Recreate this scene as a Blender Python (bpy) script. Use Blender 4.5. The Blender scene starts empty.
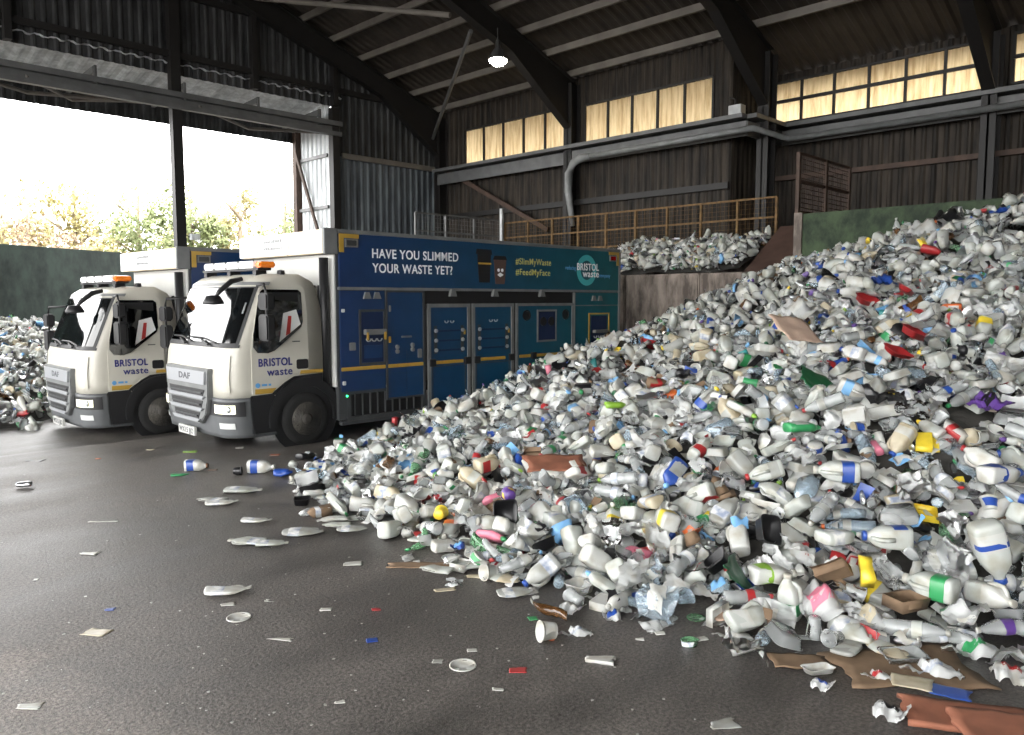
import bpy, bmesh, math, random
import numpy as np
from mathutils import Vector, Matrix, Euler, noise

# ------------------------------------------------------------------ camera, world, exposure
SC = bpy.context.scene
COL = SC.collection
CAMH, FPX, PITCH = 2.1, 777.0, math.radians(5.05)
cam_d = bpy.data.cameras.new('camera'); cam = bpy.data.objects.new('camera', cam_d); COL.objects.link(cam)
cam_d.sensor_width = 36.0; cam_d.lens = FPX / 1024 * 36; cam_d.clip_end = 500
F0 = Vector((1, 1, 0)).normalized(); RT = Vector((1, -1, 0)).normalized()
FW = F0 * math.cos(PITCH) - Vector((0, 0, 1)) * math.sin(PITCH)
UP = F0 * math.sin(PITCH) + Vector((0, 0, 1)) * math.cos(PITCH)
cam.location = (0, 0, CAMH)
cam.rotation_euler = FW.to_track_quat('-Z', 'Y').to_euler()
SC.camera = cam

W = bpy.data.worlds.new('world'); SC.world = W; W.use_nodes = True
wn = W.node_tree.nodes; bg = wn['Background']
bg.inputs[0].default_value = (0.98, 0.975, 0.965, 1); bg.inputs[1].default_value = 7.0

SC.view_settings.view_transform = 'Standard'; SC.view_settings.look = 'None'
SC.view_settings.gamma = 1.0; SC.view_settings.use_curve_mapping = False
SC.view_settings.exposure = 0.55
cy = SC.cycles
cy.max_bounces = 8; cy.diffuse_bounces = 4; cy.glossy_bounces = 3; cy.transmission_bounces = 4; cy.transparent_max_bounces = 12
cy.sample_clamp_indirect = 4.0; cy.caustics_reflective = False; cy.caustics_refractive = False


def ray(px, py):
    return FW + RT * ((px - 512) / FPX) + UP * ((367.5 - py) / FPX)


def on_z(px, py, z=0.0):
    r = ray(px, py); return cam.location + r * ((z - CAMH) / r.z)


# ------------------------------------------------------------------ materials
def lin(c):
    f = lambda v: v / 12.92 if v <= 0.04045 else ((v + 0.055) / 1.055) ** 2.4
    return tuple(f(x / 255) for x in c)


def mat(name, rgb, rough=0.5, metal=0.0, emit=None, estr=0.0, spec=0.5, var=0.0, vscale=6.0, bump=0.0, bscale=30.0, dark=None):
    """Principled material; var mixes the colour with a darker grime by noise; bump adds a fine noise bump."""
    m = bpy.data.materials.new(name); m.use_nodes = True
    nt = m.node_tree; p = nt.nodes['Principled BSDF']
    c = lin(rgb)
    p.inputs['Base Color'].default_value = (*c, 1); p.inputs['Roughness'].default_value = rough
    p.inputs['Metallic'].default_value = metal; p.inputs['Specular IOR Level'].default_value = spec
    if emit:
        p.inputs['Emission Color'].default_value = (*lin(emit), 1); p.inputs['Emission Strength'].default_value = estr
    if var or bump:
        tc = nt.nodes.new('ShaderNodeTexCoord')
    if var:
        n = nt.nodes.new('ShaderNodeTexNoise'); n.inputs['Scale'].default_value = vscale; n.inputs['Detail'].default_value = 6
        r = nt.nodes.new('ShaderNodeValToRGB'); r.color_ramp.elements[0].position = 0.35; r.color_ramp.elements[1].position = 0.65
        d = lin(dark) if dark else tuple(x * (1 - var) for x in c)
        r.color_ramp.elements[0].color = (*d, 1); r.color_ramp.elements[1].color = (*c, 1)
        nt.links.new(tc.outputs['Object'], n.inputs['Vector']); nt.links.new(n.outputs['Fac'], r.inputs['Fac'])
        nt.links.new(r.outputs['Color'], p.inputs['Base Color'])
    if bump:
        n2 = nt.nodes.new('ShaderNodeTexNoise'); n2.inputs['Scale'].default_value = bscale; n2.inputs['Detail'].default_value = 5
        b = nt.nodes.new('ShaderNodeBump'); b.inputs['Strength'].default_value = bump; b.inputs['Distance'].default_value = 0.02
        nt.links.new(tc.outputs['Object'], n2.inputs['Vector']); nt.links.new(n2.outputs['Fac'], b.inputs['Height'])
        nt.links.new(b.outputs['Normal'], p.inputs['Normal'])
    return m


def streaks(name, a, b, rough=0.6, sx=2.0, sz=0.25, metal=0.0, amount=(0.4, 0.62), spec=0.3):
    """sheet metal with vertical dirt runs (noise stretched along z)"""
    m = bpy.data.materials.new(name); m.use_nodes = True
    nt = m.node_tree; p = nt.nodes['Principled BSDF']
    p.inputs['Roughness'].default_value = rough; p.inputs['Metallic'].default_value = metal; p.inputs['Specular IOR Level'].default_value = spec
    tc = nt.nodes.new('ShaderNodeTexCoord'); mp = nt.nodes.new('ShaderNodeMapping'); mp.inputs['Scale'].default_value = (sx, sx, sz)
    n = nt.nodes.new('ShaderNodeTexNoise'); n.inputs['Scale'].default_value = 2.0; n.inputs['Detail'].default_value = 8; n.inputs['Roughness'].default_value = 0.65
    r = nt.nodes.new('ShaderNodeValToRGB'); e = r.color_ramp.elements
    e[0].position, e[1].position = amount; e[0].color = (*lin(a), 1); e[1].color = (*lin(b), 1)
    nt.links.new(tc.outputs['Object'], mp.inputs['Vector']); nt.links.new(mp.outputs['Vector'], n.inputs['Vector'])
    nt.links.new(n.outputs['Fac'], r.inputs['Fac']); nt.links.new(r.outputs['Color'], p.inputs['Base Color'])
    return m


def asphalt():
    m = bpy.data.materials.new('asphalt'); m.use_nodes = True
    nt = m.node_tree; p = nt.nodes['Principled BSDF']; L = nt.links
    tc = nt.nodes.new('ShaderNodeTexCoord')

    def nz(scale, detail=6, rough=0.6, stretch=None):
        n = nt.nodes.new('ShaderNodeTexNoise'); n.inputs['Scale'].default_value = scale; n.inputs['Detail'].default_value = detail; n.inputs['Roughness'].default_value = rough
        if stretch:
            mp = nt.nodes.new('ShaderNodeMapping'); mp.inputs['Scale'].default_value = stretch; mp.inputs['Rotation'].default_value = (0, 0, 0.5)
            L.new(tc.outputs['Object'], mp.inputs['Vector']); L.new(mp.outputs['Vector'], n.inputs['Vector'])
        else:
            L.new(tc.outputs['Object'], n.inputs['Vector'])
        return n
    big = nz(0.55, 5, 0.6, (0.6, 1.4, 1)); fine = nz(48, 3, 0.75); mid = nz(7, 8, 0.75)
    r1 = nt.nodes.new('ShaderNodeValToRGB'); e = r1.color_ramp.elements
    e[0].position, e[1].position = 0.38, 0.68; e[0].color = (*lin((74, 71, 69)), 1); e[1].color = (*lin((116, 111, 107)), 1)
    L.new(big.outputs['Fac'], r1.inputs['Fac'])
    r2 = nt.nodes.new('ShaderNodeValToRGB'); e = r2.color_ramp.elements
    e[0].position, e[1].position = 0.38, 0.66; e[0].color = (0.3, 0.3, 0.3, 1); e[1].color = (1.55, 1.53, 1.5, 1)
    L.new(fine.outputs['Fac'], r2.inputs['Fac'])
    mx = nt.nodes.new('ShaderNodeMix'); mx.data_type = 'RGBA'; mx.blend_type = 'MULTIPLY'; mx.inputs['Factor'].default_value = 0.85
    L.new(r1.outputs['Color'], mx.inputs['A']); L.new(r2.outputs['Color'], mx.inputs['B'])
    r3 = nt.nodes.new('ShaderNodeValToRGB'); e = r3.color_ramp.elements
    e[0].position, e[1].position = 0.3, 0.75; e[0].color = (0.8, 0.8, 0.8, 1); e[1].color = (1.15, 1.14, 1.12, 1)
    L.new(mid.outputs['Fac'], r3.inputs['Fac'])
    m2 = nt.nodes.new('ShaderNodeMix'); m2.data_type = 'RGBA'; m2.blend_type = 'MULTIPLY'; m2.inputs['Factor'].default_value = 1.0
    L.new(mx.outputs['Result'], m2.inputs['A']); L.new(r3.outputs['Color'], m2.inputs['B'])
    # lighter patch with a straight, noise-broken edge, at the camera's left
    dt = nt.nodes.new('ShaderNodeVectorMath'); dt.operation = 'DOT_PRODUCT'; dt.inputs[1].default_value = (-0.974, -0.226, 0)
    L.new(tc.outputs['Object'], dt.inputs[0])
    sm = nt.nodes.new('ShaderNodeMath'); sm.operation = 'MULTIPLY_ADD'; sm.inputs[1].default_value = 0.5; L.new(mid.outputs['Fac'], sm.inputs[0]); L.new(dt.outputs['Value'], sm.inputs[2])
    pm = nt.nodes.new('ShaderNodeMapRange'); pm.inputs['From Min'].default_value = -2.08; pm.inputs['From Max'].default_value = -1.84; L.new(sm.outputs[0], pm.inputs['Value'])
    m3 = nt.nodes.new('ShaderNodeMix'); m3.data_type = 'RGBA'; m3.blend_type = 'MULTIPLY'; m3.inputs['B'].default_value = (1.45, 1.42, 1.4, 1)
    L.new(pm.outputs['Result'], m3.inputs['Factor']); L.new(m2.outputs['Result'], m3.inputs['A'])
    L.new(m3.outputs['Result'], p.inputs['Base Color'])
    mr = nt.nodes.new('ShaderNodeMapRange'); mr.inputs['From Min'].default_value = 0.35; mr.inputs['From Max'].default_value = 0.7
    mr.inputs['To Min'].default_value = 0.3; mr.inputs['To Max'].default_value = 0.6
    L.new(big.outputs['Fac'], mr.inputs['Value']); L.new(mr.outputs['Result'], p.inputs['Roughness'])
    ad = nt.nodes.new('ShaderNodeMath'); ad.operation = 'MULTIPLY_ADD'; ad.inputs[1].default_value = 0.6
    L.new(mid.outputs['Fac'], ad.inputs[0]); L.new(fine.outputs['Fac'], ad.inputs[2])
    b = nt.nodes.new('ShaderNodeBump'); b.inputs['Strength'].default_value = 0.75; b.inputs['Distance'].default_value = 0.008
    L.new(ad.outputs[0], b.inputs['Height']); L.new(b.outputs['Normal'], p.inputs['Normal'])
    p.inputs['Specular IOR Level'].default_value = 0.5
    return m


def gradient_paint(name):
    """lorry side paint: royal blue at the cab end to teal at the tail, along the lorry's own x"""
    m = bpy.data.materials.new(name); m.use_nodes = True
    nt = m.node_tree; p = nt.nodes['Principled BSDF']; L = nt.links
    tc = nt.nodes.new('ShaderNodeTexCoord'); sp = nt.nodes.new('ShaderNodeSeparateXYZ'); L.new(tc.outputs['Object'], sp.inputs[0])
    mr = nt.nodes.new('ShaderNodeMapRange'); mr.inputs['From Min'].default_value = 1.6; mr.inputs['From Max'].default_value = 8.4
    L.new(sp.outputs['X'], mr.inputs['Value'])
    r = nt.nodes.new('ShaderNodeValToRGB'); e = r.color_ramp.elements
    e[0].color = (*lin((22, 46, 88)), 1); e[1].color = (*lin((20, 88, 94)), 1)
    k = e.new(0.45); k.color = (*lin((16, 62, 92)), 1)
    L.new(mr.outputs['Result'], r.inputs['Fac'])
    n = nt.nodes.new('ShaderNodeTexNoise'); n.inputs['Scale'].default_value = 3; n.inputs['Detail'].default_value = 8
    L.new(tc.outputs['Object'], n.inputs['Vector'])
    r2 = nt.nodes.new('ShaderNodeValToRGB'); r2.color_ramp.elements[0].position = 0.3; r2.color_ramp.elements[1].position = 0.6
    r2.color_ramp.elements[0].color = (0.75, 0.74, 0.72, 1)
    L.new(n.outputs['Fac'], r2.inputs['Fac'])
    mx = nt.nodes.new('ShaderNodeMix'); mx.data_type = 'RGBA'; mx.blend_type = 'MULTIPLY'; mx.inputs['Factor'].default_value = 0.7
    L.new(r.outputs['Color'], mx.inputs['A']); L.new(r2.outputs['Color'], mx.inputs['B'])
    L.new(mx.outputs['Result'], p.inputs['Base Color'])
    p.inputs['Roughness'].default_value = 0.38
    return m


def film(name, rgb, haze=0.15, rough=0.12, tint=0.92):
    """thin clear plastic: see-through with a glancing gloss and a little haze of its own"""
    m = bpy.data.materials.new(name); m.use_nodes = True
    nt = m.node_tree; nt.nodes.clear(); L = nt.links
    out = nt.nodes.new('ShaderNodeOutputMaterial')
    c = lin(rgb)
    tr = nt.nodes.new('ShaderNodeBsdfTransparent'); tr.inputs[0].default_value = (*[tint * (0.5 + 0.5 * x) if min(c) > 0.4 else tint * (0.15 + 0.85 * x) for x in c], 1)
    gl = nt.nodes.new('ShaderNodeBsdfGlossy'); gl.inputs['Roughness'].default_value = rough; gl.inputs[0].default_value = (0.95, 0.95, 0.95, 1)
    df = nt.nodes.new('ShaderNodeBsdfDiffuse'); df.inputs[0].default_value = (*c, 1)
    lw = nt.nodes.new('ShaderNodeLayerWeight'); lw.inputs['Blend'].default_value = 0.35
    a = nt.nodes.new('ShaderNodeMixShader'); a.inputs[0].default_value = haze
    L.new(tr.outputs[0], a.inputs[1]); L.new(df.outputs[0], a.inputs[2])
    b = nt.nodes.new('ShaderNodeMixShader')
    L.new(lw.outputs['Fresnel'], b.inputs[0]); L.new(a.outputs[0], b.inputs[1]); L.new(gl.outputs[0], b.inputs[2])
    L.new(b.outputs[0], out.inputs[0])
    return m


def milky(name, rgb, trans=0.35, rough=0.24, grime=0.2):
    """translucent polythene: diffuse in front, some light let through"""
    m = bpy.data.materials.new(name); m.use_nodes = True
    nt = m.node_tree; p = nt.nodes['Principled BSDF']; L = nt.links; out = nt.nodes['Material Output']
    c = lin(rgb)
    p.inputs['Roughness'].default_value = rough
    tl = nt.nodes.new('ShaderNodeBsdfTranslucent'); tl.inputs[0].default_value = (*c, 1)
    tc = nt.nodes.new('ShaderNodeTexCoord'); n = nt.nodes.new('ShaderNodeTexNoise'); n.inputs['Scale'].default_value = 9; n.inputs['Detail'].default_value = 5
    L.new(tc.outputs['Object'], n.inputs['Vector'])
    r = nt.nodes.new('ShaderNodeValToRGB'); e = r.color_ramp.elements; e[0].position, e[1].position = 0.3, 0.55
    e[0].color = (*[x * (1 - grime * k) for x, k in zip(c, (1.6, 1.9, 2.4))], 1); e[1].color = (*c, 1)
    L.new(n.outputs['Fac'], r.inputs['Fac']); L.new(r.outputs['Color'], p.inputs['Base Color'])
    mx = nt.nodes.new('ShaderNodeMixShader'); mx.inputs[0].default_value = trans
    L.new(p.outputs[0], mx.inputs[1]); L.new(tl.outputs[0], mx.inputs[2]); L.new(mx.outputs[0], out.inputs[0])
    return m


M = {}
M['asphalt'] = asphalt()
M['wall_dark'] = streaks('dark_brown_cladding', (24, 21, 18), (58, 51, 43), 0.7, 3.0, 0.35)
M['wall_grey'] = streaks('grey_blue_cladding', (62, 67, 72), (98, 105, 110), 0.55, 1.6, 0.3)
M['wall_gable'] = streaks('dark_grey_cladding', (40, 41, 42), (66, 67, 68), 0.65, 1.6, 0.4)
M['roof'] = mat('roof_sheet', (58, 52, 46), 0.7, var=0.45, vscale=1.2)
M['steel'] = mat('dark_steel', (24, 22, 21), 0.6, var=0.3, vscale=3)
M['steel_grey'] = mat('grey_painted_steel', (96, 97, 97), 0.5, var=0.3, vscale=3)
M['steel_brown'] = mat('rusty_brown_steel', (78, 60, 50), 0.75, var=0.45, vscale=4)
M['rust'] = mat('rusty_rail_yellow', (112, 86, 50), 0.8, var=0.5, vscale=9)
M['purlin'] = mat('purlin_steel', (110, 105, 98), 0.6, var=0.3, vscale=2)
M['galv'] = mat('galvanised', (170, 172, 172), 0.4, metal=0.5, var=0.2)
M['pipe'] = mat('dull_grey_pipe', (128, 130, 130), 0.55, var=0.25, vscale=4)
M['concrete'] = streaks('dirty_concrete', (92, 84, 78), (160, 148, 138), 0.85, 1.5, 0.5)
M['green_conc'] = streaks('algae_green_concrete', (36, 46, 36), (66, 80, 58), 0.8, 1.2, 0.9)
M['dark_green'] = streaks('dark_green_wall', (34, 42, 39), (56, 68, 62), 0.8, 0.8, 0.5)
M['sheet_lit'] = streaks('white_sheet', (180, 184, 186), (222, 226, 228), 0.5, 2, 0.4)
M['brown_plate'] = mat('brown_steel_plate', (84, 64, 56), 0.6, var=0.4, vscale=3)


def translucent_sheet():
    m = bpy.data.materials.new('yellowed_translucent_sheet'); m.use_nodes = True
    nt = m.node_tree; nt.nodes.clear(); L = nt.links
    out = nt.nodes.new('ShaderNodeOutputMaterial')
    tc = nt.nodes.new('ShaderNodeTexCoord'); mp = nt.nodes.new('ShaderNodeMapping'); mp.inputs['Scale'].default_value = (4, 4, 0.5)
    n = nt.nodes.new('ShaderNodeTexNoise'); n.inputs['Scale'].default_value = 2.5; n.inputs['Detail'].default_value = 7
    r = nt.nodes.new('ShaderNodeValToRGB'); e = r.color_ramp.elements; e[0].position, e[1].position = 0.3, 0.6
    e[0].color = (*lin((186, 158, 116)), 1); e[1].color = (*lin((224, 202, 160)), 1)
    L.new(tc.outputs['Object'], mp.inputs['Vector']); L.new(mp.outputs['Vector'], n.inputs['Vector']); L.new(n.outputs['Fac'], r.inputs['Fac'])
    t = nt.nodes.new('ShaderNodeBsdfTranslucent'); d = nt.nodes.new('ShaderNodeBsdfDiffuse')
    L.new(r.outputs['Color'], t.inputs[0]); L.new(r.outputs['Color'], d.inputs[0])
    mx = nt.nodes.new('ShaderNodeMixShader'); mx.inputs[0].default_value = 0.42
    L.new(t.outputs[0], mx.inputs[1]); L.new(d.outputs[0], mx.inputs[2]); L.new(mx.outputs[0], out.inputs[0])
    return m


M['skylight'] = translucent_sheet()

# ------------------------------------------------------------------ mesh building helpers


def link(name, me, m=None, parent=None, smooth=False):
    o = bpy.data.objects.new(name, me)
    if m is not None:
        me.materials.append(m)
    if smooth:
        for p in me.polygons:
            p.use_smooth = True
    COL.objects.link(o)
    if parent:
        o.parent = parent
    return o


def tag(o, label, cat, group=None, kind=None):
    o['label'] = label; o['category'] = cat
    if group: o['group'] = group
    if kind: o['kind'] = kind
    return o


def empty(name, loc=(0, 0, 0)):
    o = bpy.data.objects.new(name, None); o.empty_display_size = 0.2; COL.objects.link(o); o.location = loc
    return o


class MB:
    """collects shapes and links them as ONE mesh object"""
    def __init__(s): s.v = []; s.f = []

    def add(s, v, f):
        b = len(s.v); s.v += [tuple(p) for p in v]; s.f += [tuple(b + i for i in q) for q in f]; return s

    def box(s, a, b):
        (x0, y0, z0), (x1, y1, z1) = a, b
        return s.add([(x0, y0, z0), (x1, y0, z0), (x1, y1, z0), (x0, y1, z0), (x0, y0, z1), (x1, y0, z1), (x1, y1, z1), (x0, y1, z1)],
                     [(0, 3, 2, 1), (4, 5, 6, 7), (0, 1, 5, 4), (1, 2, 6, 5), (2, 3, 7, 6), (3, 0, 4, 7)])

    def bar(s, a, b, w, h, up=(0, 0, 1)):
        """a rectangular bar from a to b, w across and h along up"""
        a, b = Vector(a), Vector(b); d = (b - a).normalized(); u = Vector(up)
        r = d.cross(u)
        if r.length < 1e-4: r = d.cross(Vector((1, 0, 0)))
        r.normalize(); u = r.cross(d).normalized()
        v = [p + r * sx * w / 2 + u * sy * h / 2 for p in (a, b) for sx, sy in ((-1, -1), (1, -1), (1, 1), (-1, 1))]
        return s.add(v, [(0, 1, 2, 3), (7, 6, 5, 4), (0, 4, 5, 1), (1, 5, 6, 2), (2, 6, 7, 3), (3, 7, 4, 0)])

    def ibeam(s, a, b, w, h, t=0.02, up=(0, 0, 1)):
        a, b = Vector(a), Vector(b); d = (b - a).normalized(); u = Vector(up); r = d.cross(u).normalized(); u = r.cross(d).normalized()
        s.bar(a, b, t * 1.4, h, up); 
        for k in (-1, 1): s.bar(a + u * k * (h / 2 - t / 2), b + u * k * (h / 2 - t / 2), w, t, up)
        return s

    def tube(s, pts, r, n=8, cap=True):
        pts = [Vector(p) for p in pts]; rings = []
        up = Vector((0, 0, 1))
        for i, p in enumerate(pts):
            d = (pts[min(i + 1, len(pts) - 1)] - pts[max(i - 1, 0)]).normalized()
            if abs(d.dot(up)) > 0.95: up = Vector((1, 0, 0)) if abs(d.x) < 0.9 else Vector((0, 1, 0))
            x = d.cross(up).normalized(); y = d.cross(x).normalized(); up = -y if False else up
            rr = r[i] if isinstance(r, (list, tuple)) else r
            rings.append([p + (x * math.cos(t) + y * math.sin(t)) * rr for t in (2 * math.pi * k / n for k in range(n))])
        s.rings(rings, cap); return s

    def rings(s, rings, cap=True, closed=True):
        n = len(rings[0]); v = [p for r in rings for p in r]; f = []
        for i in range(len(rings) - 1):
            for k in range(n if closed else n - 1):
                k2 = (k + 1) % n
                f.append((i * n + k, i * n + k2, (i + 1) * n + k2, (i + 1) * n + k))
        if cap:
            f.append(tuple(range(n - 1, -1, -1))); b = (len(rings) - 1) * n; f.append(tuple(b + i for i in range(n)))
        return s.add(v, f)

    def lathe(s, prof, c=(0, 0, 0), axis='z', n=20, cap=True):
        """prof: [(radius, along)]"""
        cx, cyy, cz = c; rings = []
        for r, a in prof:
            ring = []
            for k in range(n):
                t = 2 * math.pi * k / n; p, q = r * math.cos(t), r * math.sin(t)
                ring.append({'z': (cx + p, cyy + q, cz + a), 'y': (cx + p, cyy + a, cz + q), 'x': (cx + a, cyy + p, cz + q)}[axis])
            rings.append(ring)
        return s.rings(rings, cap)

    def prism(s, poly, axis, a, b):
        """poly: 2-D points; axis 'y': (x,z) extruded from y=a to b; 'x': (y,z); 'z': (x,y)"""
        mk = {'y': lambda p, t: (p[0], t, p[1]), 'x': lambda p, t: (t, p[0], p[1]), 'z': lambda p, t: (p[0], p[1], t)}[axis]
        n = len(poly)
        return s.add([mk(p, a) for p in poly] + [mk(p, b) for p in poly],
                     [tuple(range(n)), tuple(range(2 * n - 1, n - 1, -1))] + [(i, n + i, n + (i + 1) % n, (i + 1) % n) for i in range(n)])

    def grid(s, fn, nu, nv):
        v = [fn(i / nu, j / nv) for j in range(nv + 1) for i in range(nu + 1)]
        f = [(j * (nu + 1) + i, j * (nu + 1) + i + 1, (j + 1) * (nu + 1) + i + 1, (j + 1) * (nu + 1) + i) for j in range(nv) for i in range(nu)]
        return s.add(v, f)

    def mesh(s, name, bevel=0.0, fix=True):
        me = bpy.data.meshes.new(name); me.from_pydata(s.v, [], s.f)
        if fix or bevel:
            bm = bmesh.new(); bm.from_mesh(me)
            if fix: bmesh.ops.recalc_face_normals(bm, faces=bm.faces)
            if bevel:
                es = [e for e in bm.edges if len(e.link_faces) == 2 and e.calc_face_angle(0) > 0.6]
                bmesh.ops.bevel(bm, geom=es, offset=bevel, segments=2, affect='EDGES', clamp_overlap=True)
            bm.to_mesh(me); bm.free()
        me.update(); return me

    def build(s, name, m, parent=None, bevel=0.0, smooth=False, fix=True):
        return link(name, s.mesh(name, bevel, fix), m, parent, smooth)


def struct(o, label, cat):
    return tag(o, label, cat, kind='structure')


# ------------------------------------------------------------------ the setting
def floor_z(x, y):
    t = min(1, max(0, (y - 12.0) / 1.0)); return -0.15 * t * t * (3 - 2 * t)


ys = [-60, -12, 0, 4, 8, 12, 12.2, 12.4, 12.6, 12.8, 13, 16, 22, 90]; xs = [-70, -10, 0, 6, 12, 20, 26, 90]
fl = MB().add([(x, y, floor_z(x, y)) for y in ys for x in xs], [(j * 8 + i, j * 8 + i + 1, (j + 1) * 8 + i + 1, (j + 1) * 8 + i) for j in range(len(ys) - 1) for i in range(7)])
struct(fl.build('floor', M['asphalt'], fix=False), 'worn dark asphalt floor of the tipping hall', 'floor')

ROOF = lambda x: 7.95 + 0.35 * (19.8 - x) if x > 3 else 7.95 + 0.35 * 16.8 - 0.35 * (3 - x)
YG, XB, XB2, YJOG = 21.6, 18.0, 19.8, 10.2


def corrugated(p0, p1, zlo, zhi, pitch=0.22, depth=0.035, mb=None):
    """upright trapezoid-profile sheet from p0 to p1 (x,y); zlo, zhi numbers or functions of the distance along"""
    mb = mb or MB(); p0, p1 = Vector(p0), Vector(p1); Ln = (p1 - p0).length; d = (p1 - p0) / Ln; nrm = Vector((-d.y, d.x))
    pts = []; t = 0.0
    for_k = 0
    while t < Ln:
        for a, h in ((0, 0), (0.18, 1), (0.62, 1), (0.8, 0)):
            tt = t + a * pitch
            if tt < Ln: pts.append((tt, h * depth))
        t += pitch
    pts.append((Ln, 0))
    ev = lambda z, t: z(t) if callable(z) else z
    lo = []; hi = []
    for t, h in pts:
        q = p0 + d * t + nrm * h; lo.append((q.x, q.y, ev(zlo, t))); hi.append((q.x, q.y, ev(zhi, t)))
    return mb.rings([lo, hi], cap=False, closed=False)


# roof: corrugations run down the slope
rb = MB(); y = -12.0; prof = []
while y < YG + 0.1:
    for a, h in ((0, 0), (0.06, 0.05), (0.15, 0.05), (0.21, 0)): prof.append((y + a, h))
    y += 0.3
prof.append((YG + 0.2, 0))
for x0, x1 in ((21.0, 3.0), (3.0, -9.0)):
    rb.rings([[(x, yy, ROOF(x) + h) for yy, h in prof] for x in (x0, x1)], cap=False, closed=False)
struct(rb.build('ceiling', M['roof'], fix=False), 'dark corrugated sheet roof above the purlins', 'roof')

# gable wall with the big door opening
gz = 8.1
gw = corrugated((-9, YG), (13.6, YG), gz, lambda t: ROOF(-9 + t), 0.25)
gw = corrugated((13.6, YG), (XB + 0.1, YG), lambda t: 6.55, lambda t: ROOF(13.6 + t), 0.25, mb=gw)
struct(gw.build('wall_left', M['wall_gable'], fix=False), 'dark corrugated gable wall over the big doorway', 'wall')
struct(corrugated((13.75, YG - 0.02), (XB + 0.1, YG - 0.02), -0.2, 6.6, 0.25).build('wall_lower_left', M['wall_grey'], fix=False), 'grey blue corrugated wall between doorway and corner', 'wall')


def with_holes(y0, y1, x, holes, ztop, name, label):
    """corrugated wall in the plane x from y1 down to y0 with window holes (ya, yb, za, zb)"""
    mb = MB(); cuts = sorted({y0, y1, *[h[0] for h in holes], *[h[1] for h in holes]})
    for a, b in zip(cuts[:-1], cuts[1:]):
        h = next((h for h in holes if h[0] <= (a + b) / 2 <= h[1]), None)
        for lo, hi in ([(-0.2, h[2]), (h[3], ztop)] if h else [(-0.2, ztop)]):
            corrugated((x, b), (x, a), lo, hi, 0.24, mb=mb)
    return struct(mb.build(name, M['wall_dark'], fix=False), label, 'wall')


WIN = [(15.65, 20.25, 6.48, 7.78), (10.75, 14.98, 6.5, 7.72)]
WIN2 = [(5.05, 10.1, 6.72, 7.72), (-0.5, 4.55, 6.75, 7.75)]
with_holes(YJOG, YG, XB, WIN, ROOF(XB), 'wall_back', 'dark brown corrugated back wall under the first two window strips')
with_holes(-12, YJOG, XB2, WIN2, ROOF(XB2), 'wall_back_right', 'dark brown corrugated back wall behind the green push wall')
struct(corrugated((XB2, YJOG), (XB, YJOG), -0.2, ROOF(XB), 0.24).build('wall_jog', M['wall_dark'], fix=False), 'short dark wall where the back wall steps away', 'wall')
struct(corrugated((-9, -12), (XB2, -12), 0, lambda t: ROOF(-9 + t), 0.25).build('wall_right', M['wall_dark'], fix=False), 'dark side wall of the hall', 'wall')


def window_strip(n, x, h, panes, bar=False, label=''):
    ya, yb, za, zb = h
    root = empty(f'window_{n}', (x, (ya + yb) / 2, za)); struct(root, label, 'window')
    for k in range(panes):
        a = yb - (yb - ya) * k / panes; b = yb - (yb - ya) * (k + 1) / panes
        mb = corrugated((x + 0.05, a - 0.015), (x + 0.05, b + 0.015), za, zb, 0.15, 0.02)
        o = mb.build('glazing_sheet', M['skylight'], fix=False); o.parent = root; o.matrix_parent_inverse = Matrix.Translation(-root.location)
    f = MB()
    for k in range(panes + 1):
        a = yb - (yb - ya) * k / panes; f.box((x - 0.02, a - 0.03, za), (x + 0.04, a + 0.03, zb))
    f.box((x - 0.03, ya, za - 0.05), (x + 0.04, yb, za)); f.box((x - 0.03, ya, zb), (x + 0.04, yb, zb + 0.05))
    if bar: f.box((x - 0.06, ya, (za + zb) / 2 - 0.02), (x - 0.0, yb, (za + zb) / 2 + 0.06))
    o = f.build('window_frame', M['steel']); o.parent = root; o.matrix_parent_inverse = Matrix.Translation(-root.location)


window_strip(1, XB, WIN[0], 5, label='glowing yellowed window strip of five sheets nearest the corner')
window_strip(2, XB, WIN[1], 5, label='glowing yellowed window strip of five sheets between the two columns')
window_strip(3, XB2, WIN2[0], 6, True, label='longest glowing window strip, crossed by a dark bar')
window_strip(4, XB2, WIN2[1], 6, True, label='glowing window strip cut off by the picture edge')

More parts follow.
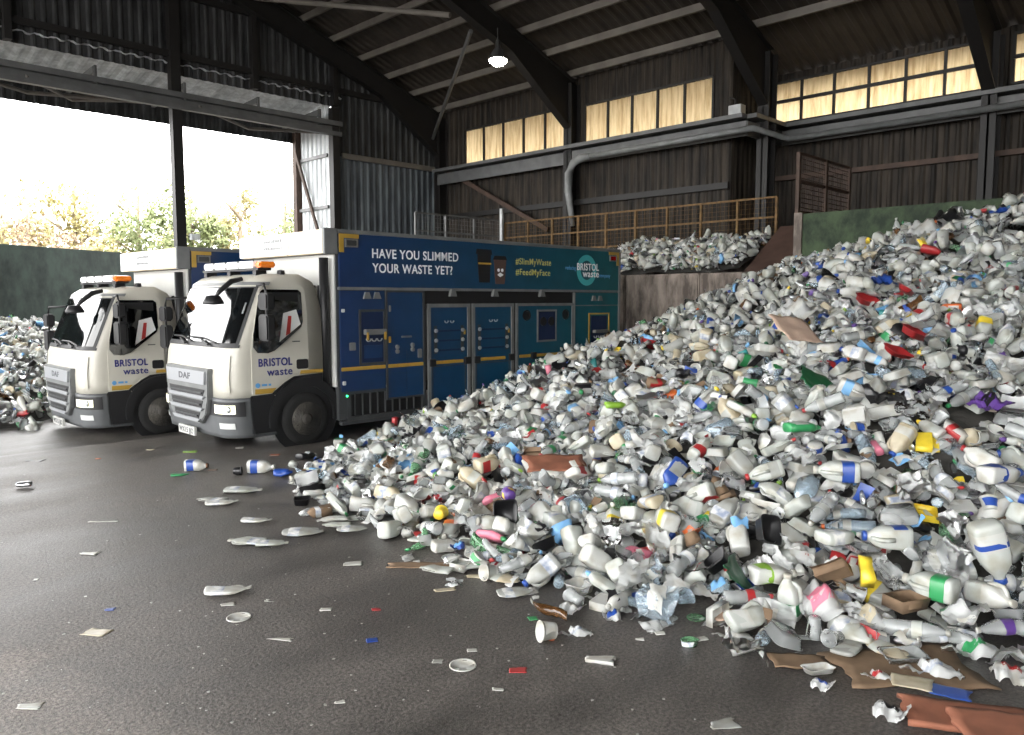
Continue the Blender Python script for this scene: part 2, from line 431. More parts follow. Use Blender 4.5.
# frames: columns and rafters
FR = [(YG - 0.25, XB - 0.15), (15.3, XB - 0.2), (9.5, XB2 - 1.35), (4.85, XB2 - 0.3), (-1.5, XB2 - 0.3)]
where = ['in the corner beside the grey blue wall', 'between the first two window strips', 'beside the step in the back wall', 'right of the longest window strip', 'beyond the picture edge']
for i, (yy, xc) in enumerate(FR):
    o = MB().ibeam((xc, yy, -0.1), (xc, yy, ROOF(xc) - 0.3), 0.3, 0.42, 0.03, up=(1, 0, 0)).build('wall_column', M['steel'])
    struct(o, 'dark steel column ' + where[i], 'column')
    r = MB(); hi = lambda x: ROOF(x) - 0.22
    r.prism([(xc + 0.2, hi(xc + 0.2)), (3, hi(3)), (3, hi(3) - 0.65), (xc - 2.6, hi(xc - 2.6) - 0.62), (xc - 0.2, hi(xc) - 1.35)], 'y', yy - 0.02, yy + 0.02)
    r.prism([(3, hi(3)), (-9, hi(-9)), (-9, hi(-9) - 0.65), (3, hi(3) - 0.65)], 'y', yy - 0.02, yy + 0.02)
    for A, B in (((xc - 0.2, hi(xc) - 1.35), (xc - 2.6, hi(xc - 2.6) - 0.62)), ((xc - 2.6, hi(xc - 2.6) - 0.62), (3, hi(3) - 0.65)), ((3, hi(3) - 0.65), (-9, hi(-9) - 0.65)), ((xc, hi(xc)), (3, hi(3))), ((3, hi(3)), (-9, hi(-9)))):
        r.bar((A[0], yy, A[1]), (B[0], yy, B[1]), 0.26, 0.03)
    struct(r.build('roof_beam', M['steel']), 'dark steel rafter rising from the column ' + where[i], 'rafter')

for k in range(24):
    xk = 17.6 - 1.02 * k
    z = ROOF(xk) - 0.12
    o = MB().bar((xk, -12, z), (xk, YG, z), 0.08, 0.18).build('purlin_beam', M['purlin'])
    struct(o, 'grey purlin running under the roof sheets from frame to frame', 'purlin'); o['group'] = 'roof purlins'

# wind bracing rods between gable frame and the next
br = MB().tube([(17.4, YG - 0.35, 7.6), (13.9, 15.4, 8.98)], 0.06)
struct(br.build('trim_1', M['steel_grey']), 'diagonal roof brace from the corner up to the first rafter', 'brace')
br = MB().tube([(11.0, YG - 0.3, ROOF(11.0) - 0.45), (13.2, 15.4, 9.2)], 0.07)
struct(br.build('trim_2', M['purlin']), 'pale diagonal tube brace under the roof near the doorway', 'brace')
br = MB().bar((XB - 0.25, 20.9, 6.5), (XB - 0.25, 16.2, 4.2), 0.08, 0.14)
struct(br.build('trim_3', M['steel_brown']), 'rusty diagonal brace across the back wall near the corner', 'brace')

# girts
def girt(n, a, b, m='steel', w=0.09, h=0.16, label=''):
    struct(MB().bar(a, b, w, h).build(f'trim_{n}', M[m]), label, 'wall rail')


girt(4, (-9, YG - 0.1, 8.62), (XB, YG - 0.1, 8.58), label='dark wall rail high on the gable above the doorway')
girt(5, (13.9, YG - 0.12, 6.6), (XB, YG - 0.12, 6.6), 'purlin', label='pale wall rail where the grey blue wall begins')
girt(6, (13.9, YG - 0.12, 4.2), (XB, YG - 0.12, 4.2), 'steel_grey', label='wall rail across the grey blue wall')
girt(7, (XB - 0.1, YG, 4.95), (XB - 0.1, YJOG, 4.95), 'steel', label='dark wall rail across the back wall under the windows')
girt(8, (XB2 - 0.1, YJOG, 5.25), (XB2 - 0.1, -12, 5.25), 'steel_brown', 0.09, 0.12, label='wall rail across the stepped back wall')
girt(9, (-9, YG - 0.1, 10.2), (11, YG - 0.1, 10.2), label='topmost dark wall rail of the gable')
for i, xx in enumerate((4.9, 8.72, 11.0, 13.65)):
    struct(MB().bar((xx, YG - 0.12, gz if xx != 8.72 else -0.3), (xx, YG - 0.12, ROOF(xx) - 0.2), 0.26 if xx == 8.72 else 0.16, 0.24, (0, 1, 0)).build(f'trim_{10 + i}', M['steel']),
           ['dark gable post above the doorway, nearest the picture edge', 'tall dark post standing in the middle of the doorway', 'dark gable post above the doorway, right of the tall post', 'dark gable post over the doorway jamb'][i], 'post')

# ledge beam under the windows, stepping back with the wall, and the pipes under it
lb = MB()
path = [(XB - 0.35, YG - 0.3), (XB - 0.35, 9.6), (XB2 - 0.35, 9.6), (XB2 - 0.35, -12)]
for a, b in zip(path[:-1], path[1:]):
    lb.bar((*a, 6.5), (*b, 6.5), 0.5, 0.1); lb.bar((*a, 6.22), (*b, 6.22), 0.06, 0.36)
struct(lb.build('trim_14', M['steel_grey']), 'long grey ledge beam under the window strips', 'beam')
pp = MB().tube([(XB - 0.68, 14.2, 6.1), (XB - 0.68, 9.25, 6.12), (XB2 - 0.68, 9.25, 6.12), (XB2 - 0.68, -12, 6.12)], 0.075, 10)
tag(pp.build('wall_pipe', M['pipe'], smooth=True), 'grey pipe running along under the ledge beam', 'pipe')
dp = MB().tube([(XB - 0.68, 14.24, 6.1), (XB - 0.68, 14.55, 6.09), (XB - 0.69, 14.82, 5.98), (XB - 0.7, 14.98, 5.7), (XB - 0.7, 15.0, 5.2), (XB - 0.68, 14.93, 4.7), (XB - 0.66, 14.85, 4.2)], [0.09, 0.11, 0.12, 0.12, 0.11, 0.09, 0.06], 12)
tag(dp.build('downpipe', M['pipe'], smooth=True), 'pale grey pipe bending down from the ledge beam beside the column', 'pipe')
jb = empty('junction_box', (XB - 0.4, 9.85, 6.55)); tag(jb, 'small pale box standing on the ledge beam at its step', 'box')
MB().box((-0.12, -0.17, 0), (0.12, 0.17, 0.24)).build('box_body', M['galv'], jb, 0.01); MB().tube([(0, 0.05, 0.24), (0, 0.05, 0.4), (0, 0.2, 0.46)], 0.02).build('conduit', M['steel'], jb)

# doorway: sliding-door beam inside, porch outside
bm_ = MB()
bm_.bar((-9, YG - 0.3, 7.5), (13.75, YG - 0.3, 7.5), 0.22, 0.14); bm_.bar((-9, YG - 0.3, 7.18), (13.75, YG - 0.3, 7.2), 0.16, 0.12); bm_.bar((-9, YG - 0.22, 7.34), (13.75, YG - 0.22, 7.35), 0.05, 0.4)
struct(bm_.build('trim_15', M['steel_grey']), 'long sliding door track beam across the top of the doorway', 'beam')
# porch roof and sides
pr = MB(); prof = []; x = -9.0
while x < 13.8:
    for a, h in ((0, 0), (0.08, 0.04), (0.2, 0.04), (0.28, 0)): prof.append((x + a, h))
    x += 0.36
pr.rings([[(xx, yy, z + h) for xx, h in prof] for yy, z in ((YG - 0.06, 8.37), (YG + 2.0, 7.95))], cap=False, closed=False)
struct(pr.build('trim_16', M['sheet_lit'], fix=False), 'pale corrugated porch roof seen above the door beam', 'porch roof')
struct(corrugated((-9, YG + 2.0), (13.8, YG + 2.0), 7.2, 8.0, 0.25).build('trim_17', M['wall_gable'], fix=False), 'dark fascia along the front of the porch', 'fascia')
for i, xx in enumerate((2.3, 4.6, 6.7, 8.9, 11.0, 13.0)):
    o = MB().bar((xx, YG - 0.3, 7.75), (xx, YG + 1.9, 7.66), 0.1, 0.16)
    struct(o.bar((xx, YG - 0.32, 7.4), (xx, YG - 0.32, 7.85), 0.08, 0.06).build('porch_beam', M['steel_grey']), 'short bracket beam tying the door track to the porch', 'bracket'); o = None
for i, (x0, x1) in enumerate(((3.0, 8.0), (9.3, 13.3), (5.2, 7.8))):
    struct(MB().tube([(x0, YG - 0.25, 7.3), ((x0 + x1) / 2, YG + 0.9, 7.2), (x1, YG + 0.2, 7.28)], 0.05).build(f'trim_{18 + i}', M['purlin']), 'slender horizontal brace under the door beam, ' + ['left of the tall post', 'right of the tall post', 'beside the tall post'][i], 'brace')
struct(corrugated((13.6, YG + 0.05), (13.6, YG + 2.0), -0.2, lambda t: 8.3 - 0.2 * t, 0.26, 0.05).build('wall_porch', M['sheet_lit'], fix=False), 'pale ribbed side sheet of the porch beside the doorway', 'wall')
struct(MB().bar((13.5, YG + 1.95, -0.2), (13.5, YG + 1.95, 7.9), 0.22, 0.22, (0, 1, 0)).build('trim_21', M['steel_brown']), 'brown outer post of the porch', 'post')
struct(MB().bar((13.6, YG - 0.15, -0.2), (13.6, YG - 0.15, 8.0), 0.24, 0.24, (0, 1, 0)).build('trim_22', M['steel']), 'dark jamb post of the doorway', 'post')
g = MB()
for z in (6.6, 5.0, 3.2): g.bar((13.5, YG + 0.1, z), (13.5, YG + 1.9, z), 0.06, 0.1)
struct(g.build('trim_23', M['steel_grey']), 'rails holding the ribbed side sheet of the porch', 'rail')
struct(MB().bar((13.42, YG + 1.9, 6.9), (13.42, YG + 0.15, 3.3), 0.07, 0.1).build('trim_24', M['steel_brown']), 'rusty diagonal brace over the ribbed porch side sheet', 'brace')

pl_ = empty('post_lamp', (8.98, YG - 0.3, 3.7)); tag(pl_, 'small white lamp box fixed to the tall door post', 'lamp')
MB().box((-0.08, -0.14, 0), (0.16, 0.02, 0.16)).build('lamp_box', M['sheet_lit'], pl_, 0.01); MB().bar((-0.12, 0, 0.08), (0, 0, 0.08), 0.03, 0.03).build('lamp_bracket', M['steel'], pl_)

# dark green concrete wall in the doorway
gwl = MB().prism([(-1.0, 21.75), (10.0, 27.5), (9.8, 27.85), (-1.2, 22.1)], 'z', -0.3, 3.6)
struct(gwl.build('wall_yard', M['dark_green'], bevel=0.03), 'dark green concrete push wall at the doorway', 'wall')

# concrete bay behind the heap, platform and green push wall
bay = MB()
for y0, y1 in ((7.25, 9.2), (9.22, 11.2), (11.22, 13.4), (13.42, 16.0)): bay.box((15.0, y0, -0.2), (15.3, y1, 2.66))
struct(bay.build('wall_bay', M['concrete'], bevel=0.03), 'pale concrete bay wall behind the teal tail of the lorry', 'wall')
plat = MB().box((16.95, 7.2, -0.2), (XB, YG - 0.1, 3.42)); plat.box((13.4, 17.3, -0.2), (16.95, YG - 0.1, 3.42))
struct(plat.build('wall_platform', M['concrete']), 'raised concrete platform under the rusty railing', 'platform')
gp = MB().prism([(14.9, 7.0), (14.9, -4.0), (15.25, -4.0), (15.25, 7.0)], 'z', -0.2, 3.76)
struct(gp.build('wall_push', M['green_conc'], bevel=0.03), 'algae green concrete push wall at the top of the heap', 'wall')
struct(MB().box((14.86, 6.86, -0.2), (14.9, 7.02, 3.78)).build('trim_25', M['concrete']), 'pale edge strip of the green push wall', 'edge strip')
rp = MB().prism([(15.35, 2.6), (15.35, 2.66), (17.0, 3.75), (17.0, 3.6)], 'y', 7.05, 8.35)
tag(rp.build('steel_ramp', M['brown_plate'], bevel=0.01), 'sloping brown steel plate beside the end of the green push wall', 'plate')


def mesh_panel(mb, a, b, z0, z1, step=0.12, r=0.006):
    a, b = Vector(a), Vector(b); n = max(2, int((b - a).length / step))
    for k in range(1, n):
        p = a.lerp(b, k / n); mb.bar((p.x, p.y, z0), (p.x, p.y, z1), r * 2, r * 2, (0, 1, 0))
    m_ = max(2, int((z1 - z0) / step))
    for k in range(1, m_):
        z = z0 + (z1 - z0) * k / m_; mb.bar((a.x, a.y, z), (b.x, b.y, z), r * 2, r * 2)


rl = empty('guard_railing', (17.0, 12.5, 3.42)); tag(rl, 'long rusty yellow guard railing on the platform behind the far heap', 'railing')
def railing(root, a, b, posts, z0, z1, m):
    a, b, o = Vector(a), Vector(b), root.location
    for k in range(posts + 1):
        p = a.lerp(b, k / posts); MB().bar((p.x - o.x, p.y - o.y, z0 - o.z), (p.x - o.x, p.y - o.y, z1 - o.z), 0.055, 0.055, (0, 1, 0)).build('railing_post', m, root)
    for z in (z1, (z0 + z1) / 2 + 0.05, z0 + 0.1):
        MB().bar((a.x - o.x, a.y - o.y, z - o.z), (b.x - o.x, b.y - o.y, z - o.z), 0.035, 0.045).build('railing_bar', m, root)
    mb = MB(); mesh_panel(mb, a, b, z0 + 0.1, z1, 0.11, 0.0025); mb.v = [(x - o.x, y - o.y, z - o.z) for x, y, z in mb.v]; mb.build('wire_mesh', m, root)
railing(rl, (17.0, 17.3), (17.0, 8.45), 9, 3.42, 4.42, M['rust'])
rl2 = empty('guard_railing', (15.3, 17.4, 3.42)); tag(rl2, 'shorter grey guard railing facing the lorries near the corner', 'railing')
railing(rl2, (13.6, 17.4), (16.9, 17.4), 3, 3.42, 4.5, M['steel_grey'])
tag(MB().tube([(16.85, 17.3, 3.42), (16.85, 17.3, 4.85)], 0.07).build('railing_pole', M['galv']), 'thick pale pole where the two railings meet', 'pole')
ms = empty('mesh_screen', (16.1, 7.0, 3.76)); tag(ms, 'tall rusty mesh screen above the end of the green push wall', 'screen')
for xx in (14.95, 16.2, 17.4): MB().bar((xx - 16.1, 0, -0.1), (xx - 16.1, 0, 1.2), 0.07, 0.07, (0, 1, 0)).build('screen_post', M['steel_brown'], ms)
for z in (0.05, 0.65, 1.18): MB().bar((-1.15, 0, z), (1.3, 0, z), 0.05, 0.05).build('screen_bar', M['steel_brown'], ms)
mb = MB(); mesh_panel(mb, (-1.15, 0), (1.3, 0), 0.05, 1.18, 0.09, 0.005); mb.build('wire_mesh', M['steel_brown'], ms)

# lamps on the rafters
M['lamp_glass'] = mat('lit_lamp_glass', (255, 250, 240), 0.3, emit=(255, 247, 230), estr=60)
M['lamp_body'] = mat('lamp_housing', (60, 60, 60), 0.5)
def high_bay(x, yy, z, label):
    t = empty('high_bay_lamp', (x, yy, z)); tag(t, label, 'lamp')
    MB().lathe([(0.05, 0.5), (0.08, 0.3), (0.12, 0.25), (0.24, 0.06), (0.26, 0.0), (0.24, 0.0), (0.2, 0.05)], n=20, cap=False).build('lamp_housing', M['lamp_body'], t, smooth=True)
    MB().lathe([(0.02, -0.16), (0.14, -0.13), (0.22, -0.05), (0.235, 0.02), (0.02, 0.03)], n=20).build('lamp_glass', M['lamp_glass'], t, smooth=True)
    MB().tube([(0, 0, 0.48), (0, 0, 0.8)], 0.02).build('lamp_hanger', M['steel'], t)
high_bay(14.5, 15.02, 8.3, 'lit round lamp hanging from the rafter over the lorries')

# trees beyond the yard
M['bark'] = mat('bark', (150, 134, 116), 0.9)
LEAF = [mat('leaf_pale_green', (134, 144, 96), 0.7, var=0.3, vscale=0.8), mat('leaf_yellow', (174, 164, 112), 0.7, var=0.25, vscale=0.8), mat('leaf_brown', (162, 140, 114), 0.7, var=0.3, vscale=0.8)]
def tree(x, yy, h, w, kind, label, seed):
    R_ = random.Random(seed); t = empty('tree', (x, yy, -0.15)); tag(t, label, 'tree', 'trees beyond the yard')
    tr = MB().tube([(0, 0, -0.2), (0.1, 0, h * 0.3), (0, 0.1, h * 0.6), (0.05, 0, h * 0.9)], [0.25, 0.2, 0.12, 0.04], 8)
    for k in range(7):
        a = R_.uniform(0, 6.28); z = h * R_.uniform(0.25, 0.7); l = w * R_.uniform(0.5, 0.9)
        tr.tube([(0, 0, z), (math.cos(a) * l * 0.5, math.sin(a) * l * 0.5, z + l * 0.4), (math.cos(a) * l, math.sin(a) * l, z + l * 0.7)], [0.08, 0.05, 0.02], 6)
    tr.build('trunk', M['bark'], t, smooth=True)
    fo = MB(); n = 3600 if kind != 2 else 2600
    lobes = [(Vector((R_.gauss(0, w * 0.4), R_.gauss(0, w * 0.4), h * R_.uniform(0.3, 0.88))), w * R_.uniform(0.28, 0.5)) for _ in range(14)]
    for k in range(n):
        c, rr = R_.choice(lobes); d = Vector((R_.gauss(0, 1), R_.gauss(0, 1), R_.gauss(0, 1))).normalized() * rr * R_.uniform(0.5, 1.05); p = c + d
        s = R_.uniform(0.07, 0.16); u = Vector((R_.gauss(0, 1), R_.gauss(0, 1), R_.gauss(0, 1))).normalized(); v = u.orthogonal().normalized()
        fo.add([p - u * s, p + v * s * 0.6, p + u * s, p - v * s * 0.6], [(0, 1, 2, 3)])
    fo.build('foliage', LEAF[kind], t, fix=False)
TR = [(3.5, 38, 6.2, 2.4, 2, 'brownish bare tree at the picture edge'), (6.5, 40, 6.6, 2.6, 1, 'yellowing tree above the dark green wall, beside a brownish one'), (9.5, 40, 7.0, 2.5, 2, 'brownish tree above the middle of the dark green wall'),
      (12, 42, 8.5, 2.5, 1, 'yellowing tree left of the tall door post'), (14.6, 41, 8.7, 2.3, 0, 'pale green tree behind the tall door post'), (16.8, 40, 9.2, 2.2, 0, 'tall pale green tree right of the tall door post'),
      (19, 39, 9.4, 2.0, 1, 'yellow tree midway between door post and porch'), (21, 38, 9.0, 2.0, 0, 'bushy pale green tree nearest the porch'), (24, 38, 9.2, 2.4, 0, 'pale green tree mostly hidden by the porch'), (0, 37, 6.0, 2.4, 1, 'yellowing tree outside the picture edge')]
for i, a in enumerate(TR): tree(*a, 40 + i)
for i in range(7):
    tree(2 + i * 4.0, 46 + (i % 2) * 2, 5.5 + 0.4 * i, 3.0, (2, 1, 0)[i % 3], ['low tree', 'broad tree', 'rounded tree'][i % 3] + ' in the far row of trees, ' + ['beyond the picture edge', 'behind the dark green wall', 'over the dark green wall', 'left of the tall door post', 'behind the tall door post', 'right of the tall door post', 'behind the porch'][i], 80 + i)

# ================================================================== the recycling lorries
P = dict(
    cream=mat('cream_cab_paint', (188, 185, 174), 0.3, var=0.08, vscale=3), white=mat('white_panel', (190, 190, 186), 0.35, var=0.08, vscale=2),
    sign=mat('white_sign_board', (240, 242, 244), 0.4), tan=mat('tan_panel', (226, 208, 176), 0.35),
    black=mat('black_plastic', (24, 24, 26), 0.5), rubber=mat('tyre_rubber', (15, 15, 15), 0.85, bump=0.3, bscale=40),
    grey=mat('grey_bumper', (84, 86, 88), 0.5, var=0.2, vscale=4), dgrey=mat('dark_grey_frame', (62, 64, 66), 0.5, var=0.3, vscale=4),
    lgrey=mat('pale_grey_frame', (112, 114, 114), 0.45, var=0.25, vscale=4), silver=mat('silver_grille', (160, 162, 166), 0.35, metal=0.3),
    glass=mat('dark_cab_glass', (10, 13, 15), 0.04, spec=0.9), mirror=mat('mirror_glass', (40, 44, 48), 0.05, metal=0.8),
    blue=mat('dark_blue_recess', (16, 34, 66), 0.5), paint=gradient_paint('lorry_gradient_paint'), yellow=mat('yellow_stripe', (176, 142, 58), 0.45, var=0.2, vscale=5),
    navy=mat('navy_lettering', (38, 42, 110), 0.4), cyan=mat('cyan_lettering', (90, 150, 200), 0.4), wtext=mat('white_lettering', (236, 238, 240), 0.4), gtext=mat('dark_grey_lettering', (70, 72, 76), 0.4),
    ytext=mat('yellow_lettering', (196, 190, 110), 0.4), teal=mat('pale_teal_ring', (70, 168, 172), 0.4), orange=mat('orange_beacon', (214, 112, 36), 0.2, emit=(255, 140, 30), estr=0.1),
    bar=mat('clear_light_bar', (250, 250, 250), 0.15), lens=mat('headlight_lens', (230, 232, 220), 0.1, emit=(255, 248, 210), estr=0.8), fog=mat('fog_lens', (190, 192, 190), 0.15),
    rim=mat('dirty_shaded_rim', (92, 88, 80), 0.6, var=0.45, vscale=14), hub=mat('dark_hub', (50, 47, 43), 0.7), chrome=mat('bolt_metal', (170, 174, 176), 0.3, metal=0.6),  # rim: shade is put into the low colour, the noise mottling is dirt
    led=mat('green_led', (40, 200, 120), 0.3, emit=(60, 255, 150), estr=3), paper=mat('white_paper', (225, 226, 224), 0.7), red=mat('red_cloth', (170, 50, 45), 0.7),
    amber=mat('amber_marker', (200, 120, 40), 0.3), redl=mat('red_tail_lens', (150, 20, 20), 0.2), caddy=mat('brown_caddy', (84, 66, 60), 0.6),
)
_ft = {}
def text_mesh(s, size, bold=0.0):
    c = bpy.data.curves.new('lettering', 'FONT'); c.body = s; c.size = size; c.space_character = 1.09; c.extrude = 0.002; c.offset = bold
    o = bpy.data.objects.new('lettering_tmp', c); COL.objects.link(o)
    bpy.context.view_layer.update()
    me = bpy.data.meshes.new_from_object(o.evaluated_get(bpy.context.evaluated_depsgraph_get())); me.name = 'lettering'
    bpy.data.objects.remove(o); bpy.data.curves.remove(c); return me
def lettering(s, x0, x1, z, h, m, parent, side='near', y=-0.04, bold=0.0):
    """text fitted to width x0..x1 with cap height h; side near: reads along +x on the -y face; front: reads from high y to low y on the -x face"""
    me = text_mesh(s, 1.0, bold); co = np.array([v.co[:] for v in me.vertices]); lo, hi = co.min(0), co.max(0)
    cap = 0.69 if not s.islower() else 0.52
    for v in me.vertices:
        u = (v.co.x - lo[0]) / (hi[0] - lo[0]); w = v.co.y / cap * h; e = v.co.z
        if side == 'near': v.co = (x0 + (x1 - x0) * u, y - e, z + w)
        else: v.co = (y - e, x0 + (x1 - x0) * u, z + w)
    return link('lettering', me, m, parent)

CY0, CY1, CXB = 0.10, 2.34, 1.47        # cab sides and back
def front_x(z):
    pts = [(0.2, 0.06), (0.5, 0.02), (0.76, 0.01), (1.05, 0.0), (1.35, 0.03), (1.46, 0.07), (2.24, 0.39), (2.34, 0.45), (2.41, 0.55), (2.45, 0.7)]
    for (a, p), (b, q) in zip(pts[:-1], pts[1:]):
        if z <= b: return p + (q - p) * max(0, (z - a)) / (b - a)
    return pts[-1][1]
def side_in(z): return 0.0 if z < 1.4 else 0.045 * (z - 1.4) + (0.05 * max(0, (z - 2.3) / 0.15) ** 2)
def cab_pt(s, z, off=0.0, rad=0.3):
    CXB = 1.47 if z < 2.12 else 1.47 - 0.55 * (z - 2.12) - 1.2 * max(0, z - 2.34)
    """a point on the cab's outline at height z; s: 0 back near corner .. 1 front-near corner starts .. 2 near corner ends .. 3 far corner begins .. 4 .. 5 back far"""
    y0, y1, x0 = CY0 + side_in(z), CY1 - side_in(z), front_x(z)
    if s <= 1: p, n = (CXB + (x0 + rad - CXB) * s, y0), (0, -1)
    elif s <= 2:
        a = (s - 1) * math.pi / 2; n = (-math.sin(a), -math.cos(a)); p = (x0 + rad + n[0] * rad, y0 + rad + n[1] * rad)
    elif s <= 3:
        k = s - 2; p = (x0 - 0.03 * math.sin(k * math.pi), y0 + rad + (y1 - y0 - 2 * rad) * k); n = (-1, 0)
    elif s <= 4:
        a = (s - 3) * math.pi / 2; n = (-math.cos(a), math.sin(a)); p = (x0 + rad + n[0] * rad, y1 - rad + n[1] * rad)
    else: p, n = (x0 + rad + (CXB - x0 - rad) * (s - 4), y1), (0, 1)
    return (p[0] + n[0] * off, p[1] + n[1] * off, z)
SS = [0, 0.5] + [1 + k / 6 for k in range(7)] + [2.2, 2.4, 2.6, 2.8] + [3 + k / 6 for k in range(7)] + [4.5, 5]
def shell(zs, off=0.0, ss=SS): return [[cab_pt(s, z, off) for s in ss] for z in zs]
def patch(s0, s1, z0, z1, off, ns=16, nz=6, edge=None):
    mb = MB(); th = 0.012
    mb.grid(lambda u, v: cab_pt(s0 + (s1 - s0) * u, z0 + (z1 - z0) * v, off), ns, nz); return mb

def wheel(T, x, y, out=-1, r=0.38, w=0.26):
    t = MB().lathe([(r * 0.62, 0), (r * 0.8, -0.0), (r * 0.97, 0.02), (r, 0.05), (r, w - 0.05), (r * 0.97, w - 0.02), (r * 0.62, w)], (x, y, r), 'y', 36).build('wheel', P['rubber'], T, smooth=True)
    f = y if out < 0 else y + w; q = -out
    MB().lathe([(r * 0.64, q * 0.0), (r * 0.62, q * 0.012), (r * 0.58, q * 0.02), (r * 0.55, q * 0.06), (r * 0.40, q * 0.05), (r * 0.36, q * 0.03), (r * 0.34, q * 0.06), (0.01, q * 0.07)], (x, f, r), 'y', 28).build('wheel_rim', P['rim'], t, smooth=True)
    h = MB().lathe([(0.085, q * 0.06), (0.08, q * -0.01), (0.05, q * -0.03), (0.005, q * -0.035)], (x, f, r), 'y', 16)
    for k in range(8):
        a = k * math.pi / 4; h.lathe([(0.014, q * 0.04), (0.014, q * 0.005), (0.002, q * 0.0)], (x + 0.118 * math.cos(a), f, r + 0.118 * math.sin(a)), 'y', 6)
    h.build('wheel_hub', P['hub'], t)

def rrect(x0, x1, z0, z1, r=0.04, n=4):
    out = []
    for cx, cz, a0 in ((x1 - r, z1 - r, 0), (x0 + r, z1 - r, 90), (x0 + r, z0 + r, 180), (x1 - r, z0 + r, 270)):
        for k in range(n + 1):
            a = math.radians(a0 + 90 * k / n); out.append((cx + r * math.cos(a), cz + r * math.sin(a)))
    return out
def plate(T, name, m, x0, x1, z0, z1, y=-0.03, d=0.03, bevel=0.006):
    return MB().box((x0, y, z0), (x1, y + d, z1)).build(name, m, T, bevel)
def frame(T, name, m, x0, x1, z0, z1, w=0.05, y=-0.05, d=0.05):
    mb = MB(); mb.box((x0, y, z0), (x0 + w, y + d, z1)); mb.box((x1 - w, y, z0), (x1, y + d, z1)); mb.box((x0, y, z1 - w), (x1, y + d, z1)); mb.box((x0, y, z0), (x1, y + d, z0 + w))
    return mb.build(name, m, T)
def annulus(x, z, r0, r1, a0, a1, y0, y1, n=20):
    mb = MB(); rings = []
    for k in range(n + 1):
        a = math.radians(a0 + (a1 - a0) * k / n); c, s = math.cos(a), math.sin(a)
        rings.append([(x + r0 * c, y0, z + r0 * s), (x + r1 * c, y0, z + r1 * s), (x + r1 * c, y1, z + r1 * s), (x + r0 * c, y1, z + r0 * s)])
    return mb.rings(rings, True)

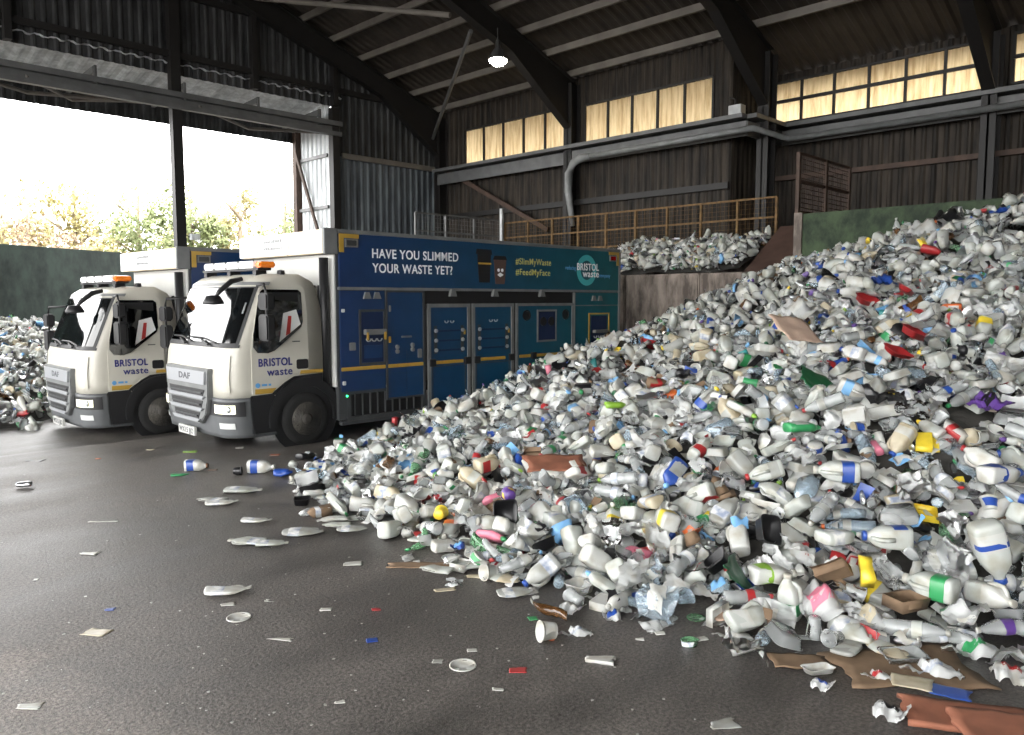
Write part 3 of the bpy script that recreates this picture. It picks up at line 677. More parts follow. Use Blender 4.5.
def make_lorry():
    T = empty('recycling_lorry')
    # ---- chassis
    c = MB()
    for y in (0.8, 1.62): c.box((0.5, y, 0.5), (8.3, y + 0.09, 0.74))
    for x in (0.9, 2.5, 4.2, 6.0, 8.1): c.box((x, 0.8, 0.55), (x + 0.1, 1.7, 0.7))
    c.box((1.05, 0.3, 0.33), (1.25, 2.15, 0.47)); c.box((5.85, 0.3, 0.33), (6.05, 2.15, 0.47)); c.box((0.35, 0.6, 0.3), (1.2, 1.9, 0.75))
    c.build('chassis', P['black'], T)
    # ---- cab
    zs = [0.74, 0.9, 1.05, 1.2, 1.35, 1.46, 1.7, 1.95, 2.24, 2.3, 2.34, 2.38, 2.41, 2.43, 2.45]
    cab = MB().rings(shell(zs), cap=True, closed=True).build('cab', P['cream'], T, smooth=True)
    cab.data.polygons[len(cab.data.polygons) - 1].use_smooth = False
    for p in cab.data.polygons:
        if len(p.vertices) > 4 or abs(p.normal.x) > 0.98 and p.center.x > 1: p.use_smooth = False
    patch(1.36, 3.64, 1.45, 2.27, 0.006, 24, 8).build('windscreen_seal', P['black'], cab, smooth=True)
    patch(1.46, 3.54, 1.5, 2.25, 0.012, 24, 8).build('windscreen', P['glass'], cab, smooth=True)
    patch(1.1, 3.9, 2.29, 2.335, 0.012, 24, 2).build('roof_seam', P['lgrey'], cab, smooth=True)
    # vertical moulding at each front corner below the windscreen
    for a, b in ((1.5, 1.72), (3.28, 3.5)):
        patch(a, b, 0.84, 1.34, 0.02, 4, 6).build('corner_moulding', P['cream'], cab, smooth=True)
    # folded papers and strap seen low in the windscreen corner
    patch(1.52, 1.57, 1.9, 2.05, 0.016, 2, 3).build('windscreen_sticker', P['lgrey'], cab)
    # ---- wipers
    for a, b in ((2.05, 2.55), (2.5, 2.95)):
        w = MB(); p0 = Vector(cab_pt(a, 1.5, 0.04)); p1 = Vector(cab_pt(b, 1.56, 0.03)); w.tube([p0, p0.lerp(p1, 0.5) + Vector((0, 0, 0.03)), p1], 0.012, 6); w.tube([cab_pt(a + 0.1, 1.47, 0.05), cab_pt(a + 0.25, 1.53, 0.045)], 0.016, 6)
        w.build('wiper', P['black'], T)
    patch(1.32, 3.68, 1.435, 1.475, 0.012, 24, 2).build('scuttle_panel', P['black'], T, smooth=True)
    # ---- doors
    for side in (0, 1):
        def Y(z, o): return (CY0 + side_in(z) - o) if side == 0 else (CY1 - side_in(z) + o)
        def flat(poly, o, th=0.02):
            n = len(poly); v = [(x, Y(z, o), z) for x, z in poly] + [(x, Y(z, o - th), z) for x, z in poly]
            return MB().add(v, [tuple(range(n)), tuple(range(2 * n - 1, n - 1, -1))] + [(i, (i + 1) % n, n + (i + 1) % n, n + i) for i in range(n)])
        d = flat([(0.36, 0.78), (0.36, 1.4), (0.47, 2.0), (0.52, 2.24), (0.58, 2.28), (1.15, 2.29), (1.21, 2.24), (1.24, 1.9), (1.24, 1.06), (0.95, 1.04), (0.75, 0.92), (0.66, 0.78)], 0.012).build('cab_door', P['cream'], T, bevel=0.004)
        flat([(0.39, 1.44), (0.4, 1.6), (0.5, 2.1), (0.53, 2.2), (0.57, 2.23), (1.1, 2.23), (1.15, 2.19), (1.16, 1.78), (1.13, 1.7), (0.8, 1.45), (0.7, 1.38), (0.6, 1.35), (0.45, 1.36)], 0.022).build('door_window', P['glass'], d)
        if side == 0:
            flat([(0.78, 1.5), (0.86, 1.9), (1.06, 1.95), (1.12, 1.74)], 0.026, 0.006).build('paper_sheet', P['paper'], d)
            flat([(0.88, 1.58), (0.93, 1.86), (0.98, 1.86), (0.95, 1.62)], 0.030, 0.006).build('red_strap', P['red'], d)
            flat([(0.5, 2.12), (0.53, 2.19), (1.1, 2.19), (1.1, 2.05)], 0.026, 0.006).build('sun_blind', P['black'], d)
        flat(rrect(1.04, 1.225, 1.1, 1.24, 0.03), 0.016, 0.02).build('door_handle', P['black'], d)
        flat([(0.40, 0.79), (0.40, 0.86), (0.72, 0.86), (0.65, 0.79)], 0.016, 0.01).build('yellow_flash', P['yellow'], d)
        flat([(1.1, 1.03), (1.1, 1.08), (1.46, 1.08), (1.46, 1.03)], 0.02, 0.02).build('yellow_flash', P['yellow'], T)
    yL = CY0 - 0.014
    lettering('BRISTOL', 0.46, 0.97, 1.17, 0.105, P['navy'], T, y=yL - 0.002, bold=0.022)
    lettering('waste', 0.58, 0.97, 1.035, 0.08, P['navy'], T, y=yL - 0.002, bold=0.012)
    MB().lathe([(0.035, 0), (0.035, -0.004)], (0.44, yL, 0.91), 'y', 14).build('blue_roundel', P['cyan'], T)
    MB().box((0.5, yL - 0.003, 0.895), (0.58, yL, 0.925)).box((0.6, yL - 0.003, 0.895), (0.64, yL, 0.925)).build('small_print', P['cyan'], T)
    MB().box((0.98, yL - 0.003, 1.49), (1.1, yL, 1.505)).build('small_badge', P['dgrey'], T)
    # ---- lower cab: bumper, step, mudguard
    ss = [0.97] + [1 + k / 6 for k in range(7)] + [2.2, 2.5, 2.8] + [3 + k / 6 for k in range(7)] + [4.03]
    bump = MB().rings(shell([0.2, 0.26, 0.4, 0.5, 0.7, 0.75], 0.02, ss), cap=True).build('bumper', P['grey'], T, smooth=True)
    for p in bump.data.polygons:
        if len(p.vertices) > 4: p.use_smooth = False
    patch(1.12, 2.12, 0.5, 0.7, 0.026, 10, 3).build('headlight_surround', P['black'], bump, smooth=True); patch(2.88, 3.88, 0.5, 0.7, 0.026, 10, 3).build('headlight_surround', P['black'], bump, smooth=True)
    for a, b in ((1.38, 2.02), (2.98, 3.62)):
        h = patch(a, b, 0.54, 0.66, 0.04, 8, 3).build('headlight', P['lens'], T, smooth=True)
        q = cab_pt((a + b) / 2 - 0.15 * (1 if a < 2 else -1), 0.6, 0.03); MB().lathe([(0.05, 0.0), (0.045, -0.02), (0.01, -0.03)], q, 'x', 14).build('lamp_reflector', P['chrome'], h, smooth=True)
        patch(a + 0.05, b - 0.1, 0.33, 0.41, 0.034, 6, 2).build('fog_light', P['fog'], bump, smooth=True)
    for s in (0, 1):
        y0, y1 = (CY0 - 0.02, CY0 + 0.3) if s == 0 else (CY1 - 0.3, CY1 + 0.02)
        MB().prism([(0.33, 0.24), (0.33, 0.77), (0.68, 0.78), (0.74, 0.62), (0.72, 0.24)], 'y', y0, y1).build('step_panel', P['black'], T, 0.012)
        MB().box((0.38, y0 - 0.02, 0.2), (0.7, y1, 0.24)).build('cab_step', P['dgrey'], T, 0.005)
        ya, yb = (CY0 - 0.05, CY0 + 0.45) if s == 0 else (CY1 - 0.45, CY1 + 0.05)
        mud = annulus(1.165, 0.4, 0.45, 0.58, -10, 190, ya, yb, 24); mud.build('mudguard', P['black'], T, 0.008)
        yw = CY0 - 0.006 if s == 0 else CY1 + 0.006
        MB().lathe([(0.52, 0), (0.52, 0.02 if s == 0 else -0.02)], (1.165, yw, 0.4), 'y', 28).build('wheel_well', P['black'], T)
        MB().prism([(0.62, 0.76), (0.86, 0.93), (1.0, 1.0), (1.46, 1.02), (1.46, 0.76)], 'y', CY0 - 0.008 if s == 0 else CY1 - 0.02, CY0 + 0.02 if s == 0 else CY1 + 0.008).build('arch_panel', P['black'], T)
    # ---- grille
    cyy = 1.22
    gr = MB().prism([(cyy - 0.72, 1.14), (cyy + 0.72, 1.14), (cyy + 0.69, 0.72), (cyy + 0.6, 0.5), (cyy + 0.42, 0.36), (cyy - 0.42, 0.36), (cyy - 0.6, 0.5), (cyy - 0.69, 0.72)], 'x', -0.075, 0.05).build('grille', P['lgrey'], T, 0.012)
    MB().prism([(cyy - 0.66, 1.1), (cyy + 0.66, 1.1), (cyy + 0.63, 0.92), (cyy - 0.63, 0.92)], 'x', -0.1, -0.07).build('grille_badge_panel', P['silver'], gr, 0.006)
    for z, hw, hh in ((0.80, 0.6, 0.05), (0.635, 0.54, 0.055), (0.47, 0.44, 0.05)):
        MB().prism([(cyy - hw, z + hh), (cyy + hw, z + hh), (cyy + hw - 0.06, z - hh), (cyy - hw + 0.06, z - hh)], 'x', -0.082, -0.07).build('grille_opening', P['black'], gr)
        MB().prism([(cyy - hw - 0.04, z - hh + 0.01), (cyy + hw + 0.04, z - hh + 0.01), (cyy + hw - 0.04, z - hh - 0.035), (cyy - hw + 0.04, z - hh - 0.035)], 'x', -0.105, -0.075).build('grille_slat', P['silver'], gr, 0.005)
        MB().bar((-0.092, cyy - hw + 0.06, z), (-0.092, cyy + hw - 0.06, z), 0.02, 0.022).build('grille_slat', P['dgrey'], gr)
    lettering('DAF', cyy + 0.19, cyy - 0.19, 0.975, 0.085, P['gtext'], T, 'front', -0.101, 0.02)
    npl = MB().box((-0.1, cyy - 0.27, 0.17), (-0.06, cyy + 0.27, 0.29)).build('number_plate', P['white'], T, 0.004)
    lettering('WX15 JJO', cyy + 0.24, cyy - 0.24, 0.195, 0.075, P['gtext'], npl, 'front', -0.101, 0.012)
    # ---- mirrors
    for s, sg in ((0, -1), (1, 1)):
        yc = (CY0 - 0.2) if s == 0 else (CY1 + 0.2); xm, zm, km = (0.5, 0.1, 1.0) if s == 0 else (0.18, -0.1, 1.12); ya = (CY0 + 0.04) if s == 0 else (CY1 - 0.04)
        m_ = MB().tube([(0.5, ya, 2.2 + zm * 0.8), (xm, yc - sg * 0.05, 2.2 + zm), (xm, yc, 2.1 + zm), (xm, yc, 1.55 + zm), (xm, yc - sg * 0.1, 1.47 + zm), (0.5, ya, 1.5)], 0.018, 8).build('mirror_arm', P['black'], T, smooth=True)
        for z0, z1 in ((1.85 + zm, 2.08 + zm), (1.43 + zm, 1.79 + zm)):
            MB().prism(rrect(yc - 0.13, yc + 0.13, z0, z1, 0.05), 'x', xm - 0.06, xm + 0.06).build('mirror_housing', P['black'], m_, 0.02)
            MB().prism(rrect(yc - 0.11, yc + 0.11, z0 + 0.03, z1 - 0.03, 0.04), 'x', xm + 0.061, xm + 0.068).build('mirror_glass', P['mirror'], m_)
    fm = MB().tube([(0.46, 0.5, 2.38), (0.3, 0.5, 2.34), (0.12, 0.48, 2.2), (0.06, 0.48, 2.12)], [0.03, 0.04, 0.035, 0.02], 8).build('front_mirror_arm', P['black'], T, smooth=True)
    MB().lathe([(0.02, 0.09), (0.09, 0.08), (0.135, 0.0), (0.14, -0.03), (0.01, -0.04)], (0.03, 0.48, 2.06), 'z', 18).build('front_mirror', P['black'], fm, smooth=True)
    # ---- light bar
    lb_ = MB().prism(rrect(0.38, 1.95, 2.53, 2.63, 0.03), 'x', 0.55, 0.85).build('light_bar', P['bar'], T, 0.02)
    MB().prism(rrect(0.2, 0.37, 2.535, 2.62, 0.04), 'x', 0.58, 0.82).build('beacon', P['orange'], lb_, 0.02); 
    f = MB().box((0.6, 0.3, 2.5), (0.8, 2.1, 2.535))
    for y in (0.4, 1.2, 2.0): f.box((0.62, y, 2.42), (0.78, y + 0.1, 2.51))
    f.build('light_bar_foot', P['black'], lb_)
    for y in (0.8, 1.2, 1.6): MB().box((0.548, y, 2.532), (0.86, y + 0.02, 2.632)).build('light_bar_rib', P['lgrey'], lb_)
    MB().lathe([(0.06, 0), (0.05, 0.06), (0.01, 0.07)], (0.92, 0.25, 2.44), 'z', 12).build('horn', P['black'], T)
    # ---- gap behind the cab
    MB().tube([(1.55, 0.15, 0.8), (1.55, 0.15, 2.7)], 0.07, 10).build('air_intake', P['black'], T, smooth=True)
    g = MB()
    for y in (0.3, 0.45, 1.0): g.tube([(1.56, y, 0.8), (1.58, y + 0.05, 1.6), (1.56, y, 2.3)], 0.025, 6)
    g.build('gap_hoses', P['dgrey'], T)
    # ---- body
    X0, X1, Wd = 1.66, 8.42, 2.5
    MB().box((X0, 0.0, 0.78), (X1, Wd, 3.05)).build('body_shell', P['dgrey'], T)
    MB().box((X0 - 0.02, 0.02, 0.8), (X0, Wd - 0.02, 2.75)).build('body_front', P['white'], T)
    MB().box((X0 - 0.03, 0.02, 3.05), (X1 + 0.02, Wd + 0.02, 3.12)).build('body_roof', P['lgrey'], T, 0.01)
    hd = MB().box((1.46, 0.02, 2.76), (1.64, 2.6, 3.1)).build('header_board', P['tan'], T, 0.01)
    MB().box((1.445, 1.0, 2.77), (1.46, 2.58, 3.09)).build('sign_panel', P['sign'], hd)
    R_ = random.Random(5); tx = MB()
    for z in (2.86, 2.97):
        y = 1.75
        while y > 1.2:
            w = R_.uniform(0.03, 0.06); tx.box((1.442, y - w, z), (1.446, y, z + R_.uniform(0.03, 0.05))); y -= w + 0.014
    tx.build('faded_print', P['lgrey'], hd)
    MB().box((1.46, -0.035, 2.75), (1.68, 0.03, 3.12)).build('corner_frame', P['lgrey'], T, 0.008)
    # near side: top panel
    sp = plate(T, 'side_panel', P['paint'], 1.7, X1 - 0.02, 2.27, 3.06, -0.03, 0.03)
    for z0, z1 in ((2.23, 2.275), (3.055, 3.11)): plate(T, 'panel_rail', P['lgrey'], 1.68, X1, z0, z1, -0.045, 0.05)
    for xx, s in ((1.7, 1), (X1 - 0.03, -1)):
        q = MB(); q.prism([(xx, 2.78), (xx, 3.05), (xx + s * 0.34, 3.05), (xx + s * 0.34, 2.99), (xx + s * 0.08, 2.99), (xx + s * 0.08, 2.78)], 'y', -0.042, -0.03); q.build('yellow_corner', P['yellow'], T)
        b = frame(T, 'marker_lamp', P['lgrey'], min(xx + s * 0.1, xx + s * 0.32), max(xx + s * 0.1, xx + s * 0.32), 2.86, 2.98, 0.02, -0.055, 0.03); plate(b, 'marker_lens', P['redl' if s < 0 else 'dgrey'], min(xx + s * 0.12, xx + s * 0.3), max(xx + s * 0.12, xx + s * 0.3), 2.88, 2.96, -0.05, 0.02)
    lettering('HAVE YOU SLIMMED', 2.28, 4.0, 2.72, 0.135, P['wtext'], sp, y=-0.033, bold=0.015)
    lettering('YOUR WASTE YET?', 2.28, 3.87, 2.50, 0.135, P['wtext'], sp, y=-0.033, bold=0.015)
    lettering('#SlimMyWaste', 5.36, 6.3, 2.72, 0.11, P['ytext'], sp, y=-0.033, bold=0.004)
    lettering('#FeedMyFace', 5.36, 6.28, 2.53, 0.11, P['ytext'], sp, y=-0.033, bold=0.004)
    # wheeled bin and caddy pictures on the panel
    MB().prism([(4.47, 2.38), (4.72, 2.38), (4.75, 2.86), (4.43, 2.86)], 'y', -0.036, -0.03).build('bin_picture', P['black'], sp)
    MB().prism([(4.40, 2.86), (4.78, 2.86), (4.76, 2.95), (4.42, 2.95)], 'y', -0.038, -0.03).build('bin_lid_picture', P['black'], sp)
    MB().box((4.45, -0.039, 2.69), (4.75, -0.036, 2.72)).build('bin_band_picture', P['yellow'], sp)
    MB().prism([(4.86, 2.36), (5.08, 2.36), (5.12, 2.78), (4.82, 2.78)], 'y', -0.036, -0.03).build('caddy_picture', P['caddy'], sp)
    MB().prism([(4.8, 2.78), (5.14, 2.78), (5.1, 2.85), (4.84, 2.85)], 'y', -0.038, -0.03).build('caddy_lid_picture', P['black'], sp)
    MB().lathe([(0.03, 0), (0.03, -0.004)], (4.93, -0.036, 2.6), 'y', 12).lathe([(0.03, 0), (0.03, -0.004)], (5.02, -0.036, 2.6), 'y', 12).prism([(4.9, 2.52), (4.97, 2.56), (5.05, 2.52), (4.97, 2.48)], 'y', -0.04, -0.036).build('caddy_mark_picture', P['wtext'], sp)
    # ring emblem
    annulus(7.35, 2.66, 0.19, 0.3, 0, 360, -0.036, -0.03, 36).build('ring_emblem', P['teal'], sp)
    lettering('BRISTOL', 7.05, 7.72, 2.66, 0.13, P['wtext'], sp, y=-0.04, bold=0.016); lettering('waste', 7.22, 7.72, 2.53, 0.1, P['wtext'], sp, y=-0.04, bold=0.012)
    lettering('reducing', 6.72, 7.02, 2.66, 0.06, P['cyan'], sp, y=-0.034); lettering('company', 7.74, 8.1, 2.53, 0.06, P['cyan'], sp, y=-0.034)
    # near side lockers
    a = plate(T, 'locker_panel', P['paint'], 1.7, 2.5, 0.72, 2.22)
    plate(a, 'locker_recess', P['blue'], 2.06, 2.46, 1.14, 1.9, -0.036, 0.01); frame(a, 'recess_frame', P['dgrey'], 2.02, 2.5, 1.1, 1.94, 0.035, -0.045, 0.02)
    plate(a, 'tipping_shelf', P['lgrey'], 2.1, 2.47, 1.56, 1.64, -0.12, 0.12); plate(a, 'recess_flap', P['paint'], 2.1, 2.44, 1.2, 1.4, -0.042, 0.01)
    for xx in (2.18, 2.28, 2.38): annulus(xx, 1.5, 0.035, 0.05, 180, 360, -0.06, -0.045, 8).build('hook', P['chrome'], a)
    for xx in (2.1, 2.42): plate(a, 'catch', P['yellow'], xx, xx + 0.04, 1.48, 1.6, -0.13, 0.02)
    for xx in (2.1, 2.28): MB().prism([(xx, 2.1), (xx + 0.14, 2.1), (xx + 0.1, 2.2), (xx + 0.03, 2.2)], 'y', -0.06, -0.03).build('work_lamp', P['lgrey'], a)
    plate(a, 'key_panel', P['lgrey'], 1.85, 1.96, 1.33, 1.45, -0.04, 0.02); plate(a, 'reflector', P['fog'], 1.72, 1.78, 1.9, 1.95, -0.04, 0.02); plate(a, 'reflector', P['fog'], 1.72, 1.78, 0.82, 0.88, -0.04, 0.02)
    b = plate(T, 'locker_door', P['paint'], 2.54, 3.24, 0.56, 2.22)
    frame(b, 'door_frame', P['dgrey'], 2.51, 3.27, 0.53, 2.23, 0.03, -0.045, 0.02)
    plate(b, 'panel_seam', P['dgrey'], 2.55, 3.23, 1.64, 1.65, -0.034, 0.01); plate(b, 'panel_seam', P['dgrey'], 2.9, 2.91, 0.58, 1.3, -0.034, 0.01)
    for xx, z in ((2.72, 1.35), (3.02, 1.37), (2.72, 1.28), (3.02, 1.3)): MB().lathe([(0.035, 0), (0.035, -0.03), (0.01, -0.035)], (xx, -0.03, z), 'y', 10).build('door_knob', P['lgrey'], b)
    plate(b, 'latch', P['lgrey'], 3.12, 3.2, 1.16, 1.3, -0.06, 0.03); plate(b, 'handle_bar', P['lgrey'], 2.8, 3.0, 1.49, 1.52, -0.06, 0.03); plate(b, 'hinge', P['yellow'], 2.56, 2.6, 1.42, 1.52, -0.05, 0.02); plate(b, 'hinge', P['lgrey'], 2.57, 2.61, 1.9, 2.0, -0.05, 0.02)
    plate(T, 'dark_recess', P['black'], 3.3, 6.96, 2.02, 2.23, -0.01, 0.01)
    for xx in (3.78, 4.75, 5.95): MB().prism([(xx, 2.14), (xx + 0.14, 2.14), (xx + 0.1, 2.26), (xx + 0.03, 2.26)], 'y', -0.09, -0.03).build('work_lamp', P['lgrey'], T)
    for x0, x1 in ((3.33, 4.25), (4.3, 5.3)):
        d = plate(T, 'locker_door', P['paint'], x0 + 0.04, x1 - 0.04, 0.32, 1.98)
        frame(d, 'door_frame', P['lgrey'], x0, x1, 0.28, 2.02, 0.06, -0.05, 0.03)
        for z in (1.24, 1.4, 1.56): plate(d, 'louvre', P['blue'], x0 + 0.22, x1 - 0.22, z, z + 0.03, -0.045, 0.02)
        for xx in (x0 + 0.17, x1 - 0.17):
            for z in (1.26, 1.42, 1.58): MB().lathe([(0.032, 0), (0.032, -0.03), (0.01, -0.035)], (xx, -0.03, z), 'y', 10).build('door_bolt', P['chrome'], d)
            plate(d, 'bolt_plate', P['dgrey'], xx - 0.035, xx + 0.035, 1.2, 1.66, -0.036, 0.008)
        plate(d, 'hinge', P['yellow'], x1 - 0.14, x1 - 0.1, 1.5, 1.58, -0.05, 0.02)
        annulus((x0 + x1) / 2 - 0.06, 1.74, 0.03, 0.042, 180, 360, -0.05, -0.03, 8).build('hook', P['chrome'], d); annulus((x0 + x1) / 2 + 0.06, 1.74, 0.03, 0.042, 180, 360, -0.05, -0.03, 8).build('hook', P['chrome'], d)
        frame(d, 'inner_seam', P['dgrey'], x0 + 0.1, x1 - 0.1, 0.36, 1.0, 0.012, -0.034, 0.01)
    d = plate(T, 'locker_door', P['paint'], 5.4, 6.92, 0.8, 1.98); frame(d, 'door_frame', P['lgrey'], 5.36, 6.95, 0.76, 2.02, 0.05, -0.05, 0.03)
    plate(T, 'side_skirt', P['paint'], 6.45, 6.95, 0.42, 0.78); plate(T, 'side_skirt', P['paint'], 5.36, 5.5, 0.42, 0.78)
    for xx in (5.64, 6.72): MB().lathe([(0.1, 0), (0.1, -0.02), (0.075, -0.025), (0.07, -0.01), (0.005, -0.01)], (xx, -0.03, 1.8), 'y', 18).build('round_port', P['black'], d)
    frame(d, 'hatch_frame', P['lgrey'], 5.92, 6.46, 1.3, 1.9, 0.035, -0.045, 0.02); h = plate(d, 'hatch', P['blue'], 5.95, 6.43, 1.33, 1.87, -0.038, 0.01)
    for xx in (6.08, 6.3): MB().lathe([(0.085, 0), (0.085, -0.015), (0.005, -0.02)], (xx, -0.038, 1.68), 'y', 16).build('round_port', P['black'], d)
    e = plate(T, 'tail_locker', P['paint'], 7.0, 8.38, 0.72, 2.22); plate(e, 'panel_seam', P['lgrey'], 7.0, 8.38, 1.96, 1.98, -0.04, 0.02); plate(e, 'tail_frame', P['lgrey'], 6.96, 7.0, 0.6, 2.22, -0.05, 0.05); plate(e, 'tail_frame', P['lgrey'], 8.38, 8.43, 0.6, 3.05, -0.05, 0.05)
    frame(e, 'hatch_frame', P['yellow'], 7.42, 8.08, 1.08, 1.82, 0.03, -0.045, 0.02); plate(e, 'hatch', P['blue'], 7.5, 8.0, 1.14, 1.76, -0.036, 0.01); plate(e, 'tipping_shelf', P['lgrey'], 7.55, 7.98, 1.42, 1.48, -0.11, 0.1)
    for xx in (7.62, 7.76, 7.9): annulus(xx, 1.36, 0.035, 0.05, 180, 360, -0.06, -0.04, 8).build('hook', P['chrome'], e)
    for xx in (7.5, 7.7): MB().prism([(xx, 2.06), (xx + 0.14, 2.06), (xx + 0.1, 2.16), (xx + 0.03, 2.16)], 'y', -0.06, -0.03).build('work_lamp', P['lgrey'], e)
    for x0, x1 in ((1.7, 2.5), (2.54, 3.24), (3.5, 4.1), (4.5, 5.1), (5.45, 5.75), (5.9, 6.85), (7.02, 7.6), (7.7, 8.36)): plate(T, 'yellow_stripe', P['yellow'], x0, x1, 1.03, 1.085, -0.042, 0.014)
    for xx in (3.36, 4.12, 4.34, 5.18, 5.76, 6.55): plate(T, 'black_latch', P['black'], xx, xx + 0.12, 1.0, 1.12, -0.075, 0.05)
    # lower frame and underrun
    frame(T, 'battery_frame', P['dgrey'], 1.8, 3.3, 0.26, 0.74, 0.07, -0.02, 0.1); u = plate(T, 'battery_box', P['black'], 1.86, 3.24, 0.32, 0.7, 0.03, 0.5)
    for k in range(9): plate(u, 'box_rib', P['dgrey'], 1.95 + k * 0.14, 1.97 + k * 0.14, 0.34, 0.68, 0.0, 0.04)
    plate(T, 'front_post', P['dgrey'], 1.66, 1.8, 0.3, 0.8, -0.02, 0.1); plate(T, 'status_light', P['led'], 1.78, 1.81, 0.64, 0.67, -0.04, 0.02)
    plate(T, 'lower_rail', P['dgrey'], 1.7, 5.4, 0.22, 0.28, -0.03, 0.08)
    for s in (0, 1):
        ya, yb = (-0.04, 0.6) if s == 0 else (Wd - 0.6, Wd + 0.02)
        annulus(5.95, 0.36, 0.45, 0.53, -5, 185, ya, yb, 20).build('mudguard', P['lgrey'], T)
        MB().lathe([(0.46, 0), (0.46, 0.02)], (5.95, 0.3 if s == 0 else Wd - 0.32, 0.4), 'y', 24).build('wheel_well', P['black'], T)
    # far side and tail
    MB().box((1.7, Wd, 2.27), (X1 - 0.02, Wd + 0.03, 3.06)).build('side_panel', P['paint'], T)
    for x0, x1 in ((1.7, 3.3), (3.35, 5.3), (5.35, 6.95), (7.0, 8.38)): MB().box((x0, Wd, 0.8), (x1, Wd + 0.03, 2.2)).build('locker_panel', P['paint'], T, 0.006)
    MB().box((X1, 0.05, 0.85), (X1 + 0.03, 2.45, 3.0)).build('tail_door', P['paint'], T, 0.006)
    for y in (0.15, 2.2): MB().box((X1 + 0.03, y, 0.62), (X1 + 0.06, y + 0.16, 0.84)).build('tail_lamp', P['redl'], T)
    wheel(T, 1.165, 0.04); wheel(T, 1.165, 2.14, 1)
    for yy, o in ((0.02, -1), (0.32, -1), (1.92, 1), (2.22, 1)): wheel(T, 5.95, yy, o)
    return T

LORRY = make_lorry()
tag(LORRY, 'nearer cream and blue recycling lorry with white slogan along its teal side', 'lorry', 'recycling lorries')
LORRY.location = (4.6, 9.9, 0)
def copy_tree(o, parent=None, skip=()):
    c = o.copy(); COL.objects.link(c); c.parent = parent
    for ch in o.children:
        if ch.name.split('.')[0] not in skip: copy_tree(ch, c, skip)
    return c
LORRY2 = copy_tree(LORRY)
for ch in list(LORRY2.children):
    if ch.name.startswith('side_panel'):
        for g_ in list(ch.children): bpy.data.objects.remove(g_)
tag(LORRY2, 'farther cream and blue recycling lorry, half hidden behind the nearer one', 'lorry', 'recycling lorries')
LORRY2.location = (3.8, 13.15, -0.15)

# ================================================================== the heaps of plastic
def interp(x, pts):
    if x <= pts[0][0]: return pts[0][1]
    for (a, p), (b, q) in zip(pts[:-1], pts[1:]):
        if x <= b: return p + (q - p) * (x - a) / (b - a)
    return pts[-1][1]
FOOT = [(-5, 6.4), (-2, 6.0), (0, 5.7), (1.0, 5.4), (1.5, 5.0), (2.0, 4.6), (2.5, 4.45), (3.0, 4.25), (3.6, 4.1), (4.2, 3.9), (5.2, 4.1), (6.35, 4.05), (7.2, 4.3), (8.3, 4.9), (9.0, 6.1), (9.9, 7.5), (10.5, 8.6), (11.5, 10.5), (13, 13.5)]
TOP = [(-5, 4.1), (1, 4.0), (3, 3.62), (5, 3.22), (7, 2.72), (8, 2.22), (9.4, 1.6), (9.9, 1.15), (10.5, 0.95), (11.5, 0.6), (13, 0.0)]
def heap_z(x, y):
    f = interp(y, FOOT); t = (x - f) / (14.9 - f)
    if t <= 0: return -0.05
    n = noise.noise((x * 0.9, y * 0.9, 3.1)) * 0.16 + noise.noise((x * 0.35, y * 0.35, 7.7)) * 0.2
    return interp(y, TOP) * (min(t, 1.06) ** 1.02) + n * min(1, t * 5) + 0.10 * min(1, t * 12) - 0.02
def left_z(x, y):
    """heap in the doorway, in front of the dark green wall"""
    w = 22.0 + (x + 1) * 0.52                    # the wall's face
    f = 15.4 + max(0, x - 3.6) * 0.9 + max(0, 2.2 - x) * 0.3
    t = (y - f) / max(2.0, w - f)
    return -0.2 + 1.75 * max(0, min(t, 1.05)) ** 0.75 + noise.noise((x * 0.8, y * 0.8, 1.3)) * 0.15
def bay_z(x, y):
    t = (x - 15.25) / 1.75
    return 2.68 + 0.85 * max(0, min(1, t)) ** 0.8 * min(1, max(0.15, (16.5 - y) / 4.5)) + noise.noise((x * 1.3, y * 1.3, 5.3)) * 0.12

G = {}
for k, c in dict(white=(216, 217, 213), cloudy=(203, 207, 202), greyw=(180, 182, 178), ivory=(212, 203, 180)).items(): G[k] = milky('polythene_' + k, c)
for k, c in dict(green=(52, 138, 84), blue=(40, 72, 148), red=(160, 44, 46), yellow=(222, 196, 60), black=(26, 26, 28), orange=(206, 104, 50), pink=(206, 120, 140), purple=(88, 60, 128), lblue=(120, 170, 214), lime=(130, 170, 60), dgreen=(30, 84, 54), brown=(110, 80, 58), teal=(60, 140, 140)).items(): G[k] = mat('plastic_' + k, c, 0.35, var=0.15, vscale=12)
G['clear'] = film('clear_plastic', (226, 230, 230), 0.30, 0.22); G['clearb'] = film('bluish_clear_plastic', (196, 216, 230), 0.28, 0.22); G['clearg'] = film('greenish_clear_plastic', (150, 206, 160), 0.25, tint=0.85)
G['clearn'] = film('brownish_clear_plastic', (120, 84, 50), 0.4, tint=0.7); G['bag'] = film('cloudy_film', (216, 218, 217), 0.55, 0.35); G['bagw'] = milky('white_film', (208, 210, 209), 0.4, 0.3)
G['card'] = mat('brown_cardboard', (122, 100, 78), 0.85, var=0.25, vscale=10); G['alu'] = mat('aluminium', (190, 192, 194), 0.28, metal=0.9); G['label'] = mat('paper_label', (220, 220, 216), 0.6, var=0.3, vscale=14, dark=(130, 140, 160))
G['terracotta'] = mat('terracotta_card', (140, 88, 66), 0.85, var=0.25, vscale=8); G['peach'] = mat('peach_card', (206, 178, 158), 0.8, var=0.12)
SZ = 1.2


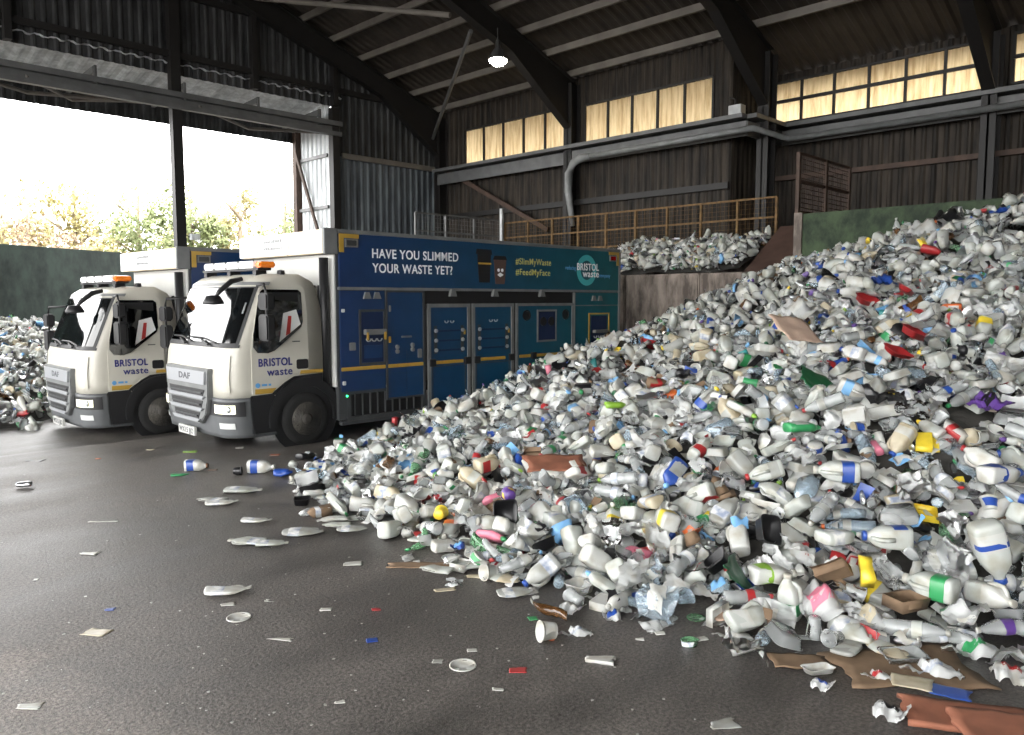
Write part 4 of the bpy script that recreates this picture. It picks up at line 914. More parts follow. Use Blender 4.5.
class Proto:
    """one variant of a litter item: parts are (name, mesh, material key); all share the item's own axes"""
    def __init__(s): s.parts = []

    def add(s, name, mb, key, fix=True): s.parts.append([name, mb, key, fix]); return s

    def deform(s, rng, amp=0.0, scale=8, flat=1.0, bend=0.0, size=SZ, twist=0.0, seed=0):
        zs = [v[2] for p in s.parts for v in p[1].v]; zc = (min(zs) + max(zs)) / 2
        o = Vector((rng.uniform(0, 90), rng.uniform(0, 90), rng.uniform(0, 90)))
        for p in s.parts:
            out = []
            for x, y, z in p[1].v:
                z -= zc
                q = Vector((x, y, z)) * scale + o
                d = noise.noise_vector(q) * amp
                x, y, z = x + d.x, y + d.y, z + d.z * 0.6
                y *= flat; x += bend * z * z * 8
                if twist: c, s_ = math.cos(twist * z), math.sin(twist * z); x, y = x * c - y * s_, x * s_ + y * c
                out.append((x * size, y * size, z * size))
            p[1].v = out
        return s

    def done(s):
        s.meshes = []
        for name, mb, key, fix in s.parts:
            me = mb.mesh(name, 0, fix); me.materials.append(G[key])
            for p in me.polygons: p.use_smooth = True
            s.meshes.append((name, me, key))
        return s


def sq_ring(w, d, z, k=0.45, n=16, cx=0.0, cy=0.0):
    """rounded-square ring: superellipse"""
    out = []
    for i in range(n):
        t = 2 * math.pi * i / n; c, s_ = math.cos(t), math.sin(t)
        out.append((cx + w * math.copysign(abs(c) ** k, c), cy + d * math.copysign(abs(s_) ** k, s_), z))
    return out


def p_milk(rng, v, n=16):
    P_ = Proto(); w, h = 0.058, 0.24
    rs = [(0.7, 0.0, .5), (0.97, 0.006, .5), (1, 0.02, .45), (1, 0.1, .42), (1, 0.135, .45), (0.93, 0.165, .55), (0.72, 0.192, .7), (0.42, 0.214, .9), (0.36, 0.222, 1), (0.36, 0.236, 1)]
    if n < 12: rs = [rs[i] for i in (0, 2, 4, 6, 8, 9)]
    mb = MB().rings([sq_ring(w * a, w * a, z, k, n, cx=-0.012 * max(0, (z - 0.1) / 0.14) if z < 0.21 else -0.012) for a, z, k in rs])
    if n >= 12: mb.tube([(-0.0, 0, 0.205), (0.034, 0, 0.2), (0.056, 0, 0.18), (0.062, 0, 0.14), (0.058, 0, 0.1)], 0.012, 7)
    P_.add('milk_bottle', mb, 'cloudy')
    if v != 3: P_.add('cap', MB().lathe([(0.024, 0.228), (0.025, 0.231), (0.025, 0.246), (0.022, 0.249)], (-0.012, 0, 0), n=12 if n >= 12 else 7), 'green')
    if n >= 12:
        if v in (0, 1, 3): P_.add('label', MB().rings([sq_ring(w * 1.012, w * 1.012, z, .43, n) for z in (0.035, 0.1)], cap=False), 'label', False)
        else: P_.add('label', MB().rings([sq_ring(w * 1.012, w * 1.012, z, .43, n)[2:11] for z in (0.03, 0.105)], cap=False, closed=False), 'label', False)
    a = [dict(amp=0.006), dict(amp=0.02, scale=10, flat=0.85), dict(amp=0.02, scale=12, flat=0.6, bend=0.3), dict(amp=0.03, scale=11, flat=0.75), dict(amp=0.012, scale=9)][v]
    return P_.deform(rng, **a)


def p_drink(rng, v, n=14):
    P_ = Proto(); big = v in (0, 1); r, h = (0.047, 0.31) if big else (0.033, 0.21)
    rs = [(0.55, 0), (0.9, 0.0), (1, 0.02), (1, 0.2), (0.96, 0.22), (1, 0.24), (1, 0.38), (0.95, 0.4), (1, 0.42), (1, 0.6), (0.95, 0.66), (0.7, 0.8), (0.4, 0.89), (0.31, 0.91), (0.31, 0.97)]
    if n < 10: rs = [rs[i] for i in (0, 2, 9, 11, 13, 14)]
    P_.add('drink_bottle', MB().lathe([(a * r, z * h) for a, z in rs], n=n), 'clear')
    rc = 0.35 * r
    if v != 3: P_.add('cap', MB().lathe([(rc, 0.93 * h), (rc, 0.99 * h), (rc * 0.9, h)], n=10), 'blue')
    if n >= 10 and v != 4: P_.add('label', MB().lathe([(r * 1.015, 0.44 * h), (r * 1.015, 0.6 * h)], n=n, cap=False), 'label', False)
    a = [dict(amp=0.005), dict(amp=0.022, scale=12, flat=0.7, bend=0.25), dict(amp=0.004), dict(amp=0.022, scale=16, flat=0.6), dict(amp=0.014, scale=14, flat=0.8, bend=0.8, twist=5)][v]
    return P_.deform(rng, **a)


def p_tray(rng, v, n=20):
    P_ = Proto(); w, d, h = [(0.1, 0.075, 0.045), (0.085, 0.06, 0.03), (0.075, 0.075, 0.06), (0.11, 0.065, 0.035)][v]
    if n < 12: rg = [sq_ring(w * .85, d * .82, 0, .4, n), sq_ring(w, d, h, .4, n), sq_ring(w * .83, d * .8, 0.006, .4, n)]
    else: rg = [sq_ring(w * .84, d * .8, 0, .38, n), sq_ring(w * .96, d * .94, h * .95, .36, n), sq_ring(w * 1.05, d * 1.07, h * .96, .36, n), sq_ring(w * 1.05, d * 1.07, h, .36, n), sq_ring(w * .94, d * .92, h, .36, n), sq_ring(w * .83, d * .79, 0.006, .38, n)]
    P_.add('food_tray', MB().rings(rg), 'clear')
    if v == 0 and n >= 12: P_.add('peeled_lid', MB().grid(lambda u, q: (w * (2 * u - 1) * .98, d * (1.0 - 1.3 * q), h + 0.004 + 0.07 * q * q + 0.008 * math.sin(7 * u)), 6, 5), 'bag', False)
    a = [dict(amp=0.01, scale=9), dict(amp=0.025, scale=10, bend=0.0), dict(amp=0.012), dict(amp=0.03, scale=9)][v]
    return P_.deform(rng, **a)


def p_tub(rng, v, n=18):
    P_ = Proto(); r, h = [(0.05, 0.085), (0.037, 0.07), (0.065, 0.06)][v]
    rs = [(r * .78, 0), (r * .8, 0.002), (r * .97, h * .94), (r * 1.07, h * .95), (r * 1.07, h), (r * .95, h), (r * .78, 0.005)]
    if n < 12: rs = [rs[0], rs[4], rs[5], rs[6]]
    P_.add('plastic_tub', MB().lathe(rs, n=n), 'white')
    if n >= 12: P_.add('printed_sleeve', MB().lathe([(r * .835, h * .2), (r * .955, h * .82)], n=n, cap=False), 'label', False)
    a = [dict(amp=0.006), dict(amp=0.014, scale=12), dict(amp=0.018, scale=10)][v]
    return P_.deform(rng, **a)


def p_can(rng, v, n=16):
    P_ = Proto(); r, h = 0.033, 0.116
    rs = [(r * .7, 0.004), (r * .8, 0), (r, 0.01), (r, h * .3), (r, h * .5), (r, h * .7), (r, h * .88), (r * .82, h * .985), (r * .82, h), (r * .76, h), (r * .74, h * .965)]
    P_.add('drinks_can', MB().lathe([rs[1], rs[2], rs[6], rs[7], rs[8], rs[10]], n=n) if n < 12 else MB().lathe(rs, n=n), 'alu')
    if n >= 12: P_.add('printed_band', MB().lathe([(r * 1.008, 0.012), (r * 1.008, h * .3), (r * 1.008, h * .5), (r * 1.008, h * .7), (r * 1.008, h * .87)], n=n, cap=False), 'red', False)
    a = [dict(amp=0.002), dict(amp=0.016, scale=16, flat=0.7), dict(amp=0.012, scale=18, flat=0.5, bend=1.2)][v]
    return P_.deform(rng, **a)


def p_bag(rng, v, n=20):
    P_ = Proto(); w, d = [(0.15, 0.11), (0.11, 0.09), (0.17, 0.07)][v]; o = rng.uniform(0, 50); k = n if n >= 12 else 6
    def f(u, q):
        x, y = (u - .5) * 2 * w, (q - .5) * 2 * d
        n1 = noise.noise((x * 9 + o, y * 9, o)); n2 = abs(noise.noise((x * 24, y * 24 + o, o))); n3 = noise.noise((x * 5, y * 5, o + 9)); n4 = abs(noise.noise((x * 13 + o, y * 13, 3)))
        return (x * (0.8 + 0.3 * n3) + 0.02 * n1, y * (0.85 + 0.35 * n1), 0.045 * n1 + 0.035 * n2 + 0.05 * n4 + 0.05 * n3 + 0.03 * (1 - (2 * u - 1) ** 2) * (1 - (2 * q - 1) ** 2))
    P_.add('plastic_bag', MB().grid(f, k, max(4, k * 3 // 4)), 'bag', False)
    if n >= 12: P_.add('printed_patch', MB().grid(lambda u, q: tuple(Vector(f(.3 + .4 * u, .3 + .4 * q)) + Vector((0, 0, 0.004))), 6, 4), 'lblue', False)
    return P_.deform(rng, amp=0.0)


def p_deterg(rng, v, n=16):
    P_ = Proto(); w, d, h = [(0.048, 0.03, 0.2), (0.06, 0.035, 0.24), (0.035, 0.035, 0.17)][v]
    rs = [(0.85, 0), (1, 0.02), (1, 0.3), (0.92, 0.45), (0.98, 0.6), (0.9, 0.76), (0.45, 0.87), (0.34, 0.9)]
    if n < 12: rs = [rs[i] for i in (0, 1, 4, 6, 7)]
    P_.add('cleaner_bottle', MB().rings([sq_ring(w * a, d * (a if a > .5 else a * w / d * .9), z * h, .7, n) for a, z in rs]), 'white')
    P_.add('cap', MB().lathe([(w * .33, .89 * h), (w * .33, .98 * h), (w * .2, 1.0 * h), (w * .2, 1.04 * h)], n=10), 'blue')
    if n >= 12: P_.add('label', MB().rings([sq_ring(w * 1.015 * a, d * 1.03 * a, z * h, .7, n)[2:7] for a, z in ((1, .12), (1, .3), (.93, .45), (.97, .58))], cap=False, closed=False), 'label', False)
    a = [dict(amp=0.006), dict(amp=0.014), dict(amp=0.016, flat=0.8)][v]
    return P_.deform(rng, **a)


def p_cup(rng, v, n=16):
    P_ = Proto(); r, h = [(0.042, 0.11), (0.055, 0.09)][v]
    rs = [(r * .68, 0), (r * .7, 0.003), (r * .85, h * .5), (r * .98, h * .96), (r * 1.05, h * .97), (r * 1.05, h), (r * .97, h), (r * .66, 0.006)]
    if n < 12: rs = [rs[0], rs[5], rs[6], rs[7]]
    P_.add('plastic_cup', MB().lathe(rs, n=n), 'clear')
    return P_.deform(rng, **[dict(amp=0.012, scale=12), dict(amp=0.02, scale=12, flat=.75)][v])


def p_lid(rng, v, n=18):
    P_ = Proto(); r = [0.055, 0.07][v]
    P_.add('pot_lid', MB().lathe([(r * .2, 0.002), (r * .85, 0.002), (r * .88, 0.005), (r, 0.005), (r, 0), (r * .96, 0), (r * .9, 0.002)], n=n), 'white')
    return P_.deform(rng, amp=[0.01, 0.002][v], scale=10)


def p_carton(rng, v, n=16):
    P_ = Proto()
    if v == 0:
        w, h = 0.036, 0.19
        mb = MB().rings([[(-w, -w, 0), (w, -w, 0), (w, w, 0), (-w, w, 0)], [(-w, -w, h * .5), (w, -w, h * .5), (w, w, h * .5), (-w, w, h * .5)], [(-w, -w, h * .8), (w, -w, h * .8), (w, w, h * .8), (-w, w, h * .8)], [(-w, -.003, h * .98), (w, -.003, h * .98), (w, .003, h * .98), (-w, .003, h * .98)]])
        P_.add('drinks_carton', mb, 'white')
        P_.add('printed_panel', MB().rings([[(-w * 1.01, -w * 1.01, z), (w * 1.01, -w * 1.01, z), (w * 1.01, w * 1.01, z), (-w * 1.01, w * 1.01, z)] for z in (h * .1, h * .3, h * .5, h * .7)], cap=False), 'red', False)
        return P_.deform(rng, amp=0.014, scale=9)
    w, d, h = 0.075, 0.05, 0.045
    mb = MB().rings([[(-w, -d, h), (w, -d, h), (w, d, h), (-w, d, h)], [(-w, -d, 0), (w, -d, 0), (w, d, 0), (-w, d, 0)], [(-w * .97, -d * .96, 0.003), (w * .97, -d * .96, 0.003), (w * .97, d * .96, 0.003), (-w * .97, d * .96, 0.003)][::1], [(-w * .97, -d * .96, h), (w * .97, -d * .96, h), (w * .97, d * .96, h), (-w * .97, d * .96, h)]], cap=False)
    mb.add([(-w * .97, -d * .96, .003), (w * .97, -d * .96, .003), (w * .97, d * .96, .003), (-w * .97, d * .96, .003)], [(0, 1, 2, 3)])
    P_.add('drinks_carton', mb, 'card', False)
    P_.add('open_flap', MB().grid(lambda u, q: (w * (2 * u - 1), d + 0.045 * q, h - 0.015 * q), 4, 3), 'card', False)
    return P_.deform(rng, amp=0.016, scale=8)


KINDS = [  # builder, variants, how many, body colours (key, words, weight), accent colours
    ('milk_bottle', p_milk, 5, 300, [('cloudy', 'cloudy', 5), ('white', 'white', 4), ('greyw', 'greyish', 2), ('ivory', 'ivory', 1)]),
    ('drink_bottle', p_drink, 5, 300, [('clear', 'clear', 7), ('clearb', 'bluish clear', 2), ('clearg', 'green tinted', 1), ('clearn', 'brown tinted', 1)]),
    ('food_tray', p_tray, 4, 290, [('clear', 'clear', 5), ('white', 'white', 4), ('black', 'black', 2), ('clearb', 'bluish clear', 1), ('lblue', 'pale blue', .4), ('cloudy', 'cloudy', 2)]),
    ('plastic_tub', p_tub, 3, 230, [('white', 'white', 5), ('cloudy', 'cloudy', 3), ('ivory', 'ivory', 1), ('clear', 'clear', 2)]),
    ('drinks_can', p_can, 3, 100, [('alu', 'silver', 1)]),
    ('plastic_bag', p_bag, 3, 290, [('bag', 'cloudy', 5), ('bagw', 'white', 4), ('clear', 'clear', 4), ('clearb', 'bluish', .8), ('black', 'black', .4)]),
    ('cleaner_bottle', p_deterg, 3, 120, [('white', 'white', 5), ('cloudy', 'cloudy', 2), ('red', 'red', .5), ('blue', 'blue', .7), ('pink', 'pink', .6), ('teal', 'teal', .6), ('orange', 'orange', .3), ('purple', 'purple', .4), ('black', 'black', .7)]),
    ('plastic_cup', p_cup, 2, 170, [('clear', 'clear', 5), ('bag', 'frosted', 2), ('white', 'white', 2)]),
    ('pot_lid', p_lid, 2, 100, [('white', 'white', 3), ('cloudy', 'cloudy', 2), ('clear', 'clear', 2), ('blue', 'blue', .3), ('red', 'red', .3), ('green', 'green', .3)]),
    ('drinks_carton', p_carton, 2, 70, [('white', 'white', 2), ('card', 'brown', 2), ('yellow', 'yellow', .4)]),
]
ACC = [('green', 'green', 3), ('blue', 'blue', 2.5), ('red', 'red', 1.3), ('white', 'white', 6), ('greyw', 'grey', 3), ('black', 'black', .6), ('lblue', 'pale blue', 1), ('yellow', 'yellow', .7), ('orange', 'orange', .5), ('purple', 'purple', .4), ('lime', 'lime', .6), ('dgreen', 'dark green', .6)]
LAB = [('label', 'pale', 8), ('greyw', 'grey', 5), ('cloudy', 'cloudy', 5), ('blue', 'blue', 1.6), ('green', 'green', 1.6), ('red', 'red', .9), ('lblue', 'pale blue', 1), ('white', 'white', 5), ('black', 'black', .5), ('yellow', 'yellow', .5), ('purple', 'purple', .2), ('orange', 'orange', .3)]
def pick(rng, opts): return rng.choices(opts, [o[2] for o in opts])[0]
rngp = random.Random(11)
PROTO = {k: [f(rngp, v).done() for v in range(nv)] for k, f, nv, cnt, cols in KINDS}
# ---- END OF PROTOTYPES
# where each loose thing came to rest: {(kind, variant): x, y, z in millimetres and three angles in hundredths of a radian, over and over}
REST = {
(0, 0): [7150,7960,524,191,66,-94,7865,7108,854,153,-15,-51,6848,5298,853,157,-33,195,10920,4086,2195,-142,10,65,7185,6066,959,-124,-57,233,4428,3306,118,234,-71,128,9210,3186,1779,90,66,35,5482,8490,134,121,-295,29,6180,4638,702,-161,-65,-127,6098,1040,328,237,-138,32,6220,6347,506,210,5,-225,7804,4160,1288,-123,11,-196,5874,4044,739,-145,31,-96,7378,3449,1199,-190,-75,-159,6432,7194,521,119,100,-35,10759,1878,2269,-150,71,-2,6905,4650,968,208,-193,30,5478,7743,225,-101,252,-53,9206,1844,1674,231,14,-119,7270,2800,1262,119,305,39,4067,3768,98,237,73,-127,6318,7302,378,-184,142,-74,11562,3567,2346,189,46,-32,4984,3312,424,-142,-128,-82,4786,2206,160,9,1,-146,6380,6177,592,157,41,216,7776,4338,1392,171,-33,195,5329,8372,74,166,-3,-217,6636,5237,722,-267,-137,38,4396,3482,175,223,25,127,7200,4244,1061,-146,175,-74,6432,9103,75,140,312,-17,4448,3686,100,-205,-81,124,6775,2227,926,-236,-25,142,8777,2360,1670,59,28,-227,6832,4068,1100,-54,-32,311,6446,1228,554,-189,6,-204,9488,3409,1664,136,-11,129,5924,3172,686,256,57,84,5964,8356,228,202,244,-24,7532,1372,1132,26,-144,-262,6902,5824,776,182,-24,-52,7421,6440,941,-107,51,-85,5842,2945,694,184,-37,-246,5225,1532,76,-177,4,283,7183,5330,924,233,41,25,5696,8796,96,-226,68,22,9137,5495,1561,-278,24,-125],
(0, 1): [6130,1340,406,-121,-53,-38,9095,2560,1712,-62,223,-143,5082,3666,348,196,7,181,8554,4939,1398,-130,-24,-175,4519,7902,64,157,2,-170,4775,4224,232,167,1,-19,6746,4932,900,-197,90,-120,9769,1732,1907,146,24,-216,5405,3387,400,-162,214,2,9328,2553,1875,56,172,-191,5259,6250,419,-290,-29,-86,8402,4224,1512,171,27,88,4184,5609,142,-108,-205,-76,9971,1310,1894,212,-49,-96,6076,8315,309,-138,-86,243,5530,743,96,-144,18,-123,7780,6412,980,219,32,25,9022,2832,1646,156,5,-292,6020,9498,63,159,-13,246,7432,5764,927,208,36,-31,9665,2860,1944,8,-188,22,9678,2318,1850,-256,117,4,6573,7158,599,-117,264,-42,6447,6739,504,112,4,154,4770,2898,137,168,75,215,5369,7082,215,-153,-33,-118,10364,4624,1890,104,261,-99,10190,4554,1968,86,177,-122,10082,3868,1942,129,-58,234,6486,5349,660,-168,257,-21,6366,4979,788,-92,-214,-39,5642,8066,226,164,-15,-86,10606,2697,2210,-28,172,-158,11859,3033,2516,122,25,182,5554,6513,386,-175,-71,-67,9008,2007,1714,-79,-237,110,11762,1391,2590,-169,86,1,9034,2372,1742,172,46,144,6770,3490,998,191,-4,241,8212,2174,1367,160,0,259,8119,6899,934,-94,-290,-45,7944,5357,1194,-228,33,-97,9801,3180,1846,-29,-95,307,5061,4447,289,-157,-198,-52,6169,7912,410,-163,-44,-247,6844,7616,502,-213,13,-67,5914,426,91,-146,-22,-36,6528,4440,836,150,-36,11,4996,3802,308,-130,32,-86,9808,4964,1702,68,-46,31,6168,4838,791,-105,53,282,8874,6782,1130,120,-94,92,6562,7444,454,-248,-33,39,7402,5364,972,-121,281,64,4528,6264,148,94,204,-17,7184,7292,720,191,-61,217,6210,6896,566,-228,-4,-35,9430,4458,1768,-121,270,75,4518,6914,108,-208,-206,31,7048,5156,906,-177,-88,-158,4420,4458,212,-208,3,-146,5962,3600,787,-82,-88,-228,8556,1828,1446,116,33,307,5155,816,70,-160,-3,137,6026,7428,344,148,52,-7,6834,3112,1006,183,42,-137,7976,6557,918,-178,116,-125,10334,2732,2075,146,6,208,8056,2745,1470,-96,6,233,5586,5654,422,-38,-219,154,5091,6236,310,165,-56,-57,6585,6626,650,-96,-278,-83,9571,3248,1752,109,-308,-2,5518,2924,425,165,267,35],
(0, 2): [4672,5426,114,-133,215,19,5868,7438,346,-128,12,-286,5774,2823,570,112,33,-296,5464,5396,404,149,-258,-33,4066,6440,78,95,-245,44,7471,6022,954,-138,-56,-241,4561,5228,138,-38,-289,124,9136,3833,1813,-190,42,157,8426,1333,1310,-198,18,228,6306,3058,825,-114,-29,-248,12596,1951,2874,-125,7,-223,4097,4856,48,-175,3,-185,9726,4822,1658,-121,287,-34,7482,4308,1150,-113,-223,-17,5552,5262,354,62,-245,48,5992,5046,613,-103,-287,32,5402,4497,506,199,58,193,7126,906,782,-132,-30,-137,8123,5679,1162,104,236,-31,7273,4530,1110,-166,200,68,9811,4092,1932,102,-250,-12,7879,964,1094,-138,252,20,4548,2638,62,169,36,-260,5946,4678,614,-174,35,-206,6290,3351,800,-124,-20,-116,6815,6564,794,142,30,124,5755,4466,524,113,75,131,5997,7262,297,152,70,75,9236,2382,1708,216,-62,-93,9700,5294,1555,170,6,262,6966,3724,998,183,22,-183,4403,2277,106,116,-85,146,8428,2842,1587,-181,-93,-135,7602,6608,970,-140,-56,-30,6048,5151,510,70,-270,-27,5758,828,142,228,-73,-22,7875,2800,1288,-155,-45,-43,4690,6495,81,-145,263,-28,5338,3129,335,208,-17,-122,4961,5364,242,48,-73,290,6210,2450,690,181,13,29,10166,2011,2006,-151,260,-31,4482,4239,226,160,-67,16,4444,5268,162,194,-34,214,10430,2626,2179,-169,1,-292,8136,5316,1234,-172,-214,-3,7266,6245,837,151,-27,60,8642,6170,1134,122,-46,62,7356,7659,626,139,-294,0,5770,7440,214,-177,-9,127,6848,3318,978,155,34,253,9940,4684,1710,141,8,-2,10194,3112,2016,-207,-36,54,9512,1558,1779,179,-15,-9,7442,2653,1278,-213,73,162,8435,4400,1488,91,-76,-167,9357,3206,1696,-122,-68,-121],
(0, 3): [11676,3871,2347,-265,77,102,5118,2026,124,-112,5,-99,6532,7012,522,-117,-261,-69,5136,3562,466,-177,-28,-50,6188,5374,608,139,2,159,4766,1795,58,163,1,-34,8834,5836,1250,-74,-264,77,8773,5355,1486,-150,-10,285,5575,4323,547,-182,-35,-142,7106,6866,796,-123,49,-296,5442,2549,356,172,-87,20,10060,1617,1982,-135,-52,-171,5341,2994,456,-97,17,-167,9980,3070,1980,202,49,203,5052,8304,63,-159,2,-194,6650,8472,320,43,244,-159,5870,2511,546,-112,-3,-113,8980,1861,1668,85,5,33,5380,2026,274,-90,-103,-196,5254,1824,133,121,269,-22,7915,3186,1394,-119,-72,-195,7618,3676,1214,201,33,-213,6328,6823,605,-2,209,-190,10676,2096,2204,139,-31,46,8132,4339,1374,-17,198,-79,8770,3054,1587,158,2,109,4872,3123,198,39,-217,-1,10490,2282,2152,40,176,25,9926,2682,1868,197,-17,-106,8700,4342,1505,-108,274,11,4621,3717,198,-211,-49,-125,5636,2582,503,-228,-17,-24,8372,1691,1380,-194,-66,18,5632,8412,94,171,192,36,4490,5502,120,-180,-69,-171,9013,2928,1760,-173,23,79,6737,8126,439,-148,38,-27,8733,2540,1636,112,12,-141,6132,6774,495,-132,261,56,8878,3139,1638,-41,252,129,8134,4735,1422,175,-40,153,6735,7132,555,-223,86,121,10999,1890,2344,42,206,-115,11383,3492,2370,-213,-31,131,6952,8178,430,-65,288,102,4315,4200,176,190,-3,180,5358,4222,408,164,-293,13,10962,2959,2385,-116,7,-180,10572,2520,2200,-261,39,-29,8524,2970,1585,183,80,173,9574,3006,1872,289,105,-43,8902,3652,1580,-166,48,209,10470,979,2064,170,-28,-10,6193,5824,594,125,298,38,6043,1954,540,-189,7,237,7302,4049,1144,114,42,-291,7496,6184,882,-145,7,144,5742,440,106,-123,40,-73],
(0, 4): [5216,2822,333,89,24,207,9394,3766,1787,79,-268,29,9558,3938,1878,-19,-70,200,5794,7044,389,-113,-277,32,11912,2564,2606,129,-95,58,6977,3298,1082,236,-24,16,5293,5729,353,-136,40,-162,7125,1478,834,7,-101,-222,6708,5836,732,-145,-22,-116,6682,3762,1051,-65,-12,-30,8290,2434,1507,-158,-41,-77,4304,6368,72,-171,-15,-216,5520,6828,398,-213,12,-103,7780,3796,1384,68,-81,59,6984,6142,932,52,-86,88,5093,3432,294,127,295,-34,8908,3422,1686,-11,-35,-10,6856,1659,854,59,113,209,7288,5562,1049,129,-234,-93,5223,6056,377,-170,34,-144,4298,5078,72,160,6,-90,9715,4096,1847,194,68,-4,7388,2485,1186,-107,210,109,6844,1118,638,-162,-59,-125,5264,5592,456,259,-174,37,7672,6772,894,190,59,167,4412,4659,209,-128,21,134,6976,3026,1202,-50,72,311,11251,3238,2332,-206,-25,70,9526,4588,1812,240,70,155,5049,5650,354,97,70,302,8520,4841,1508,92,-296,-77,9398,2299,1779,230,26,-107,6111,4210,782,-85,-85,-263,8228,3206,1538,-194,194,-60,5522,1226,229,116,-137,3,4018,5520,72,-171,-14,-121,8894,4180,1673,106,-236,-40,7320,5152,994,110,-25,156,11217,3909,2259,-150,-42,38,6152,7639,340,256,52,-54,7078,6402,866,-241,36,-13,5546,3378,478,-108,-285,7,8060,6338,942,199,-46,0,5002,4876,230,-192,8,150,8618,4372,1608,-196,53,181,8874,4450,1602,-314,61,91,9393,5042,1624,233,39,-145,9212,4450,1720,185,64,-9,5270,7300,189,-166,136,-6,7578,4342,1220,77,205,-1,4414,5785,140,188,7,19,5022,7470,112,144,226,48,4571,3876,168,38,250,-152,5968,6410,458,115,126,94,11704,2556,2630,-69,-87,313,9284,5277,1588,-103,-16,206,11856,3315,2474,119,16,115,7089,6555,887,-246,-109,-83,6967,802,646,-34,189,-119,4756,2581,146,128,-251,-79,9616,1835,1843,134,-270,63,8236,4930,1418,-122,109,-183],
(1, 0): [7876,2788,1402,-140,-114,-118,5087,6508,342,29,-221,-6,6888,996,712,-135,99,-111,9693,2588,1880,120,-80,-175,7662,5134,1136,222,-7,-203,6550,4842,730,-97,102,-225,5858,5300,548,-179,85,154,8695,3327,1694,144,-55,100,4916,1966,60,-161,-45,61,8914,1758,1612,-189,-63,-152,6161,5654,632,-154,8,-114,11298,3048,2432,173,-19,-109,4170,5208,112,-179,39,-24,9258,3436,1694,304,84,72,6558,2404,824,234,63,-32,6868,2921,1162,-22,201,162,4316,3574,72,152,-6,-304,4720,2962,235,-127,-22,-163,6736,1268,617,81,-208,34,7774,5724,1073,-91,230,6,6272,5328,734,-103,-206,94,7596,1996,1225,-189,12,111,9237,3800,1728,-152,189,-112,5633,2374,532,-197,-10,154,8644,4562,1447,-119,-102,-131,7218,1395,1017,181,-34,-36,11389,2516,2415,-148,62,-41,6103,4350,816,154,-47,147,6298,7528,327,-158,84,-51,10509,2972,2174,-70,-112,-173,5872,1210,223,-189,-172,90,7618,2122,1268,37,-198,-97,5703,2205,424,-148,-237,34,7958,1500,1207,-116,48,-95,11374,2072,2511,208,27,-163,6576,3371,954,174,7,222,11448,1864,2502,-74,245,149,9771,4718,1794,-117,-217,8,5004,1501,80,169,-278,15,7900,5681,1030,-165,-79,212,5246,3990,442,75,-165,94,7025,6006,810,105,-168,-125,7828,4000,1316,-154,58,-183,6460,6464,548,-157,-23,278,5120,1324,93,-130,82,13,7104,1016,662,-154,-132,12,7088,3622,1124,30,223,-22,4792,6239,148,-169,-1,13,5384,3626,436,-169,23,218,10890,2778,2327,102,54,104,7964,2290,1294,-111,-220,126,6139,8954,88,-131,93,223,5396,4090,526,-137,271,30,6772,5990,738,-173,-142,-128,8948,4968,1562,-172,11,-194,7166,1312,885,116,59,263,5042,3791,430,-139,14,190],
(1, 1): [6440,1802,720,197,-74,-98,5076,7070,240,-113,-252,-33,5907,5346,450,107,-34,306,5912,2266,532,113,-54,-293,8383,6692,1004,-197,-30,108,11288,2497,2485,-196,-203,-25,7718,2569,1218,-168,-48,-226,9397,2970,1869,-217,-94,63,8042,6854,866,170,20,-257,9886,2040,1931,60,-235,23,9660,3718,1822,59,-197,-57,8182,1865,1395,111,-227,-76,10032,1979,2042,-105,-63,-169,7368,3763,1125,123,10,300,4540,4560,78,-132,-6,-190,7831,3658,1410,-175,-83,-68,6699,7592,450,-125,1,-271,6180,1652,489,-127,23,-168,6145,8206,338,169,-70,209,6320,7476,455,154,-172,102,4786,4642,184,-118,-293,-53,4118,4139,117,-146,2,180,5502,6038,420,242,-49,-159,7999,7024,903,150,-252,-34,11598,2182,2520,-17,-218,-146,8510,6144,1156,120,-271,-33,8271,6564,1053,160,-9,243,5784,2284,484,-127,-298,-6,7280,1404,834,110,38,277,5213,6478,264,-130,3,-221,6560,4087,920,-138,-251,68,10365,3068,2128,-13,-226,-111,10586,4404,1986,126,-18,161,11913,3186,2514,64,-96,238,9827,1540,1895,155,-44,-147,8577,2452,1494,-150,261,51,9988,3256,1982,-239,-97,110,6643,7782,446,-94,-32,212,10546,2870,2282,-22,-114,-297,5683,3448,662,109,27,-125,6153,6942,428,128,282,44,8576,5092,1362,-156,-56,199,11364,3578,2260,-174,13,189,5800,8881,53,161,-14,92,5782,4230,610,153,24,-18,6149,7330,406,-159,-293,7,4085,3957,138,133,30,118,5682,1752,369,143,-81,214,11281,2330,2486,218,-49,-95,10376,2038,2122,-39,-259,123,5687,5266,412,-119,-27,241,4229,4458,66,59,-181,142,9494,4108,1780,147,-213,-98,6742,6754,633,-124,-25,307,7892,5962,1005,-112,-28,-308,7768,7558,691,-100,-288,-68,5286,4748,388,-238,-103,-100,10720,3921,2105,-172,38,211,7367,1368,999,165,-16,-114,7864,5215,1151,197,-37,-209,10063,5314,1594,-137,-238,42,5814,7848,218,159,-261,-23,8834,1655,1621,-95,-112,-200,7241,1164,830,-254,39,174,6539,1280,647,126,-240,-7],
